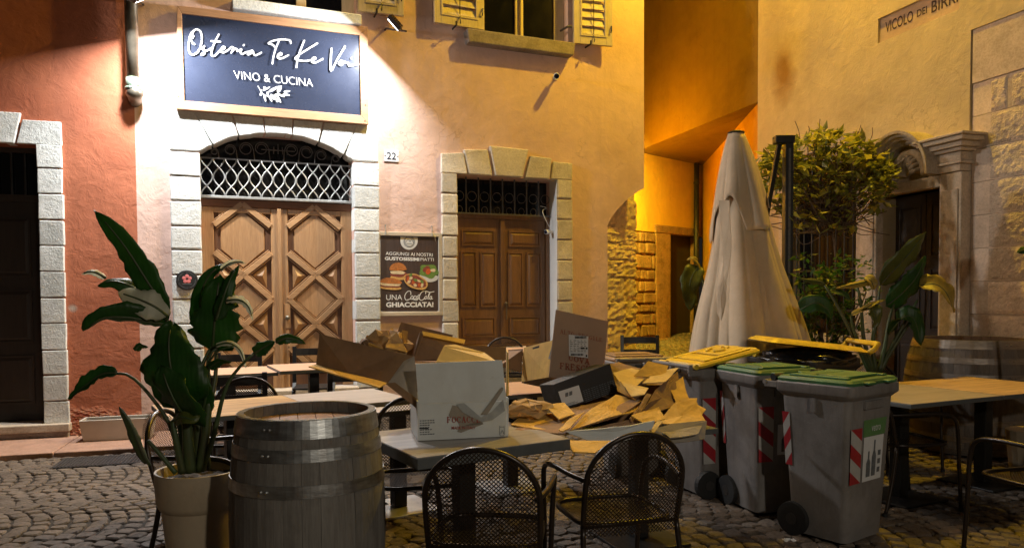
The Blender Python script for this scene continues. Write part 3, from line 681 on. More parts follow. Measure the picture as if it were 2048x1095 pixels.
def pink_house():
    W = PINK
    h = thing('pink_house', 'pink plastered house with arched double door, brown door and shuttered window above', 'house', W.o, W.ang)
    L = lambda px, py, y=0: W.loc(px, py, y)
    uA = W.u(1215, 450); uB = W.u(1288, 300)
    # portal measures
    pl = 0.5*(W.u(401, 330) + W.u(405, 620)); pr = 0.5*(W.u(707, 350)+W.u(709, 600))
    ol = 0.5*(W.u(338, 240) + W.u(345, 640)); orr = 0.5*(W.u(757, 270)+W.u(760, 640))
    zsp = 0.5*(W.z(399, 303)+W.z(708, 325)); zap = W.z(552, 267); zth = W.z(550, 775, 0.18)
    ztop_o = 0.5*(W.z(340, 222)+W.z(757, 253)); 
    # brown door measures
    bl = 0.5*(W.u(912, 360)+W.u(917, 670)); br = 0.5*(W.u(1113, 370)+W.u(1112, 600)); zbt = 0.5*(W.z(912, 347)+W.z(1112, 361)); zbb = W.z(1010, 692, 0.2)
    sl = 0.5*(W.u(878, 360)+W.u(888, 640)); sr = 0.5*(W.u(1144, 380)+W.u(1143, 600))
    # windows
    w1 = (W.u(492, 10), W.u(712, 10), W.z(600, 14), 6.6); w2 = (W.u(968, 60), W.u(1136, 80), W.z(1050, 82), 6.6)
    holes = [(pl, pr, -0.4, zap), (bl, br, -0.4, zbt), w1, w2]
    mb = wall_mesh(MB(), 0, uA, -0.4, 8.5, holes, 0.35)
    cur = [(W.u(x, y), W.z(x, y)) for x, y in ((1288, 376), (1277, 382), (1257, 396), (1238, 415), (1223, 434), (1215, 450))]
    mb.prism(cur + [(uA, 8.5), (uB, 8.5)], 0, 0.62)
    mb.build('wall', M['pink_plaster'], h)
    # -- alley flank, roof, rear
    side = MB(); K = V((uB, 0.62)); e = W.I @ V((1.3, 15.0, 0))
    kk = W.loc(1268, 500, 0.62)
    side.board([(kk.x, .62, -0.4), (kk.x, 0.62, 8.5), (e.x, e.y, 8.5), (e.x, e.y, -0.4)][::-1], 0.3)
    side.build('flank_wall', M['orange_plaster'], h)
    MB().box(0, uB, 0.35, 5, 8.5, 8.7).build('roof', M['sill_stone'], h)
    # -- chamfered corner pier of rough stones under the overhang
    pe = W.loc(1272, 560, 0.55); p0 = V((uA-0.02, 0.03)); p1 = V((pe.x, pe.y)); dr = (p1-p0); ln = dr.length; dr.normalize(); nn = V((dr.y, -dr.x))
    zc = [W.z(1240, y, 0.3) for y in (395, 457, 488, 520, 556, 602, 640, 690, 760)] + [-0.3]
    k = 0
    for a, b in zip(zc, zc[1:]):
        k += 1
        def fn(i, j, a=a, b=b, k=k):
            p = p0 + dr*(ln*i); z = b + (a-b)*j
            edge = min(j, 1-j)*2; d = mnoise.noise(V((i*9, j*7*(a-b)/.2, k*3.1)))*0.035 + mnoise.noise(V((i*22, j*17, k*5.1)))*0.016
            d += 0.02*min(1, edge*5) - 0.01
            return (p.x + nn.x*d, p.y + nn.y*d, z)
        MB().grid(fn, 16, 8).build('pier_stone', M['rough_stone'], h, smooth=False)
    MB().board([(p0.x-nn.x*.03, p0.y-nn.y*.03, -.3), (p1.x-nn.x*.03, p1.y-nn.y*.03, -.3), (p1.x-nn.x*.03, p1.y-nn.y*.03, 3.4), (p0.x-nn.x*.03, p0.y-nn.y*.03, 3.4)], 0.3).build('pier_core', M['rough_stone'], h)
    # -- portal surround
    g = 0.007
    for (a_, b_, x0, x1) in ((W.z(370, 304), -0.1, ol, pl), (W.z(730, 326), -0.1, pr, orr)):
        z = a_; k = 0
        step = (W.z(370, 350)-W.z(370, 545))/4.0
        while z > b_:
            zn = z-step*random.uniform(.97, 1.03)
            stone(h, rect_pts(x0, x1 + (random.uniform(-.006,.006) if x0 == pr else 0), zn+g, z-g), -0.04, 0.2, M['grey_stone'], 'jamb_stone', 0.01)
            z = zn
    # arch voussoirs
    jt = [((338, 222), (338, 304)), ((386, 226), (425, 289)), ((464, 235), (478, 270)), ((526, 240), (530, 265.5)), ((585, 243), (584, 268)), ((647, 247), (637, 282)), ((714, 251), (688, 300)), ((757, 254), (757, 326))]
    # fit circle through spring points and apex in wall plane
    A, B_, C_ = V((pl, zsp)), V((pr, zsp)), V(((pl+pr)/2, zap)); hw = (pr-pl)/2; sg = zap-zsp
    Rr = (hw*hw+sg*sg)/(2*sg); cu, cz = (pl+pr)/2, zap-Rr
    def onarc(u): return (u, cz + math.sqrt(max(0, Rr*Rr-(u-cu)**2)))
    tops = [W.u(x, y) for (x, y), _ in jt]; bots = [W.u(*q) for _, q in jt]; tops[0] = ol; tops[-1] = orr; bots[0] = pl; bots[-1] = pr
    for i in range(7):
        a, b = bots[i], bots[i+1]
        arc = [onarc(a+(b-a)*t/5) for t in range(6)]
        if i == 0: pts = [(ol, zsp+g), (pl, zsp+g)] + arc[1:] + [(tops[1], ztop_o), (ol, ztop_o)]
        elif i == 6: pts = arc[:-1] + [(pr, zsp+g), (orr, zsp+g), (orr, ztop_o), (tops[6], ztop_o)]
        else: pts = arc + [(tops[i+1], ztop_o), (tops[i], ztop_o)]
        cx = sum(p[0] for p in pts)/len(pts)
        pts = [(p[0]-(g if p[0] > cx else -g)*(1 if 0 < i < 6 or abs(p[0]-(tops[1] if i == 0 else tops[6])) < .3 else 0), p[1]) for p in pts]
        stone(h, pts, -0.04, 0.2, M['grey_stone'], 'arch_stone', 0.01)
    # threshold and steps of the portal
    MB().box(pl-.02, pr+.02, -0.12, 0.34, zth-0.16, zth).build('door_step', M['step_stone'], h, bevel=0.01)
    MB().box(pl-.1, pr+.1, -0.42, 0.34, -0.2, zth-0.164).build('door_step', M['step_stone'], h, bevel=0.01)
    # -- chestnut double door
    y = 0.17; ztr = 0.5*(W.z(400, 396, y)+W.z(706, 409, y)); zbar = ztr+0.025
    dl, dr_ = pl, pr
    post = (dl+dr_)/2
    MB().box(dl, dr_, y-.03, y+.1, ztr-.085, ztr-0.004).build('door_head_rail', M['portal_dark'], h, bevel=0.006)
    for (a, b, flip) in ((dl, post-.002, 0), (post+.002, dr_, 1)):
        z0, z1 = zth, ztr-.088
        leaf = MB().box(a, b, y+.012, y+.055, z0, z1).build('door_leaf', M['door_groove'], h)
        ow, iw = 0.125, 0.09                              # outer and inner stile widths
        xa, xb = (a+ow, b-iw) if not flip else (a+iw, b-ow)
        for s0, s1 in ((a, xa), (xb, b)):
            MB().box(s0, s1, y-.02, y+.012, z0, z1).build('stile', M['portal_door'], leaf, bevel=0.006)
        MB().box(xa, xb, y-.02, y+.012, z1-0.06, z1).build('top_rail', M['portal_door'], leaf, bevel=0.005)
        # lattice nodes on this leaf, from the photograph
        pxz = lambda yy: W.z(610, yy, y)
        zc0 = pxz(412); zs1 = pxz(455); zs2 = pxz(507); zx1 = pxz(550); zs3 = pxz(598); zx2 = pxz(648); zs4 = pxz(694); zc3 = pxz(742)
        xc = (xa+xb)/2; bw = 0.062
        def bars(segs):
            for p, q in segs:
                MB().bar((p[0], y-.008, p[1]), (q[0], y-.008, q[1]), bw, 0.045, (0,1,0)).build('lattice_bar', M['portal_bar'], leaf, bevel=0.005)
                # moulding lips either side of the bar
                d = V((q[0]-p[0], 0, q[1]-p[1])).normalized(); nrm = V((-d.z, 0, d.x))
                for sgn in (-1, 1):
                    o = nrm*sgn*(bw/2+0.012)
                    MB().bar((p[0]+o.x, y+.002, p[1]+o.z), (q[0]+o.x, y+.002, q[1]+o.z), 0.012, 0.03, (0,1,0)).build('moulding', M['portal_door'], leaf, bevel=0.003)
        bars([((xa, zs1), (xc, zc0)), ((xb, zs1), (xc, zc0)), ((xa, zs2), (xc, zx1)), ((xb, zs2), (xc, zx1)), ((xc, zx1), (xa, zs3)), ((xc, zx1), (xb, zs3)),
              ((xa, zs3), (xc, zx2)), ((xb, zs3), (xc, zx2)), ((xc, zx2), (xa, zs4)), ((xc, zx2), (xb, zs4)), ((xa, zs4), (xc, zc3)), ((xb, zs4), (xc, zc3))])
        e_ = 0.055
        def flat(pts):
            c = V((sum(p[0] for p in pts)/len(pts), sum(p[1] for p in pts)/len(pts)))
            q = [c + (V(p)-c)*(1-e_/max(.05, (V(p)-c).length)*1.35) for p in pts]
            n = len(q); q2 = [c + (p-c)*0.965 for p in q]
            MB().add([(p.x, y+.011, p.y) for p in q]+[(p.x, y-.003, p.y) for p in q2], [tuple(range(n, 2*n))]+[(i, (i+1)%n, (i+1)%n+n, i+n) for i in range(n)]).build('panel', M['portal_door'], leaf)
        flat([(xa, zs1), (xa, zs2), (xc, zx1), (xb, zs2), (xb, zs1), (xc, zc0)][::-1])
        flat([(xa, zs3), (xc, zx2), (xb, zs3), (xc, zx1)][::-1])
        flat([(xa, zs4), (xc, zc3), (xb, zs4), (xc, zx2)][::-1])
        def stud(p, q, r_):
            c = V(((p[0]+q[0]+r_[0])/3, (p[1]+q[1]+r_[1])/3)); k = [c+(V(t)-c)*0.52 for t in (p, q, r_)]
            MB().add([(t.x, y+.011, t.y) for t in k]+[(c.x, y-.028, c.y)], [(0,1,3),(1,2,3),(2,0,3)]).build('pyramid_stud', M['portal_door'], leaf)
        for x in (xa, xb):
            stud((x, zs2), (x, zs3), (xc, zx1)); stud((x, zs3), (x, zs4), (xc, zx2)); stud((x, z1-.06), (x, zs1), (xc, zc0+.02))
        if flip:
            c = W.loc(575, 635, y-.05); kb = MB().ball((c.x, y-.05, c.z), 0.028, 8); kb.tube([(c.x, y-.05, c.z), (c.x, y, c.z)], 0.012, 8); kb.build('door_knob', M['copper'], leaf, smooth=True)
            MB().box(c.x-.035, c.x+.035, y-.026, y-.019, c.z-.12, c.z+.16).build('lock_plate', M['portal_door'], leaf, bevel=0.003)
    MB().box(post-.022, post+.022, y-.045, y-.02, zth, ztr-.088).build('cover_strip', M['portal_door'], h, bevel=0.006)
    # -- fanlight grille
    zb_, zt_ = ztr+.05, 0.5*(W.z(400, 315, .12)+W.z(706, 333, .12)); yg = 0.11
    MB().box(dl, dr_, yg-.02, yg+.05, ztr, ztr+.03).build('grille_rail', M['iron_light'], h, bevel=0.004)
    MB().box(dl, dr_, yg-.008, yg+.008, zt_-.008, zt_+.008).build('grille_rail', M['iron'], h)
    n = 13; cell = (dr_-dl)/n
    for kcol in range(n):
        x0 = dl+cell*kcol+.004
        for sg_ in (0, 1):
            pts = []
            for i in range(17):
                t = i/16; wv = (1-math.cos(2*math.pi*t))/2; wv = wv if sg_ == 0 else 1-wv
                pts.append((x0 + (cell-.008)*wv, yg + (0.006 if sg_ else -0.006), zb_-.02 + (zt_-zb_+.02)*t))
            MB().tube(pts, 0.0075, 5).build('grille_bar', M['iron_light'], h, smooth=True)
        if kcol: MB().box(x0-.014, x0+.006, yg-.016, yg+.016, (zb_+zt_)/2-.024, (zb_+zt_)/2+.004).build('grille_collar', M['iron_light'], h)
    sc_ = MB()
    for i in range(9):
        u = dl + (dr_-dl)*(i+0.9)/10.0; zc = zt_+.02+ (onarc(u)[1]-zt_)*0.42; r = min(0.075, (onarc(u)[1]-zt_)*0.30)
        if i == 4: continue
        sg_ = 1 if i < 4 else -1; pts = [(u+sg_*r*(1-.02*a)*math.cos(a*.45), yg+.01, zc + r*(1-.02*a)*math.sin(a*.45)) for a in range(22)]
        sc_.tube(pts, 0.006, 4)
        sc_.tube([(u+sg_*r*1.2, yg+.01, zt_), (u+sg_*r*1.05, yg+.01, zc)], 0.006, 4)
    for dx in (-.1, -.05, 0, .05, .1): sc_.tube([(post+dx, yg+.01, zt_+.09), (post+dx*.9, yg+.01, zt_+.20-abs(dx)*.6)], 0.007, 4)
    sc_.tube([(post-.18, yg+.01, zt_+.13), (post+.18, yg+.01, zt_+.13)], 0.006, 4)
    sc_.build('grille_scroll', M['iron'], h)
    MB().box(dl, dr_, 0.30, 0.33, ztr, zap).build('fanlight_pane', M['glass_dark'], h)
    MB().box(dl, dr_, 0.36, 0.40, -0.2, zap+.1).build('dark_backing', M['shade_black'], h)
    # -- brown door surround
    for (x0, x1, yl) in ((sl, bl, [344, 386.5, 428.7, 471, 514, 557, 599.5, 644, 688, 730, 772, 815]), (br, sr, [358, 398.6, 439.6, 480, 520, 560.5, 601.5, 641, 682, 724, 768, 812])):
        px = 893 if x0 == sl else 1128; zz = [W.z(px, y_) for y_ in yl]
        for a, b in zip(zz, zz[1:]):
            stone(h, rect_pts(x0, x1+random.uniform(-.006,.006), b+g, a-g), -0.035, 0.16, M['warm_stone'], 'jamb_stone', 0.012)
    for q in ([(878,307),(925,307),(933,346),(878,343)], [(926,299.5),(974,300),(984,348),(936,346)], [(977,293),(1055,300),(1043,353),(989,349)], [(1058,312),(1101,317),(1096,356),(1047,353)], [(1104,323),(1144,327),(1144,358),(1099,357)]):
        pts = [(W.u(*p), W.z(*p)) for p in q][::-1]
        pts = [(sl if p[0] < sl+.03 else (sr if p[0] > sr-.03 else p[0]), p[1] if p[1] > zbt+.08 else zbt+.0) for p in pts]
        stone(h, pts, -0.04-(.012 if q[0][0] == 977 else 0), 0.14, M['warm_stone'], 'lintel_stone', 0.012)
    yb = 0.22; zt2 = W.z(1010, 431, yb)
    MB().box(bl-.06, br+.06, -0.05, 0.35, zbb-.18, zbb).build('door_step', M['step_stone'], h, bevel=0.01)
    MB().box(bl-.06, br+.06, -0.35, 0.35, 0.0, zbb-.184).build('door_step', M['step_stone'], h, bevel=0.01)
    MB().box(br-.004, br-.001, -0.03, 0.20, zbb, zbt).build('whitewashed_reveal', M['white_plastic'], h)
    fr = MB().box(bl, bl+.05, yb-.03, yb+.05, zbb, zt2).box(br-.055, br-.005, yb-.03, yb+.05, zbb, zt2).box(bl+.05, br-.055, yb-.03, yb+.05, zt2-.05, zt2)
    fr.build('door_frame', M['brown_door'], h, bevel=0.006)
    m_ = (bl+br)/2; pan = [(.13,.87,.785,.91),(.10,.46,.30,.74),(.54,.90,.30,.74),(.13,.87,.06,.22)]
    panelled_leaf(h, 'door_leaf', bl+.05, m_-.02, zbb+.03, zt2-.05, yb, M['brown_door'], pan)
    lf = panelled_leaf(h, 'door_leaf', m_+.02, br-.055, zbb+.03, zt2-.05, yb, M['brown_door'], pan)
    MB().box(m_-.03, m_+.03, yb-.035, yb-.001, zbb+.03, zt2-.05).build('cover_strip', M['brown_door'], h, bevel=0.008)
    MB().box(bl, br-.005, yb-.05, yb-.001, zbb, zbb+.03).build('weather_bar', M['brown_door'], h, bevel=0.005)
    hd = W.loc(1012, 622, yb-.06); MB().tube([(hd.x, yb-.03, hd.z+.1), (hd.x, yb-.075, hd.z+.1), (hd.x, yb-.075, hd.z-.1)], 0.011, 6).ball((hd.x, yb-.07, hd.z+.1), .022, 6).build('door_handle', M['copper'], lf)
    # fanlight bars
    for x in [W.u(p, 390, .16) for p in (932, 957, 981, 1005, 1029, 1053, 1077)]:
        MB().tube([(x, .16, zt2), (x, .16, zbt)], 0.010, 6).build('fanlight_bar', M['iron'], h)
    sc_ = MB(); stp = (br-bl)/8
    for i in range(8):
        u = bl+stp*(i+.5); zc = zt2+ (zbt-zt2)*.48
        sc_.tube([(u+.06*math.cos(a*.5236), .16, zc+.06*math.sin(a*.5236)) for a in range(12)], 0.005, 4, True)
        sc_.tube([(u+.04*math.cos(a*.5236), .16, zt2+.05+.045*math.sin(a*.5236)) for a in range(12)], 0.005, 4, True)
    sc_.build('fanlight_scroll', M['iron'], h)
    MB().box(bl, br-.005, .15, .17, zt2-.004, zt2+.014).build('fanlight_rail', M['iron'], h)
    MB().box(bl, br, .30, .32, zt2, zbt).build('fanlight_pane', M['glass_dark'], h)
    MB().box(bl, br, .36, .40, -.1, zbt+.1).build('dark_backing', M['shade_black'], h)
    # -- windows
    for (a, b, c, d), nm in ((w1, 1), (w2, 2)):
        MB().box(a, b, .34, .36, c, d).build('dark_backing', M['shade_black'], h)
        wf = MB(); mm = a+(b-a)*.5 if nm == 1 else W.u(1034, 60, .2)
        for (q0, q1) in ((a, a+.05), (mm-.055, mm+.055), (b-.14, b)): wf.box(q0, q1, .12, .18, c, d)
        wf.box(a+.05, mm-.055, .12, .18, c, c+.03).box(mm+.055, b-.14, .12, .18, c, c+.03)
        wo = wf.build('window_frame', M['window_wood'], h, bevel=0.006)
        MB().box(a+.05, mm-.055, .15, .158, c+.03, d).build('window_pane', M['glass_dark'], wo)
        MB().box(mm+.055, b-.14, .15, .158, c+.03, d).build('window_pane', M['glass_dark'], wo)
        if nm == 2: MB().tube([(mm+.01, .10, c+.03), (mm+.01, .10, d)], .014, 6).build('window_bead', M['window_wood'], wo)
    s2 = W.loc(934, 57, -.13); e2 = W.loc(1150, 86, -.13)
    MB().prism([(s2.x, e2.z-.02), (s2.x+.02, e2.z-.16), (e2.x-.02, e2.z-.16), (e2.x, e2.z-.02), (e2.x, e2.z), (s2.x, e2.z)][::-1], -.14, .2).build('window_sill', M['sill_stone'], h, bevel=0.012)
    s1 = W.loc(464, 3, -.12); e1 = W.loc(723, 20, -.12)
    MB().box(s1.x, e1.x, -.12, .2, W.z(600, 30, -.12)-.02, W.z(600, 12, -.12)).build('window_sill', M['grey_stone'], h, bevel=0.012)
    shutter(h, W.u(867, 30, -.08), W.u(968, 40, -.08), W.z(915, 52, -.1), 6.4, -.05, 0.03, hinge='r')
    shutter(h, W.u(1147, 40, -.08), W.u(1219, 60, -.08), W.z(1180, 90, -.1), 6.4, -.05, 0.07, hinge='l')
    shutter(h, W.u(716, 10, -.08), W.u(806, 10, -.08), W.z(760, 27, -.1), 6.4, -.05, 0.03, hinge='l')
    hg = MB(); c = W.loc(1130, 55, -.03); hg.tube([(c.x, 0.1, c.z), (c.x+.02, -.07, c.z), (c.x+.07, -.08, c.z)], .014, 6).build('shutter_hinge', M['iron'], h)
    return h
pink_house()

# ================================================================== CREAM HOUSE (right) and PASSAGE HOUSE (over the alley)
def bust_rows():
    pass
def cream_house():
    W = RW
    h = thing('cream_house', 'cream plastered house on the right with carved stone portal and rough ashlar corner', 'house', W.o, W.ang)
    ue = 0.5*(W.u(1943, 70)+W.u(1937, 270)); zet = W.z(1943, 60); uend = 5.6
    dl, dr = 0.5*(W.u(1765, 420)+W.u(1765, 650)), 0.5*(W.u(1893, 400)+W.u(1890, 650)); zlin = 0.5*(W.z(1893, 372)+W.z(1765, 397))
    wl, wr = W.u(1575, 500), W.u(1718, 500); zwt = W.z(1640, 330)
    pq0 = W.u(1756, 60); pz0 = W.z(1756, 87); pz1 = W.z(1756, 38); pq1 = pq0+1.05
    holes = [(dl, dr, -.3, zlin), (wl, wr, .95, zwt), (ue, uend, -.4, zet), (pq0, pq1, pz0, pz1)]
    L1 = [((ue-1.4, 3.2), (.3, .3), (0.30, 0.20, 0.10), 0.0), ((W.u(1565, 150), W.z(1565, 150)), (.28, .50), (0.27, 0.15, 0.045), 1.0), ((W.u(1640, 60), W.z(1640, 60)), (.45, .9), (0.36, 0.29, 0.2), .55), ((W.u(1545, 80), W.z(1545, 80)), (.3, 1.0), (0.36, 0.28, 0.18), .5)]  # brown stain, plus greyer patches; the middle one paints a bracket's shadow
    M['cream_plaster'] = mat_plaster('cream plaster', (0.52, 0.41, 0.235), (0.44, 0.34, 0.19), stain_shade=L1[1:], bstr=0.22)
    wall_mesh(MB(), 0, uend, -.4, 9, holes, .4).build('wall', M['cream_plaster'], h)
    MB().box(pq0, pq1, 0.03, .06, pz0, pz1).build('street_name_panel', M['plaque'], h)
    MB().box(0, uend, .4, 5, 9, 9.2).build('roof', M['sill_stone'], h)
    MB().board([(0, .4, -.4), (0, .4, 9), (0, 5, 9), (0, 5, -.4)], .2).build('flank_wall', M['orange_plaster'], h)
    # lettering recessed panel
    lt = MB()
    for txt, q in (('V', [(1770.5,45),(1779.5,42.5),(1776,64),(1772.5,66)]), ):
        pass
    zb0 = W.z(1774, 65.5, .028); zt0 = W.z(1771, 45, .028)
    def word(t, pxa, pxb, pya, frac=1.0):
        a = W.u(pxa, pya, .028); b = W.u(pxb, pya, .028)
        zc = (zb0+zt0)/2; hh = (zt0-zb0)*frac
        add_text(lt, t, [(a, .027, zc+hh/2), (b, .027, zc+hh/2), (b, .027, zc-hh/2), (a, .027, zc-hh/2)], offset=0.012)
    word('VICOLO', 1771, 1826, 45, 1.0); word('DEI', 1834, 1854, 25, .62); word('BIRRI', 1863, 1916, 10, 1.0)
    o = lt.build('street_name_lettering', M['letter_ink'], h, recalc=False)
    # ashlar blocks
    zr = [zet, W.z(1980, 55+105, .01), W.z(1980, 237, .01)]
    rows = [zet]; st = (W.z(1990, 160)-W.z(1990, 227))
    rows = [zet, W.z(1943, 168), W.z(1943, 234)]
    dz = rows[1]-rows[2]
    while rows[-1] > -.2: rows.append(rows[-1]-dz)
    k = 0
    for a, b in zip(rows, rows[1:]):
        x = ue+.012; k += 1
        while x < uend-.1:
            wd = random.uniform(1.1, 1.5) if k != 2 else (W.u(2009, 200)-ue if x < ue+.1 else .8)
            x1 = min(uend, x+wd); 
            if uend-x1 < .3: x1 = uend
            ham = k >= 2
            if not ham:
                MB().box(x+.002, x1-.002, .014+random.uniform(-.004, .004), .3, b+.002, a-.002).build('ashlar_block', M['tooled_stone'], h, bevel=.004)
            else:
                blk = MB().box(x+.0015, x1-.0015, .022, .3, b+.0015, a-.0015).build('ashlar_block', M['tooled_stone'], h, bevel=.003)
                mgl = .20 if x < ue+.1 else .045; yb = .012
                def fn(i, j, x=x, x1=x1, a=a, b=b, mgl=mgl, k=k):
                    u = x+mgl+(x1-.01-x-mgl)*i; z = b+.012+(a-b-.024)*j
                    e = min(1, min(i, 1-i)*12, min(j, 1-j)*8)
                    return (u, .021 - e*(.006 + .012*max(0, mnoise.noise(V((u*22, z*22, k)))+.3)), z)
                MB().grid(fn, 40, 10).build('hammered_face', M['hammered_stone'], blk)
            x = x1
    # window with grille, cornice above
    MB().box(wl, wr, .34, .36, .95, zwt).build('dark_backing', M['shade_black'], h)
    c0 = W.loc(1516, 318, -.14); c1 = W.loc(1710, 261, -.14)
    MB().prism([(c0.x, c1.z-.02), (c0.x+.03, c1.z-.13), (c1.x-.03, c1.z-.13), (c1.x, c1.z-.02), (c1.x, c1.z), (c0.x, c1.z)][::-1], -.16, .1).build('window_cornice', M['portal_stone'], h, bevel=.012)
    for a, b in ((wl-.13, wl), (wr, wr+.12)):
        MB().box(a, b, -.05, .12, .8, zwt).build('window_jamb', M['portal_stone'], h, bevel=.01)
    MB().box(wl-.13, wr+.12, -.05, .12, zwt+.003, c1.z-.135).build('window_lintel', M['portal_stone'], h, bevel=.01)
    MB().box(wl-.16, wr+.16, -.10, .12, .70, .796).build('window_sill', M['portal_stone'], h, bevel=.01)
    for i in range(9):
        u = wl+(wr-wl)*(i+.5)/9; MB().tube([(u, -.02, .8), (u, -.02, zwt)], .011, 6).build('window_bar', M['iron_dark'], h)
    for z in (1.25, 1.75, 2.25): MB().box(wl, wr, -.028, -.012, z-.012, z+.012).build('window_rail', M['iron_dark'], h)
    MB().box(wl, wr, .2, .21, .95, zwt).build('window_pane', M['glass_dark'], h)
    # portal
    jw = W.u(1938, 400)-dr
    zt_e = zlin+.42                       # entablature top
    for a, b in ((dl-jw*.95, dl), (dr, dr+jw)):
        MB().box(a, b, -.10, .2, .0, zlin+.12).build('portal_jamb', M['portal_stone'], h, bevel=.012)
        MB().box(a+.03, b-.03, -.115, -.10, .35, zlin-.05).build('portal_jamb_panel', M['portal_stone'], h, bevel=.006)
    MB().box(dl, dr, -.09, .2, zlin, zlin+.12).build('portal_lintel', M['portal_stone'], h, bevel=.012)
    def entab(a, b):
        mb = MB(); z = zlin+.123
        for (dz_, pr_) in ((.07, .12), (.03, .15), (.09, .13), (.035, .17), (.05, .21), (.045, .26), (.03, .29)):
            mb.box(a-(pr_-.12), b+(pr_-.12), -pr_, .1, z, z+dz_-.002); z += dz_
        mb.build('portal_entablature', M['portal_stone'], h, bevel=.008); return z
    zt_e = entab(dl-jw*.95, dl-.02); entab(dr+.0, dr+jw)
    # lunette with shell
    cu_, rad = (dl+dr)/2, (dr-dl)/2+.02; zc0 = zlin+.125
    zpk = W.z(1812, 260, -.2); rz = zpk-zc0
    def arch_pts(k, n=20): return [(cu_+rad*k*math.cos(math.pi*i/n), zc0+rz*k*math.sin(math.pi*i/n)) for i in range(n+1)]
    for (k0, k1, pr_) in ((1.0, .94, .29), (.938, .88, .24), (.878, .82, .19), (.818, .72, .14)):
        o_, i_ = arch_pts(k0), arch_pts(k1); n = len(o_)
        for s_ in range(0, 1):
            mb = MB()
            for j in range(n-1):
                mb.prism([o_[j], o_[j+1], i_[j+1], i_[j]], -pr_, .08)
            ob = mb.build('portal_arch', M['portal_stone'], h)
    MB().prism([(p[0], p[1]) for p in arch_pts(.72)], -.05, .1).build('lunette', M['portal_stone'], h)
    ring = MB().tube([(cu_+rad*.47*math.cos(a*.1571), -.06, zc0+.03+rz*.52*math.sin(a*.1571)) for a in range(21)], .045, 8).build('lunette_ring', M['portal_stone'], h, smooth=True)
    sh = MB()
    for i in range(9):
        a = math.pi*(i+.5)/9; tip = V((cu_+.27*rad*1.3*math.cos(a), -.07, zc0+.06+.36*rz*math.sin(a)))
        sh.tube(spline([(cu_, -.08, zc0+.05), tuple((V((cu_, -.13, zc0+.05))).lerp(tip, .6)+V((0,-.03,0))), tuple(tip)], 4), [.02]+[.02+.02*j/8 for j in range(8)], 6)
    sh.build('carved_shell', M['portal_stone'], h, smooth=True)
    # door leaves
    zd = .22; m_ = (dl+dr)/2; pan = [(.15,.85,.06,.3),(.15,.85,.36,.65),(.15,.85,.7,.95)]
    panelled_leaf(h, 'door_leaf', dl, m_-.003, zd, zlin, .18, M['black_door'], pan)
    panelled_leaf(h, 'door_leaf', m_+.003, dr, zd, zlin, .18, M['black_door'], pan)
    MB().box(dl-.2, dr+.2, -.3, .35, -.1, zd).build('door_step', M['step_stone'], h, bevel=.01)
    MB().box(dl, dr, .36, .38, 0, zlin).build('dark_backing', M['shade_black'], h)
cream_house()

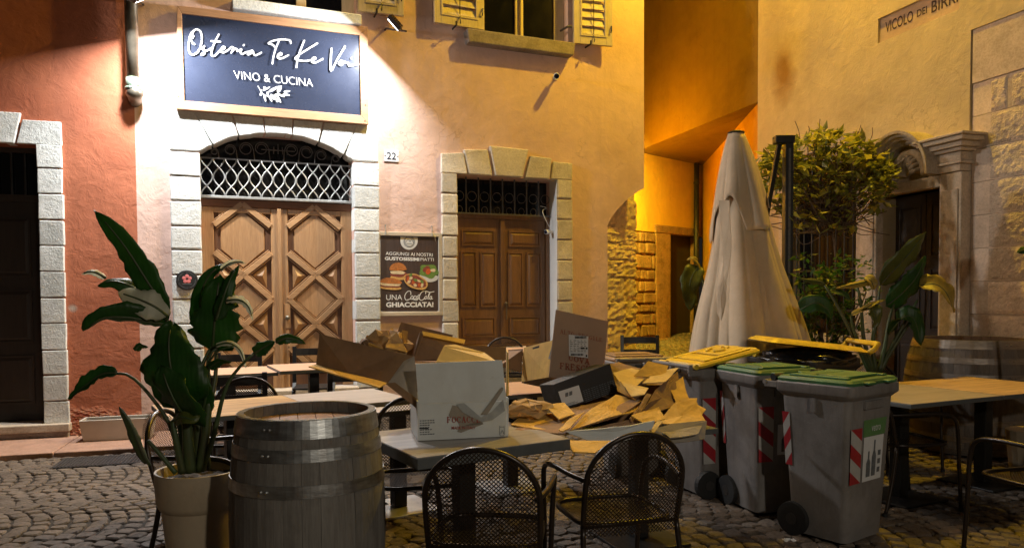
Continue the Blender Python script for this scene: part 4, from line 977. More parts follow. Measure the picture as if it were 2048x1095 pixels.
BW = Wall((2.57-1.45*.9, 14.3-1.36*.9), math.atan2(1.36, 1.45))
def passage_house():
    W = RW; zs = 4.18
    h = thing('passage_house', 'orange house bridging the alley above a low passage with a small stone doorway', 'house', W.o, W.ang)
    I = W.I
    def lc(x, y, z): return I @ V((x, y, z))
    fl = MB().box(-5.0, -.003, .0, .3, zs, 9); fl.build('wall', M['dim_orange_plaster'], h)
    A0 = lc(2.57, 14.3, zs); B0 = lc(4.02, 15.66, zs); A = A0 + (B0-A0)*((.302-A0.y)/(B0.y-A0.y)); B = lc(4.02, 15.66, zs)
    MB().board([(A.x, A.y, zs-.003), (B.x, B.y, zs-.003), (-.003, .302, zs-.003)], .15).build('passage_soffit', M['dim_orange_plaster'], h)
    sw0 = lc(3.48, 10.6, 0); sw1 = lc(4.02, 15.66, 0)
    sd = V((sw1.x-sw0.x, sw1.y-sw0.y, 0)).normalized()
    MB().board([(.0, .02, -.3), (.0, .02, zs+.1), (sw1.x, sw1.y, zs+.1), (sw1.x, sw1.y, -.3)], .25).build('passage_side_wall', M['orange_plaster'], h)
    # back wall in its own directions, written in the house's coordinates
    T = W.I @ BW.M
    def tr(mb): mb.v = [T @ p for p in mb.v]; return mb
    wl = (BW.I @ V((4.02, 15.66, 0))).x + .3
    d0, d1 = BW.u(1331, 560, .1), BW.u(1385, 560, .1); dz0, dz1 = BW.z(1360, 673, .1), BW.z(1355, 471, .1)
    zline = BW.z(1300, 463)
    jl, jr = BW.u(1310, 560), BW.u(1396, 560)
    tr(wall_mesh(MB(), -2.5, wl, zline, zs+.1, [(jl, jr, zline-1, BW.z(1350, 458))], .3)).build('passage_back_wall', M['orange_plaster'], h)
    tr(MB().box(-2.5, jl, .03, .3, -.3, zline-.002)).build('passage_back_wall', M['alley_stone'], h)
    # rubble stones beside the door
    random.seed(11)
    rows = [zline-.004]
    while rows[-1] > .35: rows.append(rows[-1]-random.uniform(.14, .3))
    for a, b in zip(rows, rows[1:]):
        x = BW.u(1262, 560); xe = jl-.01
        while x < xe-.05:
            x1 = min(xe, x+random.uniform(.16, .42)); x1 = xe if xe-x1 < .1 else x1
            pts = [(x+.008+random.uniform(0,.02), b+.008+random.uniform(0,.02)), (x1-.008-random.uniform(0,.02), b+.008+random.uniform(0,.02)), (x1-.008-random.uniform(0,.02), a-.008-random.uniform(0,.02)), (x+.008+random.uniform(0,.02), a-.008-random.uniform(0,.02))]
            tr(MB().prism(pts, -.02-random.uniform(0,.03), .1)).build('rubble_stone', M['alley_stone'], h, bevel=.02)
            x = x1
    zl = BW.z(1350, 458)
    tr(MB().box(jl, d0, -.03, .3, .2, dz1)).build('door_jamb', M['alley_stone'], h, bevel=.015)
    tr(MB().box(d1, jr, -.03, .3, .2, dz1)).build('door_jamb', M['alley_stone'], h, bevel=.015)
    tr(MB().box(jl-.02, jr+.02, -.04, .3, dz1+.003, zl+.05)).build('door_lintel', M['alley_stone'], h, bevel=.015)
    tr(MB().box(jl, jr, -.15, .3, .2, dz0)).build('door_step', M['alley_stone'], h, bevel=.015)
    tr(MB().box(d0, d1, .16, .2, dz0, dz1)).build('door_leaf', M['black_door'], h)
    hp = MB().tube([(d0+.08, .15, dz0+1.0), (d0+.08, .11, dz0+1.0), (d0+.18, .11, dz0+1.0)], .01, 6); tr(hp).build('door_handle', M['iron_light'], h)
passage_house()

# drainpipe in the passage corner
pa = BW.loc(1393, 400, -.09); pw = BW.M @ pa
t = thing('alley_drainpipe', 'dark drainpipe down the corner of the orange passage wall beside the small doorway', 'drainpipe', (pw.x, pw.y, .45))
MB().tube([(0,0,0), (0,0,4.18-.45)], .055, 10).build('pipe', M['iron_dark'], t, smooth=True)
for z in (.8, 2.2, 3.3): MB().lathe([(.064, z), (.064, z+.04)], 12).build('pipe_clip', M['iron_dark'], t)

# sign board
def sign():
    W = PINK; y = -.085
    c = W.loc(545, 140, y); org = V((c.x, 0, c.z))
    t = thing('restaurant_sign', 'dark blue restaurant sign with white handwriting in a pine frame over the arched door', 'sign', W.M @ org, W.ang)
    Q = [(363.5, 27.5), (718.6, 71), (722, 231), (369, 202)]
    O = [(354, 12), (735, 55), (737, 249), (352.5, 218)]
    q = [W.loc(*p, y) for p in Q]; o = [W.loc(*p, y) for p in O]
    b = MB(); b.board([p+V((0, .012, 0)) for p in q][::-1], .02).build('panel', M['sign_blue'], t, org=org)
    for i in range(4):
        j = (i+1) % 4
        MB().board([o[i]-V((0,.012,0)), o[j]-V((0,.012,0)), q[j]-V((0,.012,0)), q[i]-V((0,.012,0))][::-1], .07).build('frame_plank', M['sign_wood'], t, bevel=.004, org=org)
    fn = lambda x, yy: W.loc(x, yy, y-.006)
    fn0 = lambda x, yy: W.loc(x, yy, y+.004)
    c1 = lambda st: [[(360+a/10.951, 40+b_/10.951) for a, b_ in s_] for s_ in st]
    c2 = lambda st: [[(530+a/7.067, 60+b_/7.067) for a, b_ in s_] for s_ in st]
    ost = c1([[(315,535),(262,490),(240,430),(300,360),(262,345),(290,260),(350,210),(425,232),(470,320),(478,440),(445,590),(375,715),(290,760),(220,735),(192,640),(196,480),(225,330),(290,240)],
              [(480,640),(540,565),(500,640),(545,690),(520,755),(465,757),(560,690),(690,622)],
              [(850,320),(770,470),(710,620),(685,740),(720,798),(790,760),(880,660),(960,640),(985,605),(940,590),(895,650),(905,705),(970,710),(1060,655),(1120,600),(1165,605),(1150,660),(1120,722)],
              [(680,465),(880,480)], [(1130,705),(1200,632),(1240,640),(1255,685),(1345,640),(1325,715),(1370,747),(1450,705),(1500,700)], [(1392,560),(1398,545)],
              [(1580,670),(1510,700),(1482,758),(1540,742),(1600,690),(1615,745),(1660,775),(1780,715)]])
    rest = c2([[(365,190),(350,150),(250,135),(130,150),(48,190),(110,210),(140,245)], [(200,150),(150,270),(120,380),(105,478)],
               [(180,372),(235,347),(220,325),(185,350),(180,392),(230,405),(330,357)], [(555,152),(500,290),(460,420),(445,530)],
               [(740,190),(560,300),(440,385),(445,420),(560,440),(640,427)], [(665,427),(715,410),(700,387),(665,412),(667,455),(720,460),(815,410)],
               [(940,265),(930,420),(935,578),(1020,420),(1130,235)], [(1075,435),(1045,470),(1070,500),(1105,475),(1080,440),(1130,455),(1180,468),(1190,505),(1260,495),(1318,488)], [(1220,404),(1224,396)]])
    mb = MB(); add_script(mb, ost + rest, fn, 3.3); mb.build('script_lettering', M['white_paint'], t, org=org, recalc=False)
    mb = MB(); add_text(mb, 'VINO & CUCINA', [fn0(466.6, 141.5)-V((0,.006,0)), fn0(625, 158.5)-V((0,.006,0)), fn0(626, 174)-V((0,.006,0)), fn0(469, 158)-V((0,.006,0))], offset=-0.008)
    mb.build('lettering', M['white_paint'], t, org=org, recalc=False)
    br = MB(); k = 3.65
    add_script(br, [[(300+a/k, b_/k) for a, b_ in s_] for s_ in [[(788,628),(830,690),(900,705),(960,690)], [(830,690),(880,715),(930,735)]]], fn0_off(W, y), 1.2)
    for (x, yy, l, a, wd) in ((850,648,62,-25,20),(905,650,90,-28,26),(945,650,60,-62,34),(1000,668,50,-8,18),(995,692,55,10,20),(960,698,55,25,18),(860,690,45,75,18),(838,715,60,75,20),(880,722,50,62,18),(905,712,70,45,24),(940,722,65,60,20),(812,672,40,78,16),(925,690,40,-15,16)):
        pts = []
        for i in range(12):
            s_ = math.pi*2*i/12; u_ = math.cos(s_)*l/2; v_ = math.sin(s_)*wd/2.6*(1-.25*math.cos(s_))
            ca, sa = math.cos(R(a)), math.sin(R(a)); pts.append(fn0_off(W, y)(300+(x+u_*ca-v_*sa)/k, (yy+u_*sa+v_*ca)/k))
        br.add(pts, [tuple(range(12))])
    for (x, yy) in ((835, 640), (808, 690), (915, 703), (930, 738)):
        br.add([fn0_off(W, y)(300+(x+9*math.cos(i*.785))/k, (yy+9*math.sin(i*.785))/k) for i in range(8)], [tuple(range(8))])
    br.build('olive_branch', M['white_paint'], t, org=org, recalc=False)
    sc_ = MB()
    for (px, py) in ((357, 193), (731, 210), (730, 242)):
        p = W.loc(px, py, y-.013); sc_.lathe([(.008, -.003), (.006, .003)], 8, Matrix.Translation(p) @ Matrix.Rotation(R(90), 4, 'X'))
    sc_.build('screw', M['iron_dark'], t, org=org)
def fn0_off(W, y): return lambda a, b: W.loc(a, b, y-.003)
sign()

# floodlights that light the sign
def flood(px, py, inward, label, power, tilt, py2, aim):        # asymmetric optics: the beam leaves the housing at its own angle
    W = PINK
    yy = -.62; p = W.loc(px, py, yy); org = V((p.x, 0, p.z))
    t = thing('floodlight', label, 'floodlight', W.M @ org, W.ang, 'floodlights on both sides of the sign')
    d = V((inward*py2, tilt, -math.sqrt(1-py2*py2))).normalized()       # beam direction in wall coordinates
    a = V((inward*.7, 0, .7)); b = d.cross(a).normalized(); a = b.cross(d).normalized()
    o = V((0, yy, 0))
    body = MB(); M4 = Matrix((( a.x, b.x, d.x, o.x), (a.y, b.y, d.y, o.y), (a.z, b.z, d.z, o.z), (0,0,0,1)))
    body.box(-.085, .085, -.11, .11, -.05, .0, M=M4)
    for i in range(7): body.box(-.075+i*.024, -.068+i*.024, -.10, .10, -.075, -.05, M=M4)
    body.build('housing', M['flood_body'], t, bevel=.004)
    MB().box(-.07, .07, -.095, .095, .001, .004, M=M4).build('diode_panel', M['led_off'], t)
    br = MB().tube([M4 @ V((-.095, 0, -.03)), M4 @ V((-.14, 0, -.06)), (0-inward*.05, -.04, .16), (0-inward*.05, 0, .16)], .011, 6).build('bracket', M['flood_body'], t)
    wp = W.M @ (org + o + d*.05); wd = W.M.to_3x3() @ V(aim).normalized()
    lamp('floodlight_beam', 'AREA', wp, power, (.96, .98, 1.0), .14, wd, .18)
    return t
flood(786, 50, -1, 'white floodlight on the wall beside the right end of the sign', 108, .42, .70, (-.65, -.12, -.74))
flood(288, -2, 1, 'white floodlight beside the drainpipe at the left end of the sign', 175, .36, .55, (.24, -.14, -.95))
# ================================================================== GROUND
def ground():
    mb = MB()
    xs = [-60, -20, -9] + [-8+.5*i for i in range(33)] + [9.5, 20, 60]
    ys = [-60, -20, -6] + [-4+.5*i for i in range(45)] + [20, 30, 60]
    n = len(ys)
    vs = [(x, y, ground_z(x, min(y, 19))-.013) for x in xs for y in ys]
    fs = [(i*n+j, (i+1)*n+j, (i+1)*n+j+1, i*n+j+1) for i in range(len(xs)-1) for j in range(n-1)]
    mb.add(vs, fs)
    g = mb.build('ground', M['soil_joint'], None, smooth=True); g['kind'] = 'structure'
    # cobbles in segmental arcs
    rnd = random.Random(3)
    var = []
    for k in range(6):
        b = MB(); nn_ = 12; rk = random.Random(50+k)
        rad = [(.5*(abs(math.cos(t))**4.5+abs(math.sin(t))**4.5)**(-1/4.5))*rk.uniform(.93, 1.03) for t in [2*math.pi*(i+.5)/nn_ for i in range(nn_)]]
        tl = [rk.uniform(-.006, .006), rk.uniform(-.006, .006)]
        for (f_, z_) in ((.0, .0035), (.5, .003), (.86, 0), (1.0, -.010), (1.0, -.05)):
            for i in range(nn_):
                t = 2*math.pi*(i+.5)/nn_; x, y = rad[i]*f_*math.cos(t), rad[i]*f_*math.sin(t)
                b.v.append(V((x, y, z_ + tl[0]*x*2 + tl[1]*y*2 + (rk.uniform(-.0012, .0012) if f_ < .9 else 0))))
        for q in range(4):
            for i in range(nn_): b.f.append((q*nn_+i, (q+1)*nn_+i, (q+1)*nn_+(i+1) % nn_, q*nn_+(i+1) % nn_)); b.m.append(0)
        me = b.mesh('cobblestone', M['cobble'], False); var.append(me)
    items = []
    pitch = .113; Wd = 1.36; Ra = .80
    for c in range(-16, 12):
        xc = c*Wd + .15
        for r in range(-2, 165):
            yb = -.6 + r*pitch + (.05 if c % 2 else 0)
            amax = math.asin(Wd/2/Ra); na = int(2*amax*Ra/(pitch*1.02)); 
            for i in range(na):
                a = -amax + (i+.5+rnd.uniform(-.06,.06))*2*amax/na
                x = xc + Ra*math.sin(a); y = yb + Ra*math.cos(a) - Ra*math.cos(amax)
                # pattern runs along the house fronts
                X = x*math.cos(R(-74)) - y*math.sin(R(-74)) - 9; Y = y*math.cos(R(-74)) + x*math.sin(R(-74)) + 3
                if not (-7.5 < X < 6.5 and .9 < Y < 15.5): continue
                p = RED.I @ V((X, Y, 0)); 
                if p.x < 1.25 and p.y > -.92: continue
                p = PINK.I @ V((X, Y, 0)); u2 = PINK.u(1288, 400)
                if 0 < p.x < u2+.2 and p.y > -.05: continue
                if (RW.I @ V((X, Y, 0))).x > 0 and (RW.I @ V((X, Y, 0))).y > -.02: continue
                wx = 2*amax*Ra/na*rnd.uniform(.90, .96); wy = pitch*rnd.uniform(.88, .95)
                items.append((X, Y, -a+R(-74)+rnd.uniform(-.06,.06), wx, wy, rnd.uniform(-.004, .004), rnd.randrange(6), rnd.random()))
    # the three hundred that show largest keep their own object
    inv = (Matrix.Translation(CAM) @ ROT.to_4x4()).inverted()
    def seen(X, Y):
        q = inv @ V((X, Y, 0)); px = 1024 - q.x/q.z*F; py = 547.5 + (q.y/q.z + SHY*2048/F)*F
        if not (0 < px < 2048 and 880 < py < 1100): return False
        return px < 300 or (785 < px < 850 and py > 985) or (1090 < px < 1400 and py > 990) or (1400 < px < 1580 and py > 1030) or (1800 < px < 1900 and py > 930)
    vis = sorted([it for it in items if seen(it[0], it[1])], key=lambda it: it[1])[:300]
    vs_ = set(map(id, vis))
    for it in vis:
        o = bpy.data.objects.new('cobblestone', var[it[6]]); COL.objects.link(o); o.parent = g
        o.location = (it[0], it[1], ground_z(it[0], it[1])+it[5]); o.rotation_euler = (rnd.uniform(-.03,.03), rnd.uniform(-.03,.03), it[2]); o.scale = (it[3], it[4], 1)
    V_, F_ = [], []
    base = [([v.co.copy() for v in m.vertices], [tuple(p.vertices) for p in m.polygons]) for m in var]
    for it in items:
        if id(it) in vs_: continue
        ca, sa = math.cos(it[2]), math.sin(it[2]); b0 = len(V_); z0 = ground_z(it[0], it[1])+it[5]
        for v in base[it[6]][0]:
            x, y = v.x*it[3], v.y*it[4]; V_.append((it[0]+x*ca-y*sa, it[1]+x*sa+y*ca, z0+v.z))
        F_ += [tuple(b0+i for i in f) for f in base[it[6]][1]]
    me = bpy.data.meshes.new('cobble_paving'); me.from_pydata(V_, [], F_); me.materials.append(M['cobble']); me.update()
    o = bpy.data.objects.new('cobble_paving', me); COL.objects.link(o); o.parent = g; o['kind'] = 'stuff'
    # pavement strip of pink slabs along the red house
    pv = thing('pavement', 'pink stone pavement strip', 'pavement', RED.o, RED.ang); pv['kind'] = 'structure'; del pv['category']; del pv['label']
    x = -7.0
    while x < 1.2:
        wd = rnd.uniform(.7, 1.1)
        MB().box(x+.004, min(1.2, x+wd)-.004, -.90, -.02, -.1, .045+rnd.uniform(-.003,.003)).build('slab', M['porphyry'], pv, bevel=.008)
        x += wd
ground()

# drain grate in the paving
def grate():
    c = [onz(*p, .02) for p in ((150, 945), (300, 915), (300, 895), (165, 912))]
    m = (c[0]+c[1]+c[2]+c[3])/4
    t = thing('drain_grate', 'perforated grey metal drain cover set in the cobbles by the pavement', 'drain cover', (m.x, m.y, 0.0), RED.ang)
    fr = MB()
    fr.box(-.46,.46,-.22,.22,-.03,.010); fr.build('cover_plate', M['iron_dark'], t)
    b = MB()
    for i in range(31):
        for j in range(13):
            x, y = -.43+i*.0285, -.195+j*.0325
            b.box(x-.007, x+.007, y-.011, y+.011, .0102, .016)
    b.build('tread_stud', M['iron'], t)
grate()

# planter box by the red wall
def planter():
    p = onz(226, 880, .045); lw = .62
    t = thing('planter_box', 'low white rectangular planter box against the red wall', 'planter', (p.x, p.y+.12, .045), RED.ang)
    b = MB(); h_ = .21
    b.add([(-.30,-.10,0),(.30,-.10,0),(.30,.10,0),(-.30,.10,0),(-.33,-.125,h_),(.33,-.125,h_),(.33,.125,h_),(-.33,.125,h_),
           (-.315,-.11,h_),(.315,-.11,h_),(.315,.11,h_),(-.315,.11,h_),(-.315,-.11,h_-.04),(.315,-.11,h_-.04),(.315,.11,h_-.04),(-.315,.11,h_-.04)],
          [(0,1,5,4),(1,2,6,5),(2,3,7,6),(3,0,4,7),(4,5,9,8),(5,6,10,9),(6,7,11,10),(7,4,8,11),(8,9,13,12),(9,10,14,13),(10,11,15,14),(11,8,12,15),(0,3,2,1)])
    b.build('box', M['planter'], t, bevel=.004)
    MB().grid(lambda i, j: (-.31+.62*i, -.108+.216*j, h_-.03+.02*mnoise.noise(V((i*9, j*4, 2)))), 16, 6).build('soil', M['soil'], t)
planter()

# drainpipe between the red and pink fronts
def pipe():
    W = PINK; p = W.loc(264, 100, -.10); org = V((p.x, 0, 0)); zb = W.z(268, 176, -.1)
    t = thing('drainpipe', 'weathered copper drainpipe ending in a bulb outlet above the red and pink house join', 'drainpipe', W.M @ (org+V((0,0,zb-.1))), W.ang)
    o2 = org + V((0, 0, zb-.1))
    MB().tube([(p.x, -.10, zb+.10), (p.x, -.10, 6.5)], .062, 14).build('pipe', M['copper'], t, smooth=True, org=o2)
    MB().tube([(p.x, -.10, zb-.02), (p.x, -.10, zb+.10)], .066, 14).build('sleeve', M['verdigris'], t, smooth=True, org=o2)
    b = MB().ball((p.x+.015, -.095, zb-.05), .085, 8, (1,1,.95)); b.tube([(p.x+.015, -.09, zb-.06), (p.x+.01, .02, zb-.12)], [.075, .06], 12)
    smooth_angle(b.build('outlet_bulb', M['copper'], t, org=o2), 50)
    MB().lathe([(.074, 0), (.078, .012), (.074, .024)], 16, Matrix.Translation((p.x, -.10, zb-.02))).build('collar', M['verdigris'], t, org=o2)
    for z in (5.2,): MB().lathe([(.07, 0), (.07, .05)], 14, Matrix.Translation((p.x, -.10, z))).build('pipe_clip', M['copper'], t, org=o2)
pipe()

# house number
def number():
    W = PINK; y = -.012
    c = W.loc(782.5, 312, y); org = V((c.x, 0, c.z))
    t = thing('house_number', 'white enamel house number plate reading 22 beside the arched door', 'house number', W.M @ org, W.ang)
    a, b = W.u(768, 312), W.u(797, 312); hz = (W.z(782, 300.5)-W.z(782, 323))/2
    MB().box(a, b, y, 0, c.z-hz, c.z+hz).build('plate', M['enamel'], t, bevel=.004, org=org)
    mb = MB(); ww = b-a
    add_text(mb, '22', [(a+ww*.18, y-.002, c.z+hz*.66), (b-ww*.18, y-.002, c.z+hz*.66), (b-ww*.18, y-.002, c.z-hz*.62), (a+ww*.18, y-.002, c.z-hz*.62)], offset=.012)
    mb.build('digits', M['ink_blue'], t, org=org, recalc=False)
    s = MB()
    for x in (a+ww*.07, b-ww*.07): s.lathe([(.008, 0), (.006, .004)], 8, Matrix.Translation((x, y, c.z)) @ Matrix.Rotation(R(90), 4, 'X'))
    s.build('screw', M['iron_dark'], t, org=org)
number()

# round plate on the portal stone
def roundel():
    W = PINK; y = -.055; c = W.loc(374, 560, y); org = V((c.x, 0, c.z)); r = W.u(396, 560, y)-c.x
    t = thing('wall_plaque', 'black round plaque with a pink emblem on the portal stone behind the potted plant', 'plaque', W.M @ org, W.ang)
    RX = Matrix.Translation((c.x, y, c.z)) @ Matrix.Rotation(R(90), 4, 'X')
    MB().lathe([(r, -.02), (r, .006), (r*.93, .010)], 28, RX).build('disc', M['tag_black'], t, org=org)
    mb = MB()
    for i in range(5):
        a = 2*math.pi*i/5+.3; mb.ball((c.x+.03*math.cos(a), y-.012, c.z+.012+.03*math.sin(a)), .02, 4, (1,.1,1))
    mb.build('emblem', M['pink_print'], t, org=org)
    mb = MB()
    for i in range(40):
        if i % 10 > 7: continue
        a = 2*math.pi*i/40; mb.box(-.004, .004, -.0015, 0, r*.74, r*.80, M=Matrix.Translation((c.x, y-.010, c.z)) @ Matrix.Rotation(a, 4, 'Y'))
    mb.box(c.x-.045, c.x+.045, y-.0115, y-.010, c.z-.045, c.z-.037)
    mb.build('rim_lettering', M['ink_grey'], t, org=org)
roundel()

# security camera
def cctv():
    W = PINK; y = -.16; c = W.loc(1113, 152, y); org = V((c.x, 0, c.z))
    t = thing('security_camera', 'small white bullet security camera on the yellow lit wall under the window', 'security camera', W.M @ org, W.ang)
    d = V((-.35, -.8, -.30)).normalized(); p = V((c.x, y, c.z))
    MB().tube([p-d*.09, p+d*.05], .036, 14).build('body', M['white_plastic'], t, smooth=False, bevel=.004, org=org)
    MB().tube([p+d*.05, p+d*.056], .031, 14).build('lens_ring', M['dark_lens'], t, org=org)
    MB().tube([p+d*.056, p+d*.060], .015, 10).build('lens', M['glass_dark'], t, org=org)
    MB().tube([(c.x+.06, 0, c.z+.03), (c.x+.05, -.05, c.z+.03), p-d*.04], .014, 8).tube([(c.x+.06, -.012, c.z+.03), (c.x+.06, 0, c.z+.03)], .035, 12).build('bracket', M['white_plastic'], t, org=org)
cctv()
def bell():
    W = PINK; c = W.loc(1098, 463, .10); org = V((c.x, 0, c.z))
    t = thing('door_camera', 'tiny white camera with a loose cable on the reveal of the brown door', 'security camera', W.M @ org, W.ang)
    p = V((c.x, .10, c.z)); MB().tube([p+V((.07,0,0)), p, p+V((-.06,-.03,-.01))], [.02,.03,.03], 10).build('body', M['white_plastic'], t, org=org)
    MB().tube([p+V((-.06,-.03,-.01)), p+V((-.066,-.033,-.011))], .024, 10).build('lens', M['dark_lens'], t, org=org)
    MB().tube(spline([p+V((.03,0,.02)), p+V((-.05,-.02,.14)), p+V((-.09,0,.26)), p+V((-.02,.04,.31)), p+V((-.10,.05,.33))], 5), .004, 5).build('cable', M['white_plastic'], t, org=org)
bell()

# poster
def poster():
    W = PINK; y = -.03
    q = [(750.5, 461), (886.5, 467.5), (884, 631), (754.8, 631)]
    c = W.loc(818, 546, y); org = V((c.x, 0, c.z))
    t = thing('poster', 'framed dark food poster hung on the pink wall between the two doors', 'poster', W.M @ org, W.ang)
    P = [W.loc(*p, y) for p in q]
    a = (P[0].x+P[3].x)/2; b = (P[1].x+P[2].x)/2; d = (P[2].z+P[3].z)/2; e = (P[0].z+P[1].z)/2
    fw = .045
    for (x0, x1, z0, z1) in ((a, b, e-fw, e), (a, b, d, d+fw), (a, a+fw, d+fw, e-fw), (b-fw, b, d+fw, e-fw)):
        MB().box(x0, x1, y, -.002, z0, z1).build('frame', M['poster_frame'], t, bevel=.004, org=org)
    yi = y+.014
    MB().box(a+fw, b-fw, yi, -.004, d+fw, e-fw).build('backing_card', M['paper'], t, org=org)
    k = 5.7625
    f = lambda x, z, yy=yi-.001: V((W.u(740+x/k, 450+z/k, yy), yy, W.z(740+x/k, 450+z/k, yy)))
    def rr(x0, x1, z0, z1, r):
        out = []
        for cx, cz, a0 in ((x1-r, z0+r, -90), (x1-r, z1-r, 0), (x0+r, z1-r, 90), (x0+r, z0+r, 180)):
            out += [(cx+r*math.cos(R(a0+t_*22.5)), cz+r*math.sin(R(a0+t_*22.5))) for t_ in range(5)]
        return out
    MB().add([f(*p) for p in rr(120, 785, 118, 992, 22)], [tuple(range(20))]).build('printed_ground', M['poster_board'], t, org=org)
    y2 = yi-.002; g = lambda x, z: f(x, z, y2)
    MB().add([g(*p) for p in [(350, 130), (550, 138)] + [(450+100*math.cos(i*math.pi/12), 183+100*math.sin(i*math.pi/12)) for i in range(13)]], [tuple(range(15))]).build('printed_badge', M['paper'], t, org=org)
    y3 = yi-.003; h = lambda x, z: f(x, z, y3)
    mb = MB(); add_script(mb, [[(452+62*math.cos(i*.3142), 190+62*math.sin(i*.3142)) for i in range(21)], [(452+52*math.cos(i*.3142), 190+52*math.sin(i*.3142)) for i in range(21)], [(410,200),(440,160),(460,190),(480,165),(500,205)], [(420,215),(480,215)]], h, 5)
    mb.build('printed_crest', M['ink_grey'], t, org=org, recalc=False)
    tx = MB()
    def line(s_, x0, x1, z0, z1, sl=.04, off=0.0): add_text(tx, s_, [h(x0, z0), h(x1, z0+(x1-x0)*sl), h(x1, z1+(x1-x0)*sl), h(x0, z1)], offset=off)
    line('AGGIUNGI AI NOSTRI', 180, 722, 305, 343, .035, .004); line('GUSTOSISSIMI', 170, 568, 362, 402, .03, .035); line('PIATTI', 582, 735, 376, 411, .02, .004)
    line('UNA', 186, 372, 800, 862, 0, .004); line('GHIACCIATA!', 184, 732, 886, 945, -.005, .04)
    coca = [[(470,800),(468,765),(440,760),(410,790),(400,830),(415,862),(445,858),(475,835)], [(480,815),(466,838),(478,852),(496,838),(494,815),(480,815)], [(528,818),(514,815),(504,838),(512,852),(530,843)], [(556,818),(540,818),(532,842),(545,850),(556,820),(554,848),(570,842)],
            [(556,806),(574,800)], [(640,790),(642,765),(615,758),(585,785),(568,830),(580,862),(606,860),(636,835)], [(600,768),(640,758),(690,772),(738,764)], [(640,818),(626,838),(636,852),(654,838),(652,816),(640,818)], [(664,848),(680,810),(692,772),(676,800),(668,845),(684,845)], [(712,820),(694,822),(688,845),(700,852),(712,822),(708,850),(722,846)], [(420,862),(470,850),(530,862),(548,858)]]
    add_script(tx, coca, h, 9)
    tx.build('printed_lettering', M['white_paint'], t, org=org, recalc=False)
    def blob(name, mt, cx, cz, rx, rz, ang=0, n=18, wob=.0, lay=0, half=None):
        yy = yi-.0025-.0006*lay; pts = []
        for i in range(n):
            th = 2*math.pi*i/n; w_ = 1+wob*math.sin(i*5.1+cx); x, z = rx*math.cos(th)*w_, rz*math.sin(th)*w_
            if half == 'top' and z > 0: z *= .15
            if half == 'bot' and z < 0: z *= .25
            ca, sa = math.cos(R(ang)), math.sin(R(ang)); pts.append(f(cx+x*ca-z*sa, cz+x*sa+z*ca, yy))
        return MB().add(pts, [tuple(range(n))]).build(name, M[mt], t, org=org)
    blob('printed_burger', 'bread', 325, 600, 92, 34, 0, 18, .03, 1); blob('printed_burger', 'meat', 328, 562, 98, 36, 0, 24, .08, 2); blob('printed_burger', 'cheese', 320, 545, 92, 20, 2, 24, .1, 3); blob('printed_burger', 'bun', 322, 512, 100, 80, 0, 20, 0, 4, 'top')
    blob('printed_sandwich', 'bread', 238, 720, 132, 24, 3, 18, .05, 5); blob('printed_sandwich', 'meat', 238, 700, 120, 18, 2, 24, .12, 6); blob('printed_sandwich', 'cheese', 238, 680, 126, 22, 2, 24, .1, 7); blob('printed_sandwich', 'bun', 238, 664, 130, 58, 4, 20, .02, 8, 'top')
    blob('printed_bowl', 'paper', 682, 585, 112, 70, 5, 22, 0, 1, 'bot'); blob('printed_salad', 'salad', 680, 530, 112, 78, 8, 26, .12, 2); blob('printed_salad', 'meat', 655, 510, 45, 38, 20, 14, .2, 3); blob('printed_salad', 'tomato', 672, 535, 34, 30, 0, 12, .15, 4); blob('printed_salad', 'cheese', 725, 520, 26, 22, 0, 12, .2, 4)
    blob('printed_pizza', 'bread', 526, 650, 148, 82, 22, 26, .02, 9); blob('printed_pizza', 'meat', 524, 645, 128, 64, 22, 30, .06, 10)
    for i, (x, z, m_) in enumerate(((470,610,'cheese'),(560,640,'cheese'),(520,690,'cheese'),(600,690,'cheese'),(450,650,'cheese'),(470,575,'salad'),(525,632,'salad'),(600,650,'salad'),(500,660,'tomato'),(570,690,'tomato'),(440,615,'tomato'))):
        blob('printed_pizza', m_, x, z, 26, 15, 30*i, 10, .2, 11)
    hk = MB()
    for px, py in ((771, 453), (864, 455)):
        p = W.loc(px, py, -.02); hk.tube([(p.x, 0, p.z+.02), (p.x, -.03, p.z+.02), (p.x, -.03, e+.0), (p.x+.006, -.034, e-.03)], .006, 5)
    hk.tube([(W.u(864, 455), -.03, e), (W.u(868, 470), -.045, e-.05), (W.u(869, 476), -.04, e-.1)], .003, 4)
    hk.build('hook', M['iron_light'], t, org=org)
poster()

# ================================================================== FURNITURE
def table(loc, yaw, label, top='laminate', w=.8, d=.7, th=.035, edge=None, plate='table_iron', z=.75, group='café tables'):
    t = thing('cafe_table', label, 'table', (loc[0], loc[1], ground_z(loc[0], loc[1])), yaw, group)
    MB().box(-w/2, w/2, -d/2, d/2, z-th+.004, z-.003).build('table_edge', M[edge or 'table_edge'], t, bevel=.004)
    MB().box(-w/2+.002, w/2-.002, -d/2+.002, d/2-.002, z-.003, z).build('tabletop', M[top], t)
    MB().box(-.045, .045, -.045, .045, .02, z-th).build('column', M['table_iron'], t, bevel=.006)
    MB().box(-.18, .18, -.16, .16, z-th-.022, z-th-.001).build('top_bracket', M['table_iron'], t)
    MB().box(-.22, .22, -.22, .22, 0, .018).build('base_plate', M[plate], t, bevel=.005)
    return t
def corner_table(c, yaw, w, d):           # centre from the near-left corner
    e1 = V((math.cos(yaw), math.sin(yaw))); e2 = V((-math.sin(yaw), math.cos(yaw)))
    return V(c) + e1*w/2 + e2*d/2
yw = R(31); T1c = corner_table((-.407, 3.135), yw, .80, .70)
T1 = table(T1c, yw, 'grey topped café table in front carrying the white focaccia box', 'laminate', .8, .7, .058)
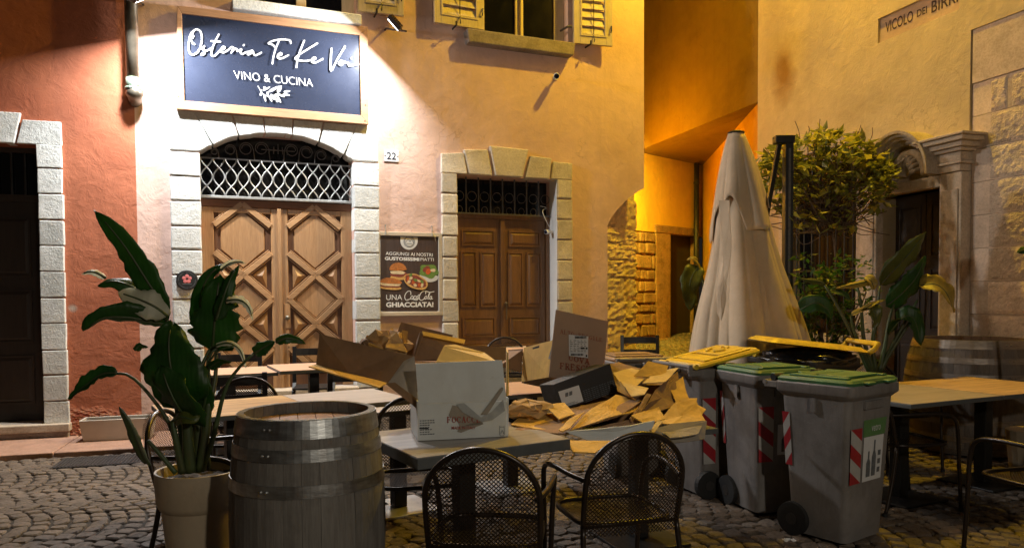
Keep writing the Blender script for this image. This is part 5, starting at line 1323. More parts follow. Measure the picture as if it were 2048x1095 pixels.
# middle pair
yw2 = R(33); e1 = V((math.cos(yw2), math.sin(yw2))); e2 = V((-math.sin(yw2), math.cos(yw2)))
br_ = V((-1.065, 5.60))
c2b = br_ - e1*.34 - e2*.37; c2a = br_ - e1*(.68+.42) - e2*.37
table(c2b, yw2, 'pale grey café table joined to the striped one behind the front barrel', 'laminate_light', .68, .74)
table(c2a, yw2, 'striped wood café table behind the potted plant and front barrel', 'laminate_wood', .84, .74)
table((-2.62, 6.85), R(24), 'pinkish café table near the arched door, left of the pair', 'laminate_pink', .78, .7)
table((-1.90, 7.05), R(27), 'beech café table near the arched door, right of the pair', 'laminate_pink', .74, .74)
table((.22, 8.2), R(24), 'pale café table in front of the brown door behind the boxes', 'laminate_pink', .7, .7)
table((-.02, 5.55), R(28), 'yellow lit café table seen between the white box and the egg box', 'laminate_pink', .7, .7, plate='steel_plate')
table((-.78, 5.0), R(33), 'café table half hidden behind the front barrel and the white box', 'laminate_light', .6, .62, plate='steel_plate', z=.72)
yw3 = R(25); cA = corner_table((2.49, 4.60), yw3, .92, .86); 
table(cA, yw3, 'taupe café table beside the nearest green lid bin', 'laminate_taupe', .92, .86)
e1 = V((math.cos(yw3), math.sin(yw3))); cB = cA + e1*.93 + V((-.0, .0))
table(cB, yw3, 'striped yellow lit café table in front of the big barrel', 'laminate_wood', .92, .86)

# ---- mesh armchairs
def hoop_shape():
    """half width of the back panel at height z"""
    pass
def make_mesh_chair():
    t = thing('mesh_armchair', 'bronze steel mesh armchair', 'chair', (0,0,0), 0, 'steel mesh armchairs')
    mt = M['chair_metal']; rt = .0125
    # local: front = -y, back = +y
    def by(z): return .19 + .10*max(0, (z-.42))/.43        # back leans away
    for s in (-1, 1):
        MB().tube(spline([(s*.255, .30, 0), (s*.235, .235, .22), (s*.222, .195, .44)], 4), rt, 8).build('leg', mt, t, smooth=True)
        MB().tube(spline([(s*.245, -.27, 0), (s*.25, -.245, .3), (s*.262, -.22, .55), (s*.27, -.17, .635), (s*.27, -.05, .66), (s*.25, .12, .655), (s*.215, by(.66), .65)], 5), rt, 8).build('arm_leg', mt, t, smooth=True)
        for fx, fy in ((s*.255, .30), (s*.245, -.27)): MB().lathe([(.016, 0), (.016, .02)], 10, Matrix.Translation((fx, fy, 0))).build('foot_cap', M['rubber'], t)
    hp = [(.222, .195, .44), (.226, by(.55), .55), (.226, by(.64), .64)]
    arc = [(.226*math.cos(a), by(.64+.21*math.sin(a)), .64+.21*math.sin(a)) for a in [math.pi*i/14 for i in range(15)]]
    hoop = hp[:2] + arc + [(-x, y, z) for x, y, z in hp[:2][::-1]]
    MB().tube(spline(hoop, 3), rt, 8).build('back_hoop', mt, t, smooth=True)
    MB().tube([(-.222, .195, .44), (.222, .195, .44)], .009, 6).build('back_rail', mt, t, smooth=True)
    sq = [(.222*math.copysign(abs(math.cos(a))**.45, math.cos(a)), -.015+.215*math.copysign(abs(math.sin(a))**.45, math.sin(a)), .445) for a in [2*math.pi*i/28 for i in range(28)]]
    MB().tube(sq, .012, 6, True).build('seat_rim', mt, t, smooth=True)
    def strands(inside, mapf, x0, x1, z0, z1, pitch, wd):
        mb = MB(); L_ = (x1-x0)+(z1-z0)
        for sg in (-1, 1):
            k = -L_
            while k < L_:
                run = []
                n = 70
                for i in range(n+1):
                    x = x0+(x1-x0)*i/n; z = z0 + k + sg*(x-x0)*1.0 if sg > 0 else z0 + k + (x1-x)
                    ok = z0 <= z <= z1 and inside(x, z)
                    if ok: run.append((x, z))
                    if (not ok or i == n) and len(run) > 1:
                        pts = run[::6] + ([run[-1]] if (len(run)-1) % 6 else [])
                        if len(pts) > 1:
                            a = wd/2*.7071; vs = []
                            for (x_, z_) in pts: vs += [mapf(x_-a, z_+a*sg) if sg < 0 else mapf(x_-a, z_+a), mapf(x_+a, z_-a) if sg > 0 else mapf(x_+a, z_+a*-sg)]
                            mb.add(vs, [(2*j, 2*j+1, 2*j+3, 2*j+2) for j in range(len(pts)-1)])
                    if not ok: run = []
                k += pitch*1.414
        return mb
    def inb(x, z):
        if z <= .64: return abs(x) < .224
        return (x/.226)**2 + ((z-.64)/.21)**2 < 1
    m1 = strands(inb, lambda x, z: (x, by(z)+.012+.03*(1-(x/.24)**2), z), -.226, .226, .40, .85, .0125, .0042)
    m1.build('back_mesh', mt, t, recalc=False)
    def ins(x, z): return (abs(x)/.22)**4 + (abs(z+.015)/.212)**4 < 1
    m2 = strands(ins, lambda x, z: (x, z, .445-.012*(1-(x/.22)**2)), -.222, .222, -.235, .21, .0125, .0046)
    m2.build('seat_mesh', mt, t, recalc=False)
    return t
CH = make_mesh_chair()
chairs = [  # x, y, facing direction of the back (rotz), label
    (-.10, 3.10, R(175), 'mesh armchair nearest the camera between barrel and table, back turned'),
    (.46, 3.40, R(-164), 'mesh armchair turned aside in front of the torn cardboard heap'),
    (-.52, 4.05, R(14), 'mesh armchair on the far side of the front table facing the camera'),
    (-1.93, 5.18, R(6), 'mesh armchair behind the striped table left of the front barrel'),
    (-1.55, 3.85, R(90), 'mesh armchair mostly hidden behind the big potted plant'),
    (-.06, 8.35, R(5), 'mesh armchair standing by the brown door'),
    (2.84, 3.92, R(-165), 'mesh armchair on the far right with its back to the camera'),
    (2.66, 5.05, R(100), 'mesh armchair pushed under the taupe table by the bins'),
    (3.18, 6.15, R(10), 'mesh armchair behind the green lid bins by the big barrel'),
    (3.75, 4.45, R(-120), 'mesh armchair under the right end of the striped table'),
]
for i, (x, y, a, lb) in enumerate(chairs):
    if i == 0:
        CH.location = (x, y, ground_z(x, y)); CH.rotation_euler = (0,0,a); CH['label'] = lb
    else: copy_thing(CH, (x, y, ground_z(x, y)), a, lb)

# ---- black wooden folding chairs
def make_wood_chair():
    t = thing('folding_chair', 'black wooden folding chair', 'chair', (0,0,0), 0, 'black wooden folding chairs')
    mt = M['chair_black']
    for s in (-1, 1):
        MB().bar((s*.205, -.20, 0), (s*.205, .20, .47), .028, .04, (1,0,0)).bar((s*.205, .20, .47), (s*.205, .245, .86), .028, .04, (1,0,0)).build('back_post', mt, t, bevel=.004)
        MB().bar((s*.175, .22, 0), (s*.175, -.17, .43), .028, .036, (1,0,0)).build('leg', mt, t, bevel=.004)
    for z, hh in ((.80, .075), (.665, .05)):
        y = .20+(z-.47)*.115
        mb = MB(); n = 6
        for i in range(n):
            x0, x1 = -.19+.38*i/n, -.19+.38*(i+1)/n; c = lambda x: .025*(1-(x/.19)**2)
            mb.add([(x0,y+c(x0)-.008,z-hh/2),(x1,y+c(x1)-.008,z-hh/2),(x1,y+c(x1)+.008,z-hh/2),(x0,y+c(x0)+.008,z-hh/2),(x0,y+c(x0)-.008,z+hh/2),(x1,y+c(x1)-.008,z+hh/2),(x1,y+c(x1)+.008,z+hh/2),(x0,y+c(x0)+.008,z+hh/2)],
                   [(0,3,2,1),(4,5,6,7),(0,1,5,4),(2,3,7,6)]+([(3,0,4,7)] if i == 0 else [])+([(1,2,6,5)] if i == n-1 else []))
        mb.build('back_slat', mt, t)
    for i in range(5):
        y = -.18+i*.085; MB().box(-.185, .185, y, y+.07, .435, .455).build('seat_slat', mt, t, bevel=.004)
    MB().bar((-.205, -.08, .14), (.205, -.08, .14), .02, .03).build('stretcher', mt, t)
    MB().bar((-.175, .12, .12), (.175, .12, .12), .02, .03).build('stretcher', mt, t)
    return t
FC = make_wood_chair()
wch = [(-2.78, 7.38, R(8), 'black wooden chair against the left leaf of the arched door'),
       (-2.10, 7.75, R(10), 'black wooden chair against the right leaf of the arched door'),
       (-2.22, 5.95, R(200), 'black wooden chair with its back to the camera behind the round backed mesh chair'),
       (-1.36, 6.15, R(205), 'black wooden chair under the long brown box flap'),
       (-1.12, 4.02, R(206), 'black wooden chair behind the front barrel, only its post tops showing'),
       (1.48, 8.45, R(-5), 'black wooden chair by the alley corner beyond the bins')]
for i, (x, y, a, lb) in enumerate(wch):
    if i == 0: FC.location = (x, y, ground_z(x, y)); FC.rotation_euler = (0,0,a); FC['label'] = lb
    else: copy_thing(FC, (x, y, ground_z(x, y)), a, lb)

# ================================================================== BARRELS
def barrel(loc, rot, label, rh, rb, H, mats, hoops, n=28):
    t = thing('barrel', label, 'barrel', (loc[0], loc[1], loc[2]), rot, 'wine barrels used as tables')
    def rad(z): k = (2*z/H-1); return rb - (rb-rh)*k*k
    b = MB(); da = 2*math.pi/n; ks = 14
    for j in range(ks+1):
        z = H*j/ks; r = rad(z)
        for (rr_, a) in ((r, -da*.492), (r+.0015, 0), (r, da*.492), (r-.026, da*.49), (r-.026, -da*.49)): b.v.append(V((rr_*math.cos(a), rr_*math.sin(a), z)))
    for j in range(ks):
        for q in range(5): b.f.append((j*5+q, j*5+(q+1)%5, (j+1)*5+(q+1)%5, (j+1)*5+q)); b.m.append(0)
    b.f.append((4,3,2,1,0)); b.f.append(tuple(ks*5+q for q in range(5))); b.m += [0,0]
    me = b.mesh('stave', M[mats[0]])
    for i in range(n):
        o = bpy.data.objects.new('stave', me); COL.objects.link(o); o.parent = t; o.rotation_euler = (0,0,i*da); o.scale = (1+random.uniform(-.004,.004),)*2+(1,)
    for (z0, z1) in hoops:
        zs = [z0+(z1-z0)*i/3 for i in range(4)]
        MB().lathe([(rad(z)+.0045, z) for z in zs] + [(rad(z)+.001, z) for z in zs[::-1]] + [(rad(z0)+.0045, z0)], 64).build('hoop', M[mats[1]], t, smooth=False)
        rv = MB()
        for a in (-2.2, -2.12): rv.ball(((rad((z0+z1)/2)+.005)*math.cos(a), (rad((z0+z1)/2)+.005)*math.sin(a), (z0+z1)/2), .008, 4)
        rv.build('rivet', M[mats[1]], t)
    zt = H-.05; r = rad(zt)-.024; np_ = 7
    for i in range(np_):
        x0, x1 = -r+2*r*i/np_+.0015, -r+2*r*(i+1)/np_-.0015
        top = [(x, math.sqrt(max(0, r*r-x*x))) for x in [x0+(x1-x0)*k/4 for k in range(5)]]
        pts = top + [(x, -y) for x, y in top[::-1]]
        MB().board([(y, x, zt) for x, y in pts][::-1] if False else [(x, y, zt) for x, y in pts][::-1], .02).build('head_board', M[mats[2]], t)
    return t
p = onz(615, 821, .945)
barrel((p.x, p.y, 0), .3, 'weathered grey wine barrel with bright hoops beside the potted plant', .287, .328, .95, ('stave', 'hoop', 'barrel_head'),
       [(.0,.06), (.10,.15), (.25,.30), (.645,.695), (.785,.835), (.875,.948)])
xb_, yb_ = (1940-1024)/1480*6.75, 6.75
barrel((xb_, yb_, ground_z(xb_, yb_)), .7, 'large dark wine barrel standing by the rough ashlar wall on the right', .45, .53, 1.0, ('stave_dark', 'hoop_dark', 'barrel_head'),
       [(.0,.06), (.12,.17), (.27,.32), (.66,.71), (.80,.85), (.925,.998)], 36)

# ================================================================== BINS
def wheelie(loc, yaw, label, lid='lid_green', body='bin_grey', handle=False, w=.48, d=.52, H=.93, group='wheeled rubbish bins', lidmode='closed', emb=False):
    """front is local -y; hinge, handle and wheels at +y"""
    t = thing('wheelie_bin', label, 'bin', (loc[0], loc[1], ground_z(loc[0], loc[1])), yaw, group)
    hw, hd = w/2-.025, d/2-.03; lw, ld = hw*.82, hd*.80; zr = H-.07
    rb = .045
    def ring(a, b, z, r, k=4):
        out = []
        for cx, cy, s0 in ((a-r, -(b-r), -90), (a-r, b-r, 0), (-(a-r), b-r, 90), (-(a-r), -(b-r), 180)):
            out += [(cx+r*math.cos(R(s0+90*i/k)), cy+r*math.sin(R(s0+90*i/k)), z) for i in range(k+1)]
        return out
    def loft(rings, cap=True):
        mb = MB(); n = len(rings[0])
        for rg in rings: mb.v += [V(p) for p in rg]
        for i in range(len(rings)-1):
            for j in range(n): mb.f.append((i*n+j, i*n+(j+1)%n, (i+1)*n+(j+1)%n, (i+1)*n+j)); mb.m.append(0)
        if cap: mb.f.append(tuple(range(n-1,-1,-1))); mb.f.append(tuple((len(rings)-1)*n+j for j in range(n))); mb.m += [0,0]
        return mb
    smooth_angle(loft([ring(lw, ld, .02, rb), ring(lw*1.01, ld*1.01, .05, rb), ring(hw*.94, hd*.94, zr*.7, rb), ring(hw, hd, zr, rb)]).build('body', M[body], t), 35)
    rim = loft([ring(hw+.002, hd+.002, zr-.02, rb), ring(w/2-.004, d/2-.004, zr+.004, rb), ring(w/2, d/2, zr+.012, rb), ring(w/2, d/2, H-.012, rb), ring(w/2-.006, d/2-.006, H-.004, rb)])
    smooth_angle(rim.build('rim', M[body], t), 35)
    # ribs under the rim
    for s in (-1, 1): MB().box(s*(hw+.006)-.008, s*(hw+.006)+.008, -.015, .015, zr-.10, zr-.02).build('rim_rib', M[body], t)
    rbm = MB(); rbm.box(-.10, .10, -hd-.012, -hd+.02, zr-.075, zr-.03); rbm.build('lifting_comb', M[body], t)
    if lidmode == 'closed':
        k0 = H-.004
        L_ = loft([ring(w/2-.008, d/2-.008, k0, .04), ring(w/2-.006, d/2-.006, k0+.016, .04), ring(w/2-.02, d/2-.02, k0+.03, .04)])
        lo = smooth_angle(L_.build('lid', M[lid], t), 35)
        MB().box(-w*.30, w*.30, -d*.33, d*.05, k0+.03, k0+.046).build('lid_panel', M[lid], lo, bevel=.008)
        for s in (-1, 1): MB().box(s*w*.36-.022, s*w*.36+.022, -d*.38, d*.36, k0+.03, k0+.042).build('lid_rib', M[lid], lo, bevel=.006)
        MB().box(-w*.30, w*.30, d*.12, d*.34, k0+.03, k0+.040).build('lid_panel', M[lid], lo, bevel=.006)
        for s in (-1, 1): MB().box(s*w*.2-.04, s*w*.2+.04, -d/2-.03, -d/2+.02, k0+.004, k0+.02).build('lid_grip', M[lid], lo, bevel=.006)
        if emb:
            e = MB()
            for i in range(3):
                a0 = i*2.094
                pts = [(.075*math.cos(a0+j*.17), -.07+.075*math.sin(a0+j*.17), k0+.05) for j in range(8)]
                e.tube(pts, [.010]*6+[.018, .003], 6)
            e.build('recycling_emblem', M[lid], lo, smooth=True)
    for s in (-1, 1):
        MB().tube([(s*(w/2-.06)-.045, d/2+.012, H+.012), (s*(w/2-.06)+.045, d/2+.012, H+.012)], .02, 10).build('hinge', M['rubber'] if lid == 'lid_green' else M[lid], t)
    for x in (-w/2+.02, 0, w/2-.02): MB().box(x-.012, x+.012, d/2-.02, d/2+.07, H-.05, H-.012).build('handle_bracket', M[body], t, bevel=.004)
    MB().tube([(-w/2+.005, d/2+.065, H-.02+(.035 if handle else 0)), (w/2-.005, d/2+.065, H-.02+(.035 if handle else 0))], .015, 10).build('handle', M[body], t)
    if handle:
        for x in (-w/2+.02, 0, w/2-.02): MB().box(x-.013, x+.013, d/2+.045, d/2+.078, H-.03, H+.03).build('handle_lug', M[body], t, bevel=.005)
    for s in (-1, 1):
        MX = Matrix.Translation((s*(lw+.012), ld-.03, .10)) @ Matrix.Rotation(R(90), 4, 'Y')
        wl_ = MB().lathe([(.07, -.024), (.098, -.022), (.10, -.012), (.10, .012), (.098, .022), (.07, .024)], 24, MX).build('wheel', M['rubber'], t)
        MB().lathe([(.035, -.027), (.035, .027)], 12, MX).build('hub', M['bin_dark'], wl_)
    MB().tube([(-lw, ld-.03, .10), (lw, ld-.03, .10)], .012, 8).build('axle', M['iron_dark'], t)
    # reflective stripes on upright edges
    def face_pt(side, k, z):                # side 0 front: k = x from left; side 1 = left flank: k = y from front
        f_ = (z-.02)/(zr-.02); hx = lw+(hw-lw)*f_; hy = ld+(hd-ld)*f_
        if side == 0: return V((k*hx, -hy-.0035, z))
        return V((-hx-.0035, k*hy, z))
    def tape(side, k0, k1, z0, z1, nb=4, dirn=1):
        bh = (z1-z0)/nb; sk = bh*.95*dirn
        for i in range(-1, nb+1):
            pts = [(k0, z0+i*bh), (k1, z0+i*bh-sk), (k1, z0+(i+1)*bh-sk), (k0, z0+(i+1)*bh)]
            # clip to the strip
            def clip(P, sgn, zc):
                out = []
                for a, b in zip(P, P[1:]+P[:1]):
                    ia, ib = sgn*(a[1]-zc) >= 0, sgn*(b[1]-zc) >= 0
                    if ia: out.append(a)
                    if ia != ib: q = (zc-a[1])/(b[1]-a[1]); out.append((a[0]+(b[0]-a[0])*q, zc))
                return out
            P = clip(pts, 1, z0); P = clip(P, -1, z1) if len(P) > 2 else []
            if len(P) > 2:
                MB().add([face_pt(side, a, b) for a, b in P], [tuple(range(len(P)))]).build('reflective_stripe', M['tape_red' if i % 2 == 0 else 'tape_white'], t, recalc=False)
    t['hw'] = hw
    return t, tape, face_pt
def place_corner(c, yaw, w, d):              # bin centre from its near-left front corner
    return V(c) + V((math.cos(yaw), math.sin(yaw)))*w/2 + V((-math.sin(yaw), math.cos(yaw)))*d/2

yg1 = R(36); c1 = place_corner((1.87, 4.05), yg1, .54, .50)
b1, tape, fp = wheelie(c1, yg1, 'grey wheelie bin with a green lid and a bottle sticker, nearest the camera', w=.54, d=.50)
tape(0, -.92, -.42, .36, .68); tape(1, .74, .97, .42, .74)
MB().add([fp(0, -.32, .36), fp(0, .62, .36), fp(0, .62, .62), fp(0, -.32, .62)], [(0,1,2,3)]).build('bottle_sticker', M['paper'], b1, recalc=False)
bt = MB()
for kx, hgt, wd in ((-.06, .15, .10), (.2, .21, .10)):
    prof = [(-wd, 0), (wd, 0), (wd, hgt*.55), (wd*.35, hgt*.72), (wd*.35, hgt), (-wd*.35, hgt), (-wd*.35, hgt*.72), (-wd, hgt*.55)]
    bt.add([fp(0, kx+a, .385+b)+V((0, -.0015, 0)) for a, b in prof], [tuple(range(8))])
for i in range(3): bt.add([fp(0, .38+a, .40+i*.05+b)+V((0,-.0015,0)) for a, b in ((0,0),(.14,0),(.14,.03),(0,.03))], [(0,1,2,3)])
bt.build('printed_bottle', M['ink_grey'], b1, recalc=False)
MB().add([fp(0, -.36, .622), fp(0, .66, .622), fp(0, .70, .72), fp(0, -.36, .72)], [(0,1,2,3)]).build('green_sticker', M['sticker_green'], b1, recalc=False)
vt = MB(); add_text(vt, 'vetro', [fp(0, 0.0, .685)+V((0,-.002,0)), fp(0, .42, .685)+V((0,-.002,0)), fp(0, .42, .65)+V((0,-.002,0)), fp(0, 0.0, .65)+V((0,-.002,0))]); vt.build('sticker_lettering', M['paper'], b1, recalc=False)
yg2 = R(17); c2 = place_corner((1.55, 4.67), yg2, .50, .50)
b2, tape, fp = wheelie(c2, yg2, 'grey wheelie bin with a green lid tucked behind the nearest one', w=.50, d=.50)
tape(0, -.98, -.45, .36, .72); tape(1, .80, .97, .42, .78)
MB().add([fp(0, -.30, .40), fp(0, .3, .40), fp(0, .3, .60), fp(0, -.30, .60)], [(0,1,2,3)]).build('bottle_sticker', M['paper'], b2, recalc=False)
bt = MB(); bt.add([fp(0, -.05+a, .42+b)+V((0,-.0015,0)) for a, b in ((-.1,0),(.1,0),(.1,.08),(.035,.105),(.035,.15),(-.035,.15),(-.035,.105),(-.1,.08))], [tuple(range(8))]); bt.build('printed_bottle', M['ink_grey'], b2, recalc=False)
yy1 = R(110)
cy = V((1.30, 5.10)) + V((-.35, .94))*.25 + V((.94, .35))*.27
b3, tape, fp = wheelie(cy, yy1, 'grey wheelie bin with a closed yellow lid and its handle towards the boxes', 'lid_yellow', handle=True, w=.50, d=.55, emb=True)
tape(1, .5, .97, .25, .72, 5, -1)
for ch in b3.children:
    if ch.name.startswith('lid') and ch.name.split('.')[0] == 'lid':
        pv = V((0, .275, .93)); Rx_ = Matrix.Rotation(R(-11), 3, 'X'); ch.rotation_euler = (R(-11), 0, 0); ch.location = pv - Rx_ @ pv
cb = V((.97, 6.02)); b4, tape, fp = wheelie(cb, R(192), 'grey wheelie bin with a brown lid behind the egg box', 'lid_brown', handle=True, w=.50, d=.52)
MB().box(-.07, .07, .262, .268, .872, .902).build('embossed_label', M['bin_dark'], b4)
ck = V((2.42, 6.05)); b5, tape, fp = wheelie(ck, R(30), 'dark wheelie bin stuffed with a black bag, its yellow lid propped open', 'lid_yellow', 'bin_dark', w=.58, d=.60, lidmode='none')
# tilted lid on the bag
tl = MB(); TM = Matrix.Translation((-.02, .0, 1.025)) @ Matrix.Rotation(R(-30), 4, 'Z') @ Matrix.Rotation(R(6.5), 4, 'Y')
def lidfn(i, j):
    x = -.40+.80*i; y = -.28+.56*j; e = min(1, min(i, 1-i)*14, min(j, 1-j)*14)
    return TM @ V((x, y, .0 + .035*e + (.014 if (.25 < i < .45 and .3 < j < .7) else 0)*-1))
tl.grid(lidfn, 28, 20); tl.add([TM @ V(p) for p in ((-.40,-.28,-.012),(.40,-.28,-.012),(.40,.28,-.012),(-.40,.28,-.012))], [(0,1,2,3)])
lo = smooth_angle(tl.build('lid', M['lid_yellow'], b5), 50)
MB().tube([TM @ V(p) for p in ((.39,-.26,.0),(.43,-.26,.03),(.455,-.26,.075),(.455,.26,.075),(.43,.26,.03),(.39,.26,.0))], .022, 8).build('lid_grip', M['lid_yellow'], lo, smooth=True)
bgm = MB(); 
def bagfn(i, j):
    a = 2*math.pi*i; ph = math.pi*.5*(1-j); nz = mnoise.noise(V((math.cos(a)*2.5, math.sin(a)*2.5, j*3)))*.06+mnoise.noise(V((math.cos(a)*7, math.sin(a)*7, j*7)))*.025
    r = (.33+nz)*math.cos(math.pi*.5*(1-j)*-1+0)*1 if False else (.36+nz)*math.sqrt(max(0, 1-(1-j)**2))
    return (r*math.cos(a)*1.05, r*math.sin(a), .90 + .11*(1-j) + nz*.3)
bgm.grid(bagfn, 48, 14)
bag = bgm.build('bin_bag', M['bag'], None, smooth=True); bag.location = (ck.x, ck.y, ground_z(*ck)); tag(bag, 'shiny black rubbish bag bulging out under the propped yellow lid', 'rubbish bag')
# ================================================================== BOXES AND CARDBOARD
def P(px, py, d): return at(px, py, d)
def card_thing(name, label, cat, mt, pts, th=.005, group=None, parts=None):
    pass
def board_px(name, pts, mt, parent=None, th=.005, org=None, bev=0):
    return MB().board([P(*p) for p in pts], th).build(name, M[mt], parent, org=org, bevel=bev)
def sheet(name, pts, mt, th=.006, bend=.012, seed=0, parent=None, org=None, mt2=None):
    """slightly bent sheet of cardboard over a polygon of (px,py,d): fan grid with thickness"""
    p3 = [P(*p) for p in pts]; c = sum(p3, V((0,0,0)))/len(p3)
    nor = V((0,0,0))
    for a, b in zip(p3, p3[1:]+p3[:1]): nor += (a-c).cross(b-c)
    nor.normalize(); n = len(p3); mb = MB(); rg = 5
    loop = []
    for a, b in zip(p3, p3[1:]+p3[:1]):
        for k in range(5): loop.append(a.lerp(b, k/5))
    m = len(loop)
    def off(q, k): return nor*(bend*mnoise.noise(q*4.0+V((seed*3.3, 0, 0)))*1.6 + .003*mnoise.noise(q*30))
    vs = [c+off(c, 0)]
    for r in range(1, rg+1):
        for q in loop:
            w_ = c.lerp(q, r/rg)
            if r == rg: w_ = w_ + (q-c).normalized()*mnoise.noise(q*40)*.004
            vs.append(w_+off(w_, r))
    fs = [(0, 1+j, 1+(j+1) % m) for j in range(m)]
    for r in range(rg-1):
        for j in range(m): fs.append((1+r*m+j, 1+(r+1)*m+j, 1+(r+1)*m+(j+1) % m, 1+r*m+(j+1) % m))
    o = MB().add(vs, fs).build(name, M[mt], parent, org=org, recalc=False)
    s = o.modifiers.new('thickness', 'SOLIDIFY'); s.thickness = th; s.offset = 0
    if mt2: o.data.materials.append(M[mt2])
    return o

# white focaccia box standing on the front table
def focaccia():
    zt = .752
    A = onz(838, 881, zt); B = onz(1016, 872, zt)
    e = (B-A); W_ = .43; e.normalize(); bk = V((-e.y, e.x, 0)); H_ = .368
    ang = math.atan2(e.y, e.x)
    t = thing('focaccia_box', 'white cardboard focaccia box with torn print and long open brown flaps', 'box', A, ang)
    th = .006; mt = M['card_white']
    D_ = .34
    fr = MB().box(0, W_, 0, th, 0, .175).build('front_panel', mt, t, bevel=.002)
    MB().add([(0,0,.177),(W_,0,.177),(W_,th,.177),(0,th,.177),(-.012,.004,H_),(W_-.02,.006,H_+.006),(W_-.02,.006+th,H_+.006),(-.012,.004+th,H_)], [(0,3,2,1),(4,5,6,7),(0,1,5,4),(1,2,6,5),(2,3,7,6),(3,0,4,7)]).build('raised_front_flap', mt, t)
    MB().add([(W_+.002,0,0),(W_+.002,D_,0),(W_+.004,D_,.19),(W_+.004,0,.19),(W_+.008,0,0),(W_+.008,D_,0),(W_+.010,D_,.19),(W_+.010,0,.19)], [(0,1,2,3),(7,6,5,4),(0,4,5,1),(1,5,6,2),(2,6,7,3),(3,7,4,0)]).build('side_panel', M['card_white'], t)
    # right flap standing open, pale inside edge
    MB().add([(W_-.004,-.004,.20),(W_+.016,.05,.20),(W_+.012,.06,H_+.055),(W_+.002,.0,H_+.045),(W_+.002,-.010,.20),(W_+.022,.045,.20),(W_+.018,.055,H_+.055),(W_+.008,-.006,H_+.045)], [(0,1,2,3),(7,6,5,4),(0,4,5,1),(1,5,6,2),(2,6,7,3),(3,7,4,0)]).build('side_flap', M['card_pale'], t)
    MB().box(0, W_, D_-th, D_, 0, .19).build('back_panel', mt, t)
    MB().box(-.006, 0, 0, D_, 0, .19).build('side_panel', mt, t)
    MB().box(0, W_, th, D_-th, .001, .007).build('bottom_panel', M['card'], t)
    org = A; Rm = Matrix.Rotation(-ang, 4, 'Z')
    def add(name, pts, mt_, th_=.006):
        mb = MB().board([Rm @ (P(*p)-A) for p in pts], th_); return mb.build(name, M[mt_], t)
    add('back_flap', [(872,724,3.78),(888,692,3.86),(910,690,3.93),(968,706,3.99),(990,722,3.86)], 'card_pale')
    # long flaps opened out to the left
    add('open_flap', [(640,668,3.78),(800,707,3.72),(828,712,3.70),(776,766,3.62),(700,748,3.68),(633,729,3.76)], 'card_dark')
    add('open_flap', [(633,729.5,3.77),(776,766.5,3.63),(758,776,3.50),(617,734,3.62)], 'card')
    add('corner_flap', [(829,712,3.69),(836,810,3.585),(826,808,3.585),(776,766,3.615),(808,722,3.68)], 'card_torn')
    add('under_flap', [(770,766,3.60),(826,810,3.56),(838,822,3.555),(838,800,3.56),(790,764,3.60)], 'card_dark')
    # torn patches, tape and print on the front
    y = -.0022
    u = lambda px: (px-838)/(1016-838)*W_
    z = lambda px, py: ((881-(px-838)*9/178) - py)/156*.37
    def patch(name, pts, mt_, yy): return MB().add([(u(a), yy, z(a, b)) for a, b in pts], [tuple(range(len(pts)))]).build(name, M[mt_], t, recalc=False)
    patch('torn_patch', [(905,808),(897,829),(916,842),(919,852),(935,850),(965,847),(967,844),(955,836),(960,832),(940,824),(925,812),(915,810)], 'card_torn', y)
    patch('torn_patch', [(918,852),(914,862),(922,864),(968,846),(955,842)], 'card_torn', y)
    patch('torn_strip', [(962,826),(975,826),(1008,775),(1008,770),(1004,770)], 'card_torn', y-.008)
    tp = patch('packing_tape', [(912,806),(928,803),(962,832),(985,820),(1008,795),(1012,818),(985,838),(965,842),(940,830),(925,822)], 'packing_tape', y-.004)
    mb = MB(); add_serif(mb, 'FOCACCE', [(u(893), y-.002, z(893,832)), (u(962), y-.002, z(962,831)), (u(962), y-.002, z(962,842)), (u(893), y-.002, z(893,843))], bold=1.15); mb.build('printed_lettering', M['ink_red'], t, recalc=False)
    mb = MB(); add_text(mb, 'MADE IN ITALY', [(u(903), y-.002, z(903,851)), (u(951), y-.002, z(951,850.5)), (u(951), y-.002, z(951,856)), (u(903), y-.002, z(903,857))], offset=.01); mb.build('printed_lettering', M['ink_red'], t, recalc=False)
    mb = MB()
    for i in range(7):
        z0 = z(841, 840+i*4.6); 
        for k in range(random.randint(3, 6)):
            a = 840+k*5; mb.add([(u(a), y, z0-.003), (u(a+random.uniform(2.5,4.6)), y, z0-.003), (u(a+4), y, z0+.002), (u(a), y, z0+.002)], [(0,1,2,3)])
    mb.build('printed_small_text', M['ink_grey'], t, recalc=False)
    patch('printed_bar', [(839,854),(857,854),(857,856.5),(839,856.5)], 'ink_black', y-.001)
    gl = MB(); add_script(gl, [[(1001,850),(1001,868),(1006,870),(1010,868),(1010,850)], [(1001,852),(1010,852)], [(1003,866),(1006,859),(1009,866)]], lambda a, b: (u(a), y, z(a, b)), 1.0); gl.build('printed_symbol', M['ink_grey'], t, recalc=False)
focaccia()

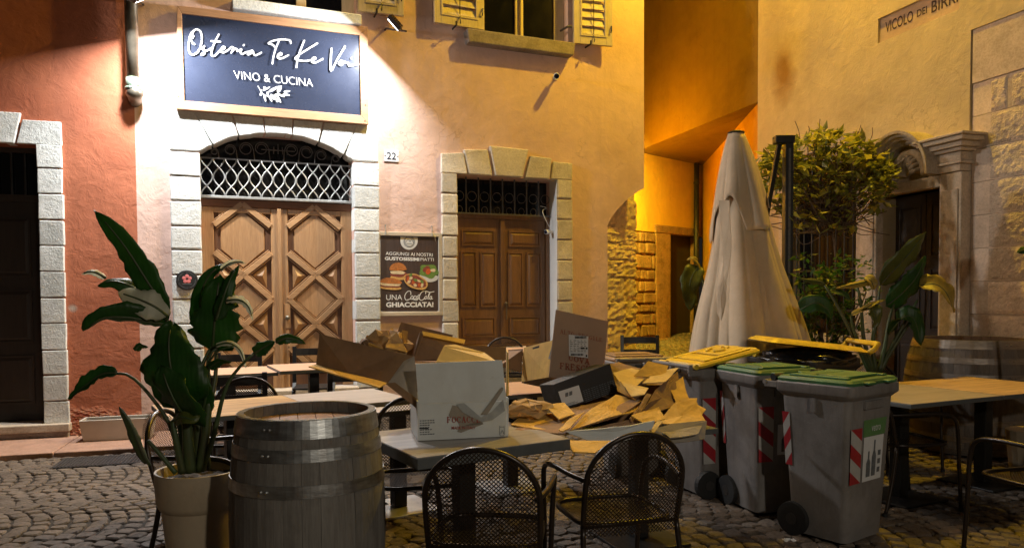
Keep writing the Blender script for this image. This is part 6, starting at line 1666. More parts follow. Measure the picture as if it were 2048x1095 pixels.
def egg_box():
    a = P(1098, 753, 4.62); org = P(1150, 763, 4.66)
    t = thing('egg_box', 'brown egg carton box with red print and a white address label, its flap raised', 'box', org)
    fl = [(1112.5,619,4.60),(1216.5,642,4.82),(1209,727,4.87),(1155,764,4.78),(1098,753,4.64)]
    def add(name, pts, mt, th=.006, par=None): return MB().board([P(*p) for p in pts], th).build(name, M[mt], par or t, org=org)
    add('front_panel', fl[::-1] if False else [fl[0], fl[4], fl[3], fl[2], fl[1]], 'card_egg')
    add('side_panel', [(1047.5,694.5,5.05),(1043,763,5.02),(1097.5,753.5,4.645),(1108.5,679,4.69)], 'card', .006)
    add('tape_edge', [(1107,679,4.685),(1096.5,717,4.655),(1102,718,4.64),(1110.5,679,4.69)], 'packing_tape', .003)
    add('bottom_panel', [(1043,763.5,5.03),(1098,754,4.655),(1155,765,4.81),(1100,775,5.15)], 'card_dark')
    add('back_panel', [(1052,690,5.3),(1052,752,5.3),(1165,762,5.35),(1170,700,5.35)], 'card_dark')
    add('top_flap', [(1017,700,5.16),(1000,731,5.0),(1042,745,5.02),(1046,698,5.06)][::-1], 'card_dark')
    # hand hole
    hh = [(1065,695,0),(1067,720,0),(1064,722,0),(1064,726,0),(1078,724,0),(1078,716,0),(1075,712,0),(1079,690,0)]
    s0, s1 = P(1047.5,694.5,5.05), P(1108.5,679,4.69)
    def on_side(px, py, lift=.003):
        n = (P(1043,763,5.02)-s0).cross(s1-s0).normalized(); 
        if n.dot(CAM-s0) < 0: n = -n
        d = ray(px, py); k = (s0+n*lift-CAM).dot(n)/d.dot(n); return CAM+d*k
    MB().add([on_side(a, b) for a, b, _ in hh], [tuple(range(8))]).build('hand_hole', M['shade_black'], t, org=org, recalc=False)
    f0, f1, f2 = P(*fl[0]), P(*fl[1]), P(*fl[4]); fn = (f1-f0).cross(f2-f0).normalized()
    if fn.dot(CAM-f0) < 0: fn = -fn
    def onf(px, py, lift=.002):
        d = ray(px, py); k = (f0+fn*lift-CAM).dot(fn)/d.dot(fn); return CAM+d*k
    mb = MB()
    add_serif(mb, 'ALTO-FRAGILE', [onf(1120,658), onf(1205,676), onf(1205,683), onf(1120,666)], bold=.9)
    add_serif(mb, 'UOVA', [onf(1136,710), onf(1180,718), onf(1180,728), onf(1136,719)], bold=1.1)
    add_serif(mb, 'FRESCHE', [onf(1119,725), onf(1192,733), onf(1192,745), onf(1119,736)], bold=1.1)
    add_script(mb, [[(1139,745),(1142,755),(1155,760),(1168,757),(1174,750)]], lambda a, b: onf(a, b), .7)
    mb.build('printed_lettering', M['ink_faded'], t, org=org, recalc=False)
    mb = MB(); add_text(mb, 'UOVA FRESCHE', [on_side(1048,747,.002), on_side(1092,742,.002), on_side(1092,749,.002), on_side(1048,754,.002)], offset=.01); mb.build('printed_side_lettering', M['ink_faded'], t, org=org, recalc=False)
    MB().add([onf(1137.5,668.5,.004), onf(1176.5,672,.004), onf(1176,715.5,.004), onf(1138,711,.004)], [(0,1,2,3)]).build('address_label', M['paper'], t, org=org, recalc=False)
    mb = MB(); rnd = random.Random(5)
    def bl(x0, y0, x1, y1): mb.add([onf(x0,y0,.006), onf(x1,y0,.006), onf(x1,y1,.006), onf(x0,y1,.006)], [(0,1,2,3)])
    for k in range(16): 
        x = 1150+k*1.45; bl(x, 671.5, x+rnd.uniform(.5,1.1), 676.5)
    for i in range(7):
        for k in range(5): 
            x = 1140+k*7+rnd.uniform(0,1); bl(x, 680+i*3.6, x+rnd.uniform(2,5.5), 681+i*3.6)
    bl(1161, 694, 1169, 697); bl(1172, 694, 1175, 698)
    for k in range(18):
        x = 1142+k*1.4; bl(x, 706.5, x+rnd.uniform(.5,1.1), 710.5)
    bl(1171.5, 709, 1174.5, 713)
    mb.build('label_print', M['ink_black'], t, org=org, recalc=False)
egg_box()

def black_box():
    q = [(1108,768,4.27),(1124,818,4.27),(1233,780,4.42),(1218.5,727,4.42)]
    org = P(1170, 800, 4.36); t = thing('black_box', 'black cardboard box with a white label lying tilted under the egg box', 'box', org)
    p = [P(*k) for k in q]; n = (p[1]-p[0]).cross(p[3]-p[0]).normalized()
    if n.dot(CAM-p[0]) < 0: n = -n
    D = .20
    def add(name, pts): return MB().board(pts, .005).build(name, M['card_black'], t, org=org)
    add('front_panel', p); b = [k-n*D for k in p]
    add('top_panel', [p[0], p[3], b[3], b[0]]); add('side_panel', [p[2], p[3], b[3], b[2]]); add('side_panel', [p[0], p[1], b[1], b[0]]); add('bottom_panel', [p[1], p[2], b[2], b[1]])
    def onf(px, py, lift=.002):
        d = ray(px, py); k = (p[0]+n*lift-CAM).dot(n)/d.dot(n); return CAM+d*k
    MB().add([onf(1116.5,782.5), onf(1157.5,769.5), onf(1167,801.5), onf(1127,815)], [(0,1,2,3)]).build('white_label', M['paper'], t, org=org, recalc=False)
    mb = MB(); rnd = random.Random(8)
    def qd(x0, y0, x1, y1, sl=-.34): mb.add([onf(x0,y0,.004), onf(x1,y0+(x1-x0)*sl,.004), onf(x1,y1+(x1-x0)*sl,.004), onf(x0,y1,.004)], [(0,1,2,3)])
    for i in range(2): qd(1130.5+i*8, 799.5-i*2.7-14+i*0, 1136.5+i*8, 799.5-i*2.7-6)
    for i in range(3): qd(1128+i*.8, 809+i*2.2, 1152+rnd.uniform(-4,4), 810+i*2.2)
    mb.build('label_print', M['ink_grey'], t, org=org, recalc=False)
    mb = MB()
    for i in range(7):
        for k in range(4):
            x = 1166+i*1.0+k*16; y = 781+i*3.6-k*5.6; 
            for j in range(3):
                x0 = x+j*4.8; mb.add([onf(x0,y-j*1.6,.002), onf(x0+rnd.uniform(2.4,4.2),y-j*1.6-1.3,.002), onf(x0+3.6,y-j*1.6-.2,.002), onf(x0,y-j*1.6+1.1,.002)], [(0,1,2,3)])
    mb.build('printed_text', M['ink_grey'], t, org=org, recalc=False)
black_box()

# brown boxes behind the white one
def brown_boxes():
    org = P(850, 700, 4.5)
    t = thing('open_carton', 'brown carton with an upright rear flap behind the white box', 'box', org)
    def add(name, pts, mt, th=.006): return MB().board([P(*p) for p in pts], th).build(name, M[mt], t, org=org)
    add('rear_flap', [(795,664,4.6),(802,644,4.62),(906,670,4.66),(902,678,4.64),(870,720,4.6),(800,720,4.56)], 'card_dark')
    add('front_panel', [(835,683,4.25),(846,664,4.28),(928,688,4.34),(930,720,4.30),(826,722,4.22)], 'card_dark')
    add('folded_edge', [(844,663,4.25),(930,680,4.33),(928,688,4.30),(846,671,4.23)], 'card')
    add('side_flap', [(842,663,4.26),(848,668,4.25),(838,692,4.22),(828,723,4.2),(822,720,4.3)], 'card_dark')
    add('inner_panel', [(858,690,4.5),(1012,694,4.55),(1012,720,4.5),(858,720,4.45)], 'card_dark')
    org = P(760, 690, 4.3)
    # the support: cardboard stands on the low table behind, add carton body
    b = MB().board([P(820,720,4.3), P(940,722,4.36), P(940,800,4.36), P(820,800,4.3)], .25); b.build('carton_body', M['card_dark'], t, org=P(850,700,4.5))
    k = thing('crumpled_paper', 'crumpled brown kraft paper bundle stuffed between the cartons', 'paper', org)
    def crumple(cx, cy, d, rx, ry, seed, mt='kraft'):
        c = P(cx, cy, d); mb = MB()
        rk = random.Random(seed)
        jit = {}
        def fn(i, j):
            a = 2*math.pi*i; b = math.pi*(j-.5)
            key = (round(i*13) % 13, round(j*9))
            if key not in jit: jit[key] = (rk.uniform(-.28, .28), rk.uniform(-.22, .22), rk.uniform(.72, 1.22))
            da, db, n_ = jit[key] if 0 < j < 1 else (0, 0, 1)
            n_ *= 1+.25*mnoise.noise(V((math.cos(a)*1.7+seed, math.sin(a)*1.7, b)))
            return c + V((rx*math.cos(a+da)*math.cos(b+db)*n_, .10*math.sin(a+da)*math.cos(b+db)*n_, ry*math.sin(b+db)*n_))
        mb.grid(fn, 13, 9); return mb
    crumple(778, 690, 4.3, .125, .085, 1).build('paper_wad', M['kraft'], k, org=org); crumple(742, 688, 4.35, .06, .05, 4).build('paper_wad', M['card_dark'], k, org=org)
    sheet('paper_fold', [(803,660,4.3),(815,662,4.35),(814,698,4.3),(806,688,4.26)], 'card_dark', .003, .01, 2, k, org)
    sheet('paper_fold', [(738,684,4.22),(752,690,4.2),(772,702,4.2),(758,706,4.24),(740,700,4.24)], 'card', .003, .02, 3, k, org)
    o2 = P(1060, 830, 4.0); c = crumple(1056, 818, 4.05, .12, .05, 7).build('paper_sack', M['kraft'], None, org=o2, smooth=False); c.location = o2
    tag(c, 'crumpled brown paper sack right of the white box', 'paper')
brown_boxes()

# loose flattened cardboard, and the low grey tub it is heaped on
def heap():
    table((.74, 4.33), R(20), 'dark café table buried under the cardboard heap', 'table_edge', .72, .56, z=.68)
    G = 'flattened cardboard sheets heaped beside the bins'
    S_ = [
     ('yellow lit cardboard sheet lying flat right of the white box', 'card', [(1021,848,3.9),(1040,836,4.05),(1130,826,4.1),(1150,834,4.0),(1118,858,3.8),(1070,858,3.8)], .012),
     ('long sloping cardboard sheet propped in front of the black box', 'card', [(1142,858,3.75),(1170,828,3.95),(1232,786,4.25),(1275,800,4.25),(1284,816,4.1),(1215,836,3.9)], .010),
     ('narrow torn cardboard strip between the two lit sheets', 'card', [(1117,858,3.72),(1142,838,3.85),(1170,824,3.95),(1162,832,3.9),(1140,856,3.72),(1125,862,3.68)], .010),
     ('pale clean cardboard sheet at the top of the heap', 'card_pale', [(1226,745,4.5),(1262,737,4.7),(1303,746,4.65),(1272,772,4.35),(1240,765,4.38)], .006),
     ('folded cardboard sheet with a pointed corner at the top right of the heap', 'card_pale', [(1292,748,4.6),(1357,738,4.7),(1330,765,4.4),(1285,768,4.35),(1300,755,4.5)], .010),
     ('bright yellow cardboard flap standing beside the black box', 'card', [(1230,762,4.35),(1242,762,4.32),(1258,790,4.22),(1272,800,4.2),(1236,782,4.28)], .006),
     ('ridged cardboard flap in the middle of the heap', 'card_pale', [(1243,764,4.32),(1297,778,4.3),(1288,792,4.2),(1262,796,4.18)], .012),
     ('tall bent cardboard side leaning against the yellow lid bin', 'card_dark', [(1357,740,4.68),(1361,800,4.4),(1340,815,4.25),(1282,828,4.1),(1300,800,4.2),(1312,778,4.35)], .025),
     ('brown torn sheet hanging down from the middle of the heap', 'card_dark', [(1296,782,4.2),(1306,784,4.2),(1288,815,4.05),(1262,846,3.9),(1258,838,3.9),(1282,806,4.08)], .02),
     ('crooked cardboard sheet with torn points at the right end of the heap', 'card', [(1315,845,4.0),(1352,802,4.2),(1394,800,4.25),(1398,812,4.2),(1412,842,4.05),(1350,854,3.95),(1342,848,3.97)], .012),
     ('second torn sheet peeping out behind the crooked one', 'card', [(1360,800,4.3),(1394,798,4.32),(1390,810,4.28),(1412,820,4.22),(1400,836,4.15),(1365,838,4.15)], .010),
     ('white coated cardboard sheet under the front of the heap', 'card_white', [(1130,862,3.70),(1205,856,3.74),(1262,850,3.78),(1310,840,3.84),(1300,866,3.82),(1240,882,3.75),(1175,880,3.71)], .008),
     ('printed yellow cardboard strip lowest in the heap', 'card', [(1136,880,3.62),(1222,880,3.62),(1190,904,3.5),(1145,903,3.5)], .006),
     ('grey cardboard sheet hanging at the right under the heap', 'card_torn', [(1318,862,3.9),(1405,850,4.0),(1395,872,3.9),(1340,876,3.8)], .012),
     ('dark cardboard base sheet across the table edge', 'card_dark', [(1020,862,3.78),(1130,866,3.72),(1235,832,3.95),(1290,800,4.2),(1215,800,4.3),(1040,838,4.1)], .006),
    ]
    S_ += [
     ('small cardboard flap between the paper sack and the sloping sheet', 'card', [(1090,812,4.05),(1128,806,4.15),(1150,826,4.0),(1118,840,3.9)], .012),
     ('buckled brown cardboard sheet crossing behind the black box', 'card_dark', [(1190,735,4.75),(1238,722,4.85),(1300,742,4.8),(1290,775,4.6),(1225,770,4.55)], .02),
     ('cardboard flap standing up over the pointed sheet', 'card', [(1268,752,4.5),(1296,722,4.62),(1338,730,4.66),(1326,758,4.55)], .012),
     ('cardboard sheet hanging over the table edge below the sloping sheet', 'card_dark', [(1160,862,3.78),(1222,846,3.86),(1282,834,3.95),(1276,868,3.9),(1200,890,3.76)], .015),
     ('small lit triangle of cardboard in front of the bent side', 'card', [(1262,832,3.9),(1318,812,4.05),(1330,838,3.95),(1290,852,3.85)], .010),
     ('grey inside of a flattened box sloping under the crooked sheet', 'card_torn', [(1290,862,3.85),(1345,846,3.95),(1412,842,4.02),(1408,878,3.95),(1330,888,3.82)], .012),
     ('narrow pale strip of cardboard on top of the grey sheet', 'card_pale', [(1298,858,3.82),(1316,840,3.9),(1326,842,3.9),(1308,864,3.8)], .004),
     ('torn cardboard corner leaning on the handle of the yellow lid bin', 'card', [(1338,772,4.45),(1366,752,4.6),(1378,800,4.4),(1352,812,4.3)], .015),
    ]
    for i, (lb, mt, pts, bd) in enumerate(S_):
        c3 = sum([P(*p) for p in pts], V((0,0,0)))/len(pts)
        o = sheet('cardboard_sheet', pts, mt, .006, bd, i+1, None, c3); o.location = c3; tag(o, lb, 'cardboard', G)
    # small printing on the lowest strip
    t2 = thing('waste_carton', 'dark open carton filling the heap behind the mesh chair', 'box', P(1220, 830, 4.35))
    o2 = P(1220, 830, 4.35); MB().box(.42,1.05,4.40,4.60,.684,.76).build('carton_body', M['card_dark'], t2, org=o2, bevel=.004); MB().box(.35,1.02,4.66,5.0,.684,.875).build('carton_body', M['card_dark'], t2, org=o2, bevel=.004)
heap()

def litter():
    p = onz(1578, 1083, .012); b = MB()
    b.grid(lambda i, j: (-.035+.07*i, -.02+.04*j, .012+.016*mnoise.noise(V((i*3.1, j*2.2, 4)))), 8, 6)
    o = b.build('paper_scrap', M['paper'], None); o.location = (p.x, p.y, .012); tag(o, 'tiny crumpled white paper scrap on the cobbles by the bin wheel', 'litter')
    m = o.modifiers.new('thickness', 'SOLIDIFY'); m.thickness = .003
litter()

# ================================================================== UMBRELLA
def umbrella():
    d = 7.0; b = P(1503, 700, d); tp = P(1472, 268, d); zb = P(1503, 702, d).z
    t = thing('closed_umbrella', 'large closed ecru umbrella with deep folds in front of the alley', 'umbrella', (b.x, b.y, ground_z(b.x, b.y)))
    gz = ground_z(b.x, b.y); z0, z1 = zb-gz-.25, tp.z-gz
    dx = (tp.x-b.x)
    def axis(z): k = (z-z0)/(z1-z0); return dx*k
    def prof(k): # k 0 bottom 1 top
        return .055 + (.565-.055)*(1-k)**.93 + .02*math.sin(k*9)
    n, m = 320, 60
    def fold(a, k, amp=1.0):
        s = 0.0
        s += 1.0*(abs(math.sin(4*a + .5*math.sin(2*a+k*.9)))**.42 - .72)
        s += .35*math.sin(7*a+2.2+1.2*k) + .55*(abs(math.sin(7.5*a+1.0+.5*k))**.38-.72)*(1-.6*k)
        return s*amp
    def fn(i, j):
        a = 2*math.pi*i; k = j; r = prof(k); am = .15*(1-.55*k)
        r *= 1+am*fold(a, k)*(.45+.55*min(1, (1-k)*2.2))
        if i in (0, 1): pass
        z = z0+(z1-z0)*k - (.10*max(0, math.sin(4*a+.6)) if k == 0 else 0)
        return (r*math.cos(a)+axis(z), r*math.sin(a), z)
    smo = MB().grid(fn, n, m).build('canopy', M['canvas'], t, smooth=True, recalc=True)
    zv = [.60, .72]
    def fn2(i, j):
        a = 2*math.pi*i; low = .625+.075*math.sin(3*a+2.4)+.05*abs(math.sin(4*a+.6)); k = low+(1-low)*j
        r = prof(k)*(1+.15*(1-.55*k)*(.45+.55*min(1, (1-k)*2.2))*fold(a+.05, k)) + .012 + .022*(1-j)**1.5*(1+.5*math.sin(5*a+1))
        z = z0+(z1-z0)*k
        return (r*math.cos(a)+axis(z), r*math.sin(a), z)
    v = MB().grid(fn2, n, 16).build('wind_vent', M['canvas'], t, smooth=True)
    s = v.modifiers.new('thickness', 'SOLIDIFY'); s.thickness = .006
    MB().lathe([(.0, 0), (.075, 0), (.08, .018), (.045, .035), (.0, .04)][1:], 18, Matrix.Translation((dx, 0, z1-.005))).build('cap', M['umbrella_metal'], t)
    # hanging fold of cloth on the left
    fl = MB(); 
    q = [(1437,400,6.45),(1458,400,6.38),(1462,500,6.36),(1452,600,6.36),(1440,640,6.38),(1432,628,6.42),(1438,520,6.45)]
    o = sheet('loose_fold', q, 'canvas', .006, .02, 4, t, V((b.x, b.y, gz)))
    MB().tube([(0,0,.05), (dx*.3,0,z0+.3)], .03, 10).build('pole', M['umbrella_metal'], t)
    MB().box(-.3,.3,-.3,.3,0,.06).build('base', M['table_iron'], t, bevel=.01)
umbrella()
def mast():
    d = 7.45; p = P(1574, 600, d); tp = P(1564, 278, d); gz = ground_z(p.x, d)
    t = thing('umbrella_mast', 'black cantilever umbrella mast with a slanting strut beside the climbing shrub', 'umbrella mast', (p.x, p.y, gz))
    H_ = tp.z-gz
    MB().box(-.04,.04,-.05,.05,0,H_).build('post', M['umbrella_metal'], t, bevel=.006)
    MB().box(-.011,.011,-.0525,-.05,.3,H_-.1).build('post_groove', M['iron'], t)
    a = P(1558, 290, d); b = P(1541, 385, d-.1)
    o = V((p.x, p.y, gz)); a -= o; b -= o
    MB().bar(a, a+(b-a)*2.3, .04, .06, (0,1,0)).build('strut', M['umbrella_metal'], t, bevel=.005)
    MB().box(a.x-.05, .055, -.055,.055, H_-.05, H_+.03).build('head', M['umbrella_metal'], t, bevel=.01)
    MB().box(-.45,.45,-.05,.05,0,.07).box(-.05,.05,-.45,.45,.001,.071).build('cross_base', M['table_iron'], t)
mast()

# ================================================================== PLANTS
def leaf(parent, org, mid, wd, mt, side=None, fold=.35, wave=.06, tip=.55, name='leaf', curl=0.0, split=0, seed=0):
    """blade along midrib points (3D); wd full width; side = direction across the blade"""
    pts = resample(spline(mid, 6), 19); n = len(pts); mb = MB(); rows = []
    rnd = random.Random(seed)
    for i, p in enumerate(pts):
        t = i/(n-1); d = (pts[min(i+1, n-1)]-pts[max(i-1, 0)]).normalized()
        s_ = V(side) if side is not None else d.cross(V((0, -1, 0)))
        s_ = (s_ - d*s_.dot(d)).normalized(); up = d.cross(s_)
        prof = (math.sin(math.pi*min(1, t**tip))**.62 if t < .999 else 0) * (1 if t > .02 else .3)
        w_ = wd/2*max(.02, prof)
        row = []
        for k in (-1, -.66, -.33, 0, .33, .66, 1):
            wv = wave*wd*math.sin(t*14+k*2+seed)*abs(k)
            cut = 1.0 + (rnd.uniform(-.16, .04) if abs(k) == 1 else 0)
            if split and abs(k) == 1 and (i % split == 0): cut = .72
            q = p + s_*w_*k*cut + up*(fold*w_*abs(k) + wv + curl*wd*k*k)
            row.append(q)
        rows.append(row)
    for r in rows: mb.v += r
    for i in range(n-1):
        for k in range(6): mb.f.append((i*7+k, i*7+k+1, (i+1)*7+k+1, (i+1)*7+k)); mb.m.append(0)
    o = mb.build(name, M[mt], parent, smooth=True, org=org, recalc=False)
    s = o.modifiers.new('thickness', 'SOLIDIFY'); s.thickness = .002
    MB().tube(pts[:-2], [.006*(1-.7*i/n)+.0015 for i in range(n-2)], 5).build('midrib', M['leaf_stalk'], o, smooth=True, org=org)
    return o
def stalk(parent, org, pts, r0, r1, mt='leaf_stalk'):
    p = resample(spline(pts, 6), 14); return MB().tube(p, [r0+(r1-r0)*i/13 for i in range(14)], 7).build('stalk', M[mt], parent, smooth=True, org=org)

def big_plant():
    d = 3.42; base = P(388, 935, d); rim = .645
    px0 = P(398, 935, d); org = V((px0.x, d, 0))
    t = thing('potted_plant', 'tall broad leaved potted plant in a beige pot left of the front barrel', 'potted plant', org)
    MB().lathe([(.115, 0), (.12, .02), (.165, .47), (.172, .475), (.185, .50), (.192, rim), (.180, rim), (.172, rim-.05), (.165, .52)], 40).build('pot', M['pot'], t, smooth=False, bevel=.003)
    smooth_angle(t.children[-1], 30)
    MB().grid(lambda i, j: (.172*j*math.cos(2*math.pi*i), .172*j*math.sin(2*math.pi*i), rim-.045+.02*mnoise.noise(V((math.cos(2*math.pi*i)*4*j, math.sin(2*math.pi*i)*4*j, 1)))), 24, 6).build('soil', M['soil'], t)
    Q = lambda l: [P(a, b, d+dd) for a, b, dd in l]
    def st(l, r0=.016, r1=.008): stalk(t, org, Q(l), r0, r1)
    # stalks from the pot
    st([(372,940,0),(362,860,.02),(345,740,.05),(334,640,.08)]); st([(385,940,0),(392,840,.04),(402,740,.10),(425,690,.15)]); st([(392,945,.0),(410,850,.05),(430,760,.1),(432,680,.16)])
    st([(378,935,.05),(360,850,.1),(340,720,.15),(332,645,.15)]); st([(365,945,-.05),(352,880,-.08),(345,840,-.08)], .018, .012); st([(400,940,0),(412,860,-.02),(418,800,-.02)], .024, .016)
    st([(380,942,-.02),(375,870,-.05),(372,800,-.05)], .03, .018); st([(395,942,.02),(398,860,.02),(400,780,.03)], .026, .014); st([(365,935,.02),(340,850,.0),(300,790,-.03),(262,752,-.05),(234,746,-.05)], .012, .006)
    st([(405,935,0),(425,880,-.02),(450,780,-.02),(478,735,0),(508,706,.0)], .014, .006); st([(418,940,.03),(412,820,.05),(416,720,.08),(440,690,.1)], .010, .006)
    st([(412,930,.04),(418,800,.06),(420,720,.06),(440,700,.06),(470,690,.06)], .008, .004); st([(352,945,-.08),(318,905,-.1),(296,880,-.12)], .012, .009)
    lf = lambda l, w_, mt='leaf_dark', **k: leaf(t, org, Q(l), w_*.84, mt, **k)
    lf([(335,642,.08),(318,600,.06),(290,555,.03),(255,500,.0),(220,455,-.02),(188,421,-.04)], .165, side=(.9,-.1,.35), fold=.10, tip=.85, seed=1)
    lf([(330,634,.10),(298,596,.08),(262,572,.05),(224,562,.03),(196,572,.02)], .13, 'leaf_dark', side=(.2,.5,.8), fold=.5, seed=2, tip=.7)
    lf([(336,632,.06),(308,612,.02),(272,596,.0),(236,584,.0)], .17, 'leaf_pale', side=(.45,.5,.8), fold=.10, seed=3, tip=.7)
    lf([(212,556,.04),(195,546,.02),(178,543,.0),(163,548,.0)], .04, 'leaf_pale', side=(.1,.3,1), fold=.6, seed=4)
    lf([(338,650,.1),(300,642,.04),(255,634,-.02),(205,636,-.06),(166,662,-.08)], .16, side=(0,-.75,.66), fold=.30, curl=.1, seed=5, tip=.75)
    lf([(372,815,-.05),(352,775,-.10),(340,725,-.12),(338,675,-.10),(345,642,-.06)], .38, side=(1,-.1,0), fold=.10, seed=6, tip=.6)
    lf([(390,850,-.02),(358,815,-.14),(335,770,-.16),(322,730,-.14)], .28, side=(.85,-.2,-.4), fold=.20, seed=7, tip=.7)
    lf([(425,700,.15),(428,660,.12),(432,610,.12),(440,548,.14)], .32, side=(1,.0,.05), fold=.06, seed=8, tip=.55, split=5)
    lf([(428,690,.2),(404,640,.22),(402,590,.22),(420,548,.22),(452,528,.24)], .13, side=(.7,.3,-.5), fold=.35, seed=9)
    lf([(432,640,.1),(450,585,.1),(462,555,.12),(478,530,.12)], .10, side=(.9,-.1,-.4), fold=.35, seed=10)
    lf([(442,540,.13),(458,528,.11),(476,523,.11),(492,527,.1)], .035, 'leaf_pale', side=(0,.2,1), fold=.6, seed=11)
    lf([(452,602,.1),(478,600,.08),(496,612,.07),(506,640,.06)], .055, 'leaf_pale', side=(.5,.3,.8), fold=.4, seed=12, split=3)
    lf([(430,692,.08),(458,686,.08),(480,700,.08),(492,735,.08)], .035, 'leaf_pale', side=(.6,.2,.7), fold=.4, seed=13)
    lf([(236,746,-.05),(205,748,-.06),(172,770,-.08),(138,798,-.08)], .115, side=(.3,-.6,-.7), fold=.4, seed=14, split=3, tip=.8)
    lf([(300,930,-.10),(285,905,-.12),(262,850,-.14),(238,812,-.15)], .055, 'leaf_stalk', side=(.6,.6,.2), fold=1.1, seed=15, tip=.8)
    lf([(508,706,0),(530,692,0),(550,682,.0)], .085, side=(.3,-.2,.9), fold=.3, seed=16, tip=.6)
    lf([(552,684,0),(570,676,0),(592,678,.02),(612,687,.03)], .06, side=(.1,-.3,.95), fold=.35, seed=17, tip=.6)
    lf([(400,840,-.0),(412,790,-.05),(408,745,-.06)], .10, side=(1,-.2,.1), fold=.3, seed=18)
    lf([(345,842,-.08),(360,832,-.14),(385,838,-.16),(400,830,-.14)], .09, side=(.2,-.5,-.8), fold=.3, seed=19, mt='leaf_olive')
    lf([(418,735,.06),(440,722,.02),(462,724,0)], .055, side=(.1,-.5,.8), fold=.3, seed=20)
    lf([(270,700,.02),(280,690,.02),(296,694,.02)], .05, side=(.1,-.5,.8), fold=.3, seed=21)
big_plant()

def right_plant():
    d = 6.35; b = P(1752, 760, d); g = ground_z(b.x, d); org = V((b.x, d, g))
    t = thing('banana_plant', 'potted banana plant with yellow lit leaves in front of the stone portal', 'potted plant', org)
    MB().lathe([(.16, 0), (.20, .38), (.215, .42), (.20, .42), (.19, .38)], 28).build('pot', M['pot'], t)
    MB().lathe([(.19, .36), (.02, .37)], 20).build('soil', M['soil'], t)
    Q = lambda l: [P(a, b_, d+dd) for a, b_, dd in l]
    for l in ([(1752,745,0),(1745,690,0),(1752,640,.02),(1760,572,.05)], [(1758,745,0),(1770,690,.02),(1778,640,.05),(1790,600,.1)], [(1745,750,0),(1720,690,-.05),(1706,655,-.05),(1702,632,-.05)], [(1748,745,0),(1728,680,0),(1722,610,.0),(1715,572,0)], [(1760,745,0),(1790,680,0),(1835,600,0)], [(1756,745,.02),(1790,690,-.02),(1822,640,-.02)], [(1740,745,.0),(1690,640,.0),(1650,570,.05)]):
        stalk(t, org, Q(l), .022, .010)
    lf = lambda l, w_, mt, **k: leaf(t, org, Q(l), w_, mt, **k)
    lf([(1760,570,.05),(1788,540,.02),(1820,505,0),(1852,464,-.02)], .22, 'leaf_olive', side=(.75,.3,-.6), fold=.12, tip=.7, seed=31)
    lf([(1772,612,.08),(1800,590,.06),(1832,555,.05),(1850,512,.05)], .22, 'leaf_dark', side=(.7,.2,-.6), fold=.12, tip=.7, seed=32)
    lf([(1745,560,.0),(1718,566,-.05),(1690,572,-.08),(1672,576,-.1)], .08, 'leaf_lamplit', side=(.1,.6,.6), fold=.35, seed=33)
    lf([(1728,558,0),(1742,562,-.02),(1748,580,-.02)], .11, 'leaf_lamplit', side=(.9,.2,.2), fold=.3, seed=34)
    lf([(1838,572,0),(1868,568,-.05),(1892,585,-.08),(1908,625,-.1)], .21, 'leaf_lamplit', side=(.45,.5,.7), fold=.22, tip=.6, seed=35, split=4)
    lf([(1702,630,-.05),(1728,618,-.08),(1750,606,-.08),(1770,600,-.08)], .06, 'leaf_lamplit', side=(.2,.7,.7), fold=.3, seed=36)
    lf([(1722,622,-.05),(1745,618,-.1),(1752,640,-.11),(1746,655,-.1)], .14, 'leaf_olive', side=(.9,.1,.2), fold=.25, seed=37)
    lf([(1778,668,.0),(1800,640,-.04),(1826,634,-.06),(1842,690,-.08)], .2, 'leaf_dark', side=(.7,.1,.6), fold=.15, seed=38)
    lf([(1650,568,.05),(1635,562,0),(1618,560,-.02),(1598,556,-.02)], .07, 'leaf_olive', side=(.1,.5,.8), fold=.3, seed=39)
    lf([(1660,580,.05),(1678,584,.02),(1692,592,.02),(1702,604,0)], .08, 'leaf_dark', side=(.2,.5,.8), fold=.3, seed=40)
    lf([(1600,620,-.1),(1630,605,-.12),(1655,618,-.12),(1662,640,-.12)], .16, 'leaf_dark', side=(.5,.1,.8), fold=.2, seed=41)
right_plant()

def left_leaf_plant():
    d = 8.3; b = P(1400, 700, d); g = ground_z(b.x, d); org = V((b.x, d, g))
    t = thing('potted_plant', 'potted plant behind the closed umbrella with one broad leaf showing by the alley', 'potted plant', org)
    MB().lathe([(.15, 0), (.19, .4), (.20, .44), (.18, .44)], 24).build('pot', M['pot'], t)
    Q = lambda l: [P(a, b_, d+dd) for a, b_, dd in l]
    stalk(t, org, Q([(1405,705,0),(1412,620,0),(1406,560,0),(1400,535,0)]), .018, .01)
    leaf(t, org, Q([(1402,533,0),(1386,548,-.05),(1378,580,-.08),(1382,622,-.1)]), .24, 'leaf_olive', side=(.9,.1,.2), fold=.12, tip=.6, seed=51)
    leaf(t, org, Q([(1404,540,0),(1395,520,0),(1384,514,0),(1374,520,0)]), .10, 'leaf_lamplit', side=(.1,.7,.6), fold=.2, seed=52)
left_leaf_plant()

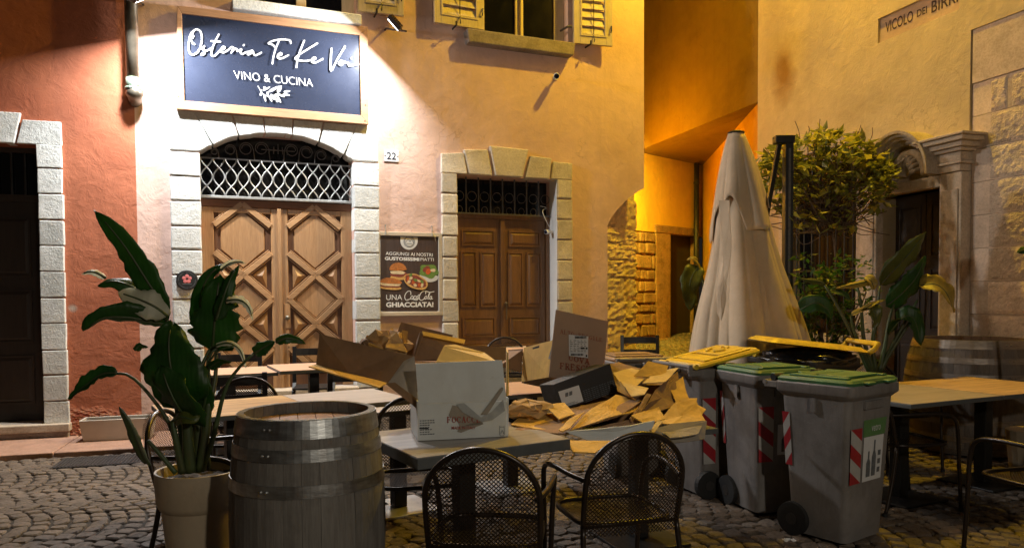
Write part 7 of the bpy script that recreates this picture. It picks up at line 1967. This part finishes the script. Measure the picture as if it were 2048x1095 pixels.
def small_leaves(parent, org, pts, size, mats, name, seed, ln=(.6, 1.5)):
    rnd = random.Random(seed); groups = {m: MB() for m in mats}
    for p in pts:
        m = mats[0] if rnd.random() < .72 else mats[-1]
        d = V((rnd.gauss(0,1), rnd.gauss(0,1), rnd.gauss(-.1,.6))).normalized(); s_ = d.cross(V((rnd.gauss(0,.5), rnd.gauss(0,.5), 1))).normalized(); n_ = d.cross(s_)
        L_ = size*rnd.uniform(*ln); w_ = L_*.48; p = V(p)
        b = groups[m]
        b.add([p, p+d*L_*.4+s_*w_*.5+n_*L_*.06, p+d*L_, p+d*L_*.4-s_*w_*.5+n_*L_*.06, p+d*L_*.45], [(0,1,4),(1,2,4),(2,3,4),(3,0,4)])
    for m, b in groups.items(): b.build(name, M[m], parent, org=org, recalc=False)['kind'] = 'stuff'
def shrub():
    d = 7.95; c = P(1655, 370, d); g = ground_z(c.x, d); org = V((c.x, d+.1, g))
    t = thing('climbing_shrub', 'yellow lit climbing shrub spreading over the barred window beside the stone portal', 'shrub', org)
    rnd = random.Random(21); pts = []
    trunk = [org+V((.12,.05,0)), org+V((.10,0,.7)), P(1672, 520, d), P(1660, 450, d)]
    MB().tube(resample(spline(trunk, 5), 12), [.02-.0008*i for i in range(12)], 8).build('trunk', M['twig'], t, smooth=True, org=org)
    tw = MB(); n = 0
    def inside(px, py):
        # outline of the crown in the picture of the place: dome, fuller at the top and right
        x = (px-1650)/144; y = (py-362)/100
        return x*x+y*y < 1 + .25*mnoise.noise(V((px*.022, py*.022, 3)))
    while n < 2000:
        px, py = rnd.uniform(1515, 1795), rnd.uniform(262, 468)
        if not inside(px, py): continue
        y = (py-270)/190
        if mnoise.noise(V((px*.035, py*.045, 5))) < -.16: continue
        if rnd.random() > (1.0 if y < .45 else (.65 if y < .7 else .28)): continue
        dd = rnd.gauss(0, .17)
        pts.append(P(px, py + 6*mnoise.noise(V((px*.05, dd*4, 1))), d+dd)); n += 1
    small_leaves(t, org, pts, .105, ['leaf_small', 'leaf_small2'], 'foliage', 5)
    for i in range(190):
        a = rnd.uniform(-1, 1); p0 = P(1660+rnd.uniform(-35,35), 445+rnd.uniform(-25,25), d+rnd.uniform(-.05,.1)); p2 = P(1655+a*125, rnd.uniform(285, 470), d+rnd.gauss(0,.16)); p1 = (p0+p2)/2+V((rnd.uniform(-.1,.1), rnd.uniform(-.1,.1), rnd.uniform(-.12,.12)))
        tw.tube(spline([p0, p1, p2], 4), .0045, 4)
    for (a, b_, c_, e_) in ((1600,285,1590,242),(1628,290,1640,238),(1705,280,1722,250),(1738,285,1745,255),(1615,270,1617,252)):
        tw.tube(spline([P(a,b_,d), P((a+c_)/2+3,(b_+e_)/2,d), P(c_,e_,d)], 4), .004, 4)
    tw.build('twig', M['twig'], t, org=org)['kind'] = 'stuff'
shrub()
def low_bush():
    d = 7.2; c = P(1660, 640, d); g = ground_z(c.x, d); org = V((c.x, d, g))
    t = thing('leafy_bush', 'dark leafy bush growing under the barred window behind the banana plant', 'bush', org)
    rnd = random.Random(31); pts = []
    while len(pts) < 1300:
        px, py = rnd.gauss(1655, 42), rnd.gauss(610, 60)
        if not (1585 < px < 1765 and 505 < py < 735): continue
        if mnoise.noise(V((px*.03, py*.03, 8))) < -.12: continue
        pts.append(P(px, py, d+rnd.gauss(0, .15)))
    small_leaves(t, org, pts, .07, ['leaf_dark', 'leaf_olive'], 'foliage', 6)
    tw = MB()
    for i in range(14):
        a = P(1650+rnd.uniform(-20,20), 770, d); b_ = P(rnd.uniform(1600,1740), rnd.uniform(540,650), d+rnd.uniform(-.1,.1)); tw.tube(spline([a, (a+b_)/2+V((rnd.uniform(-.08,.08),0,.05)), b_], 4), .007, 5)
    tw.build('stem', M['twig'], t, org=org)
    MB().lathe([(.17, 0), (.20, .40), (.18, .40)], 20).build('pot', M['pot'], t)
low_bush()
def edge_plant():
    d = 5.6; b = P(2075, 560, d); g = ground_z(b.x, d); org = V((b.x, d, g)); t = thing('potted_plant', 'potted plant at the right edge showing one dark leaf against the ashlar wall', 'potted plant', org)
    MB().lathe([(.15, 0), (.19, .4), (.18, .4)], 20).build('pot', M['pot'], t)
    Q = lambda l: [P(a, b_, d+dd) for a, b_, dd in l]
    stalk(t, org, [org, org+V((0,0,.6)), P(2072, 510, d)], .02, .01)
    leaf(t, org, Q([(2072,505,0),(2058,498,0),(2046,500,0),(2034,505,0)]), .09, 'leaf_dark', side=(.1,.5,.8), fold=.2, seed=61)
    leaf(t, org, Q([(2072,505,0),(2085,470,0),(2105,440,.1)]), .2, 'leaf_dark', side=(.8,.3,-.3), fold=.2, seed=62)
edge_plant()
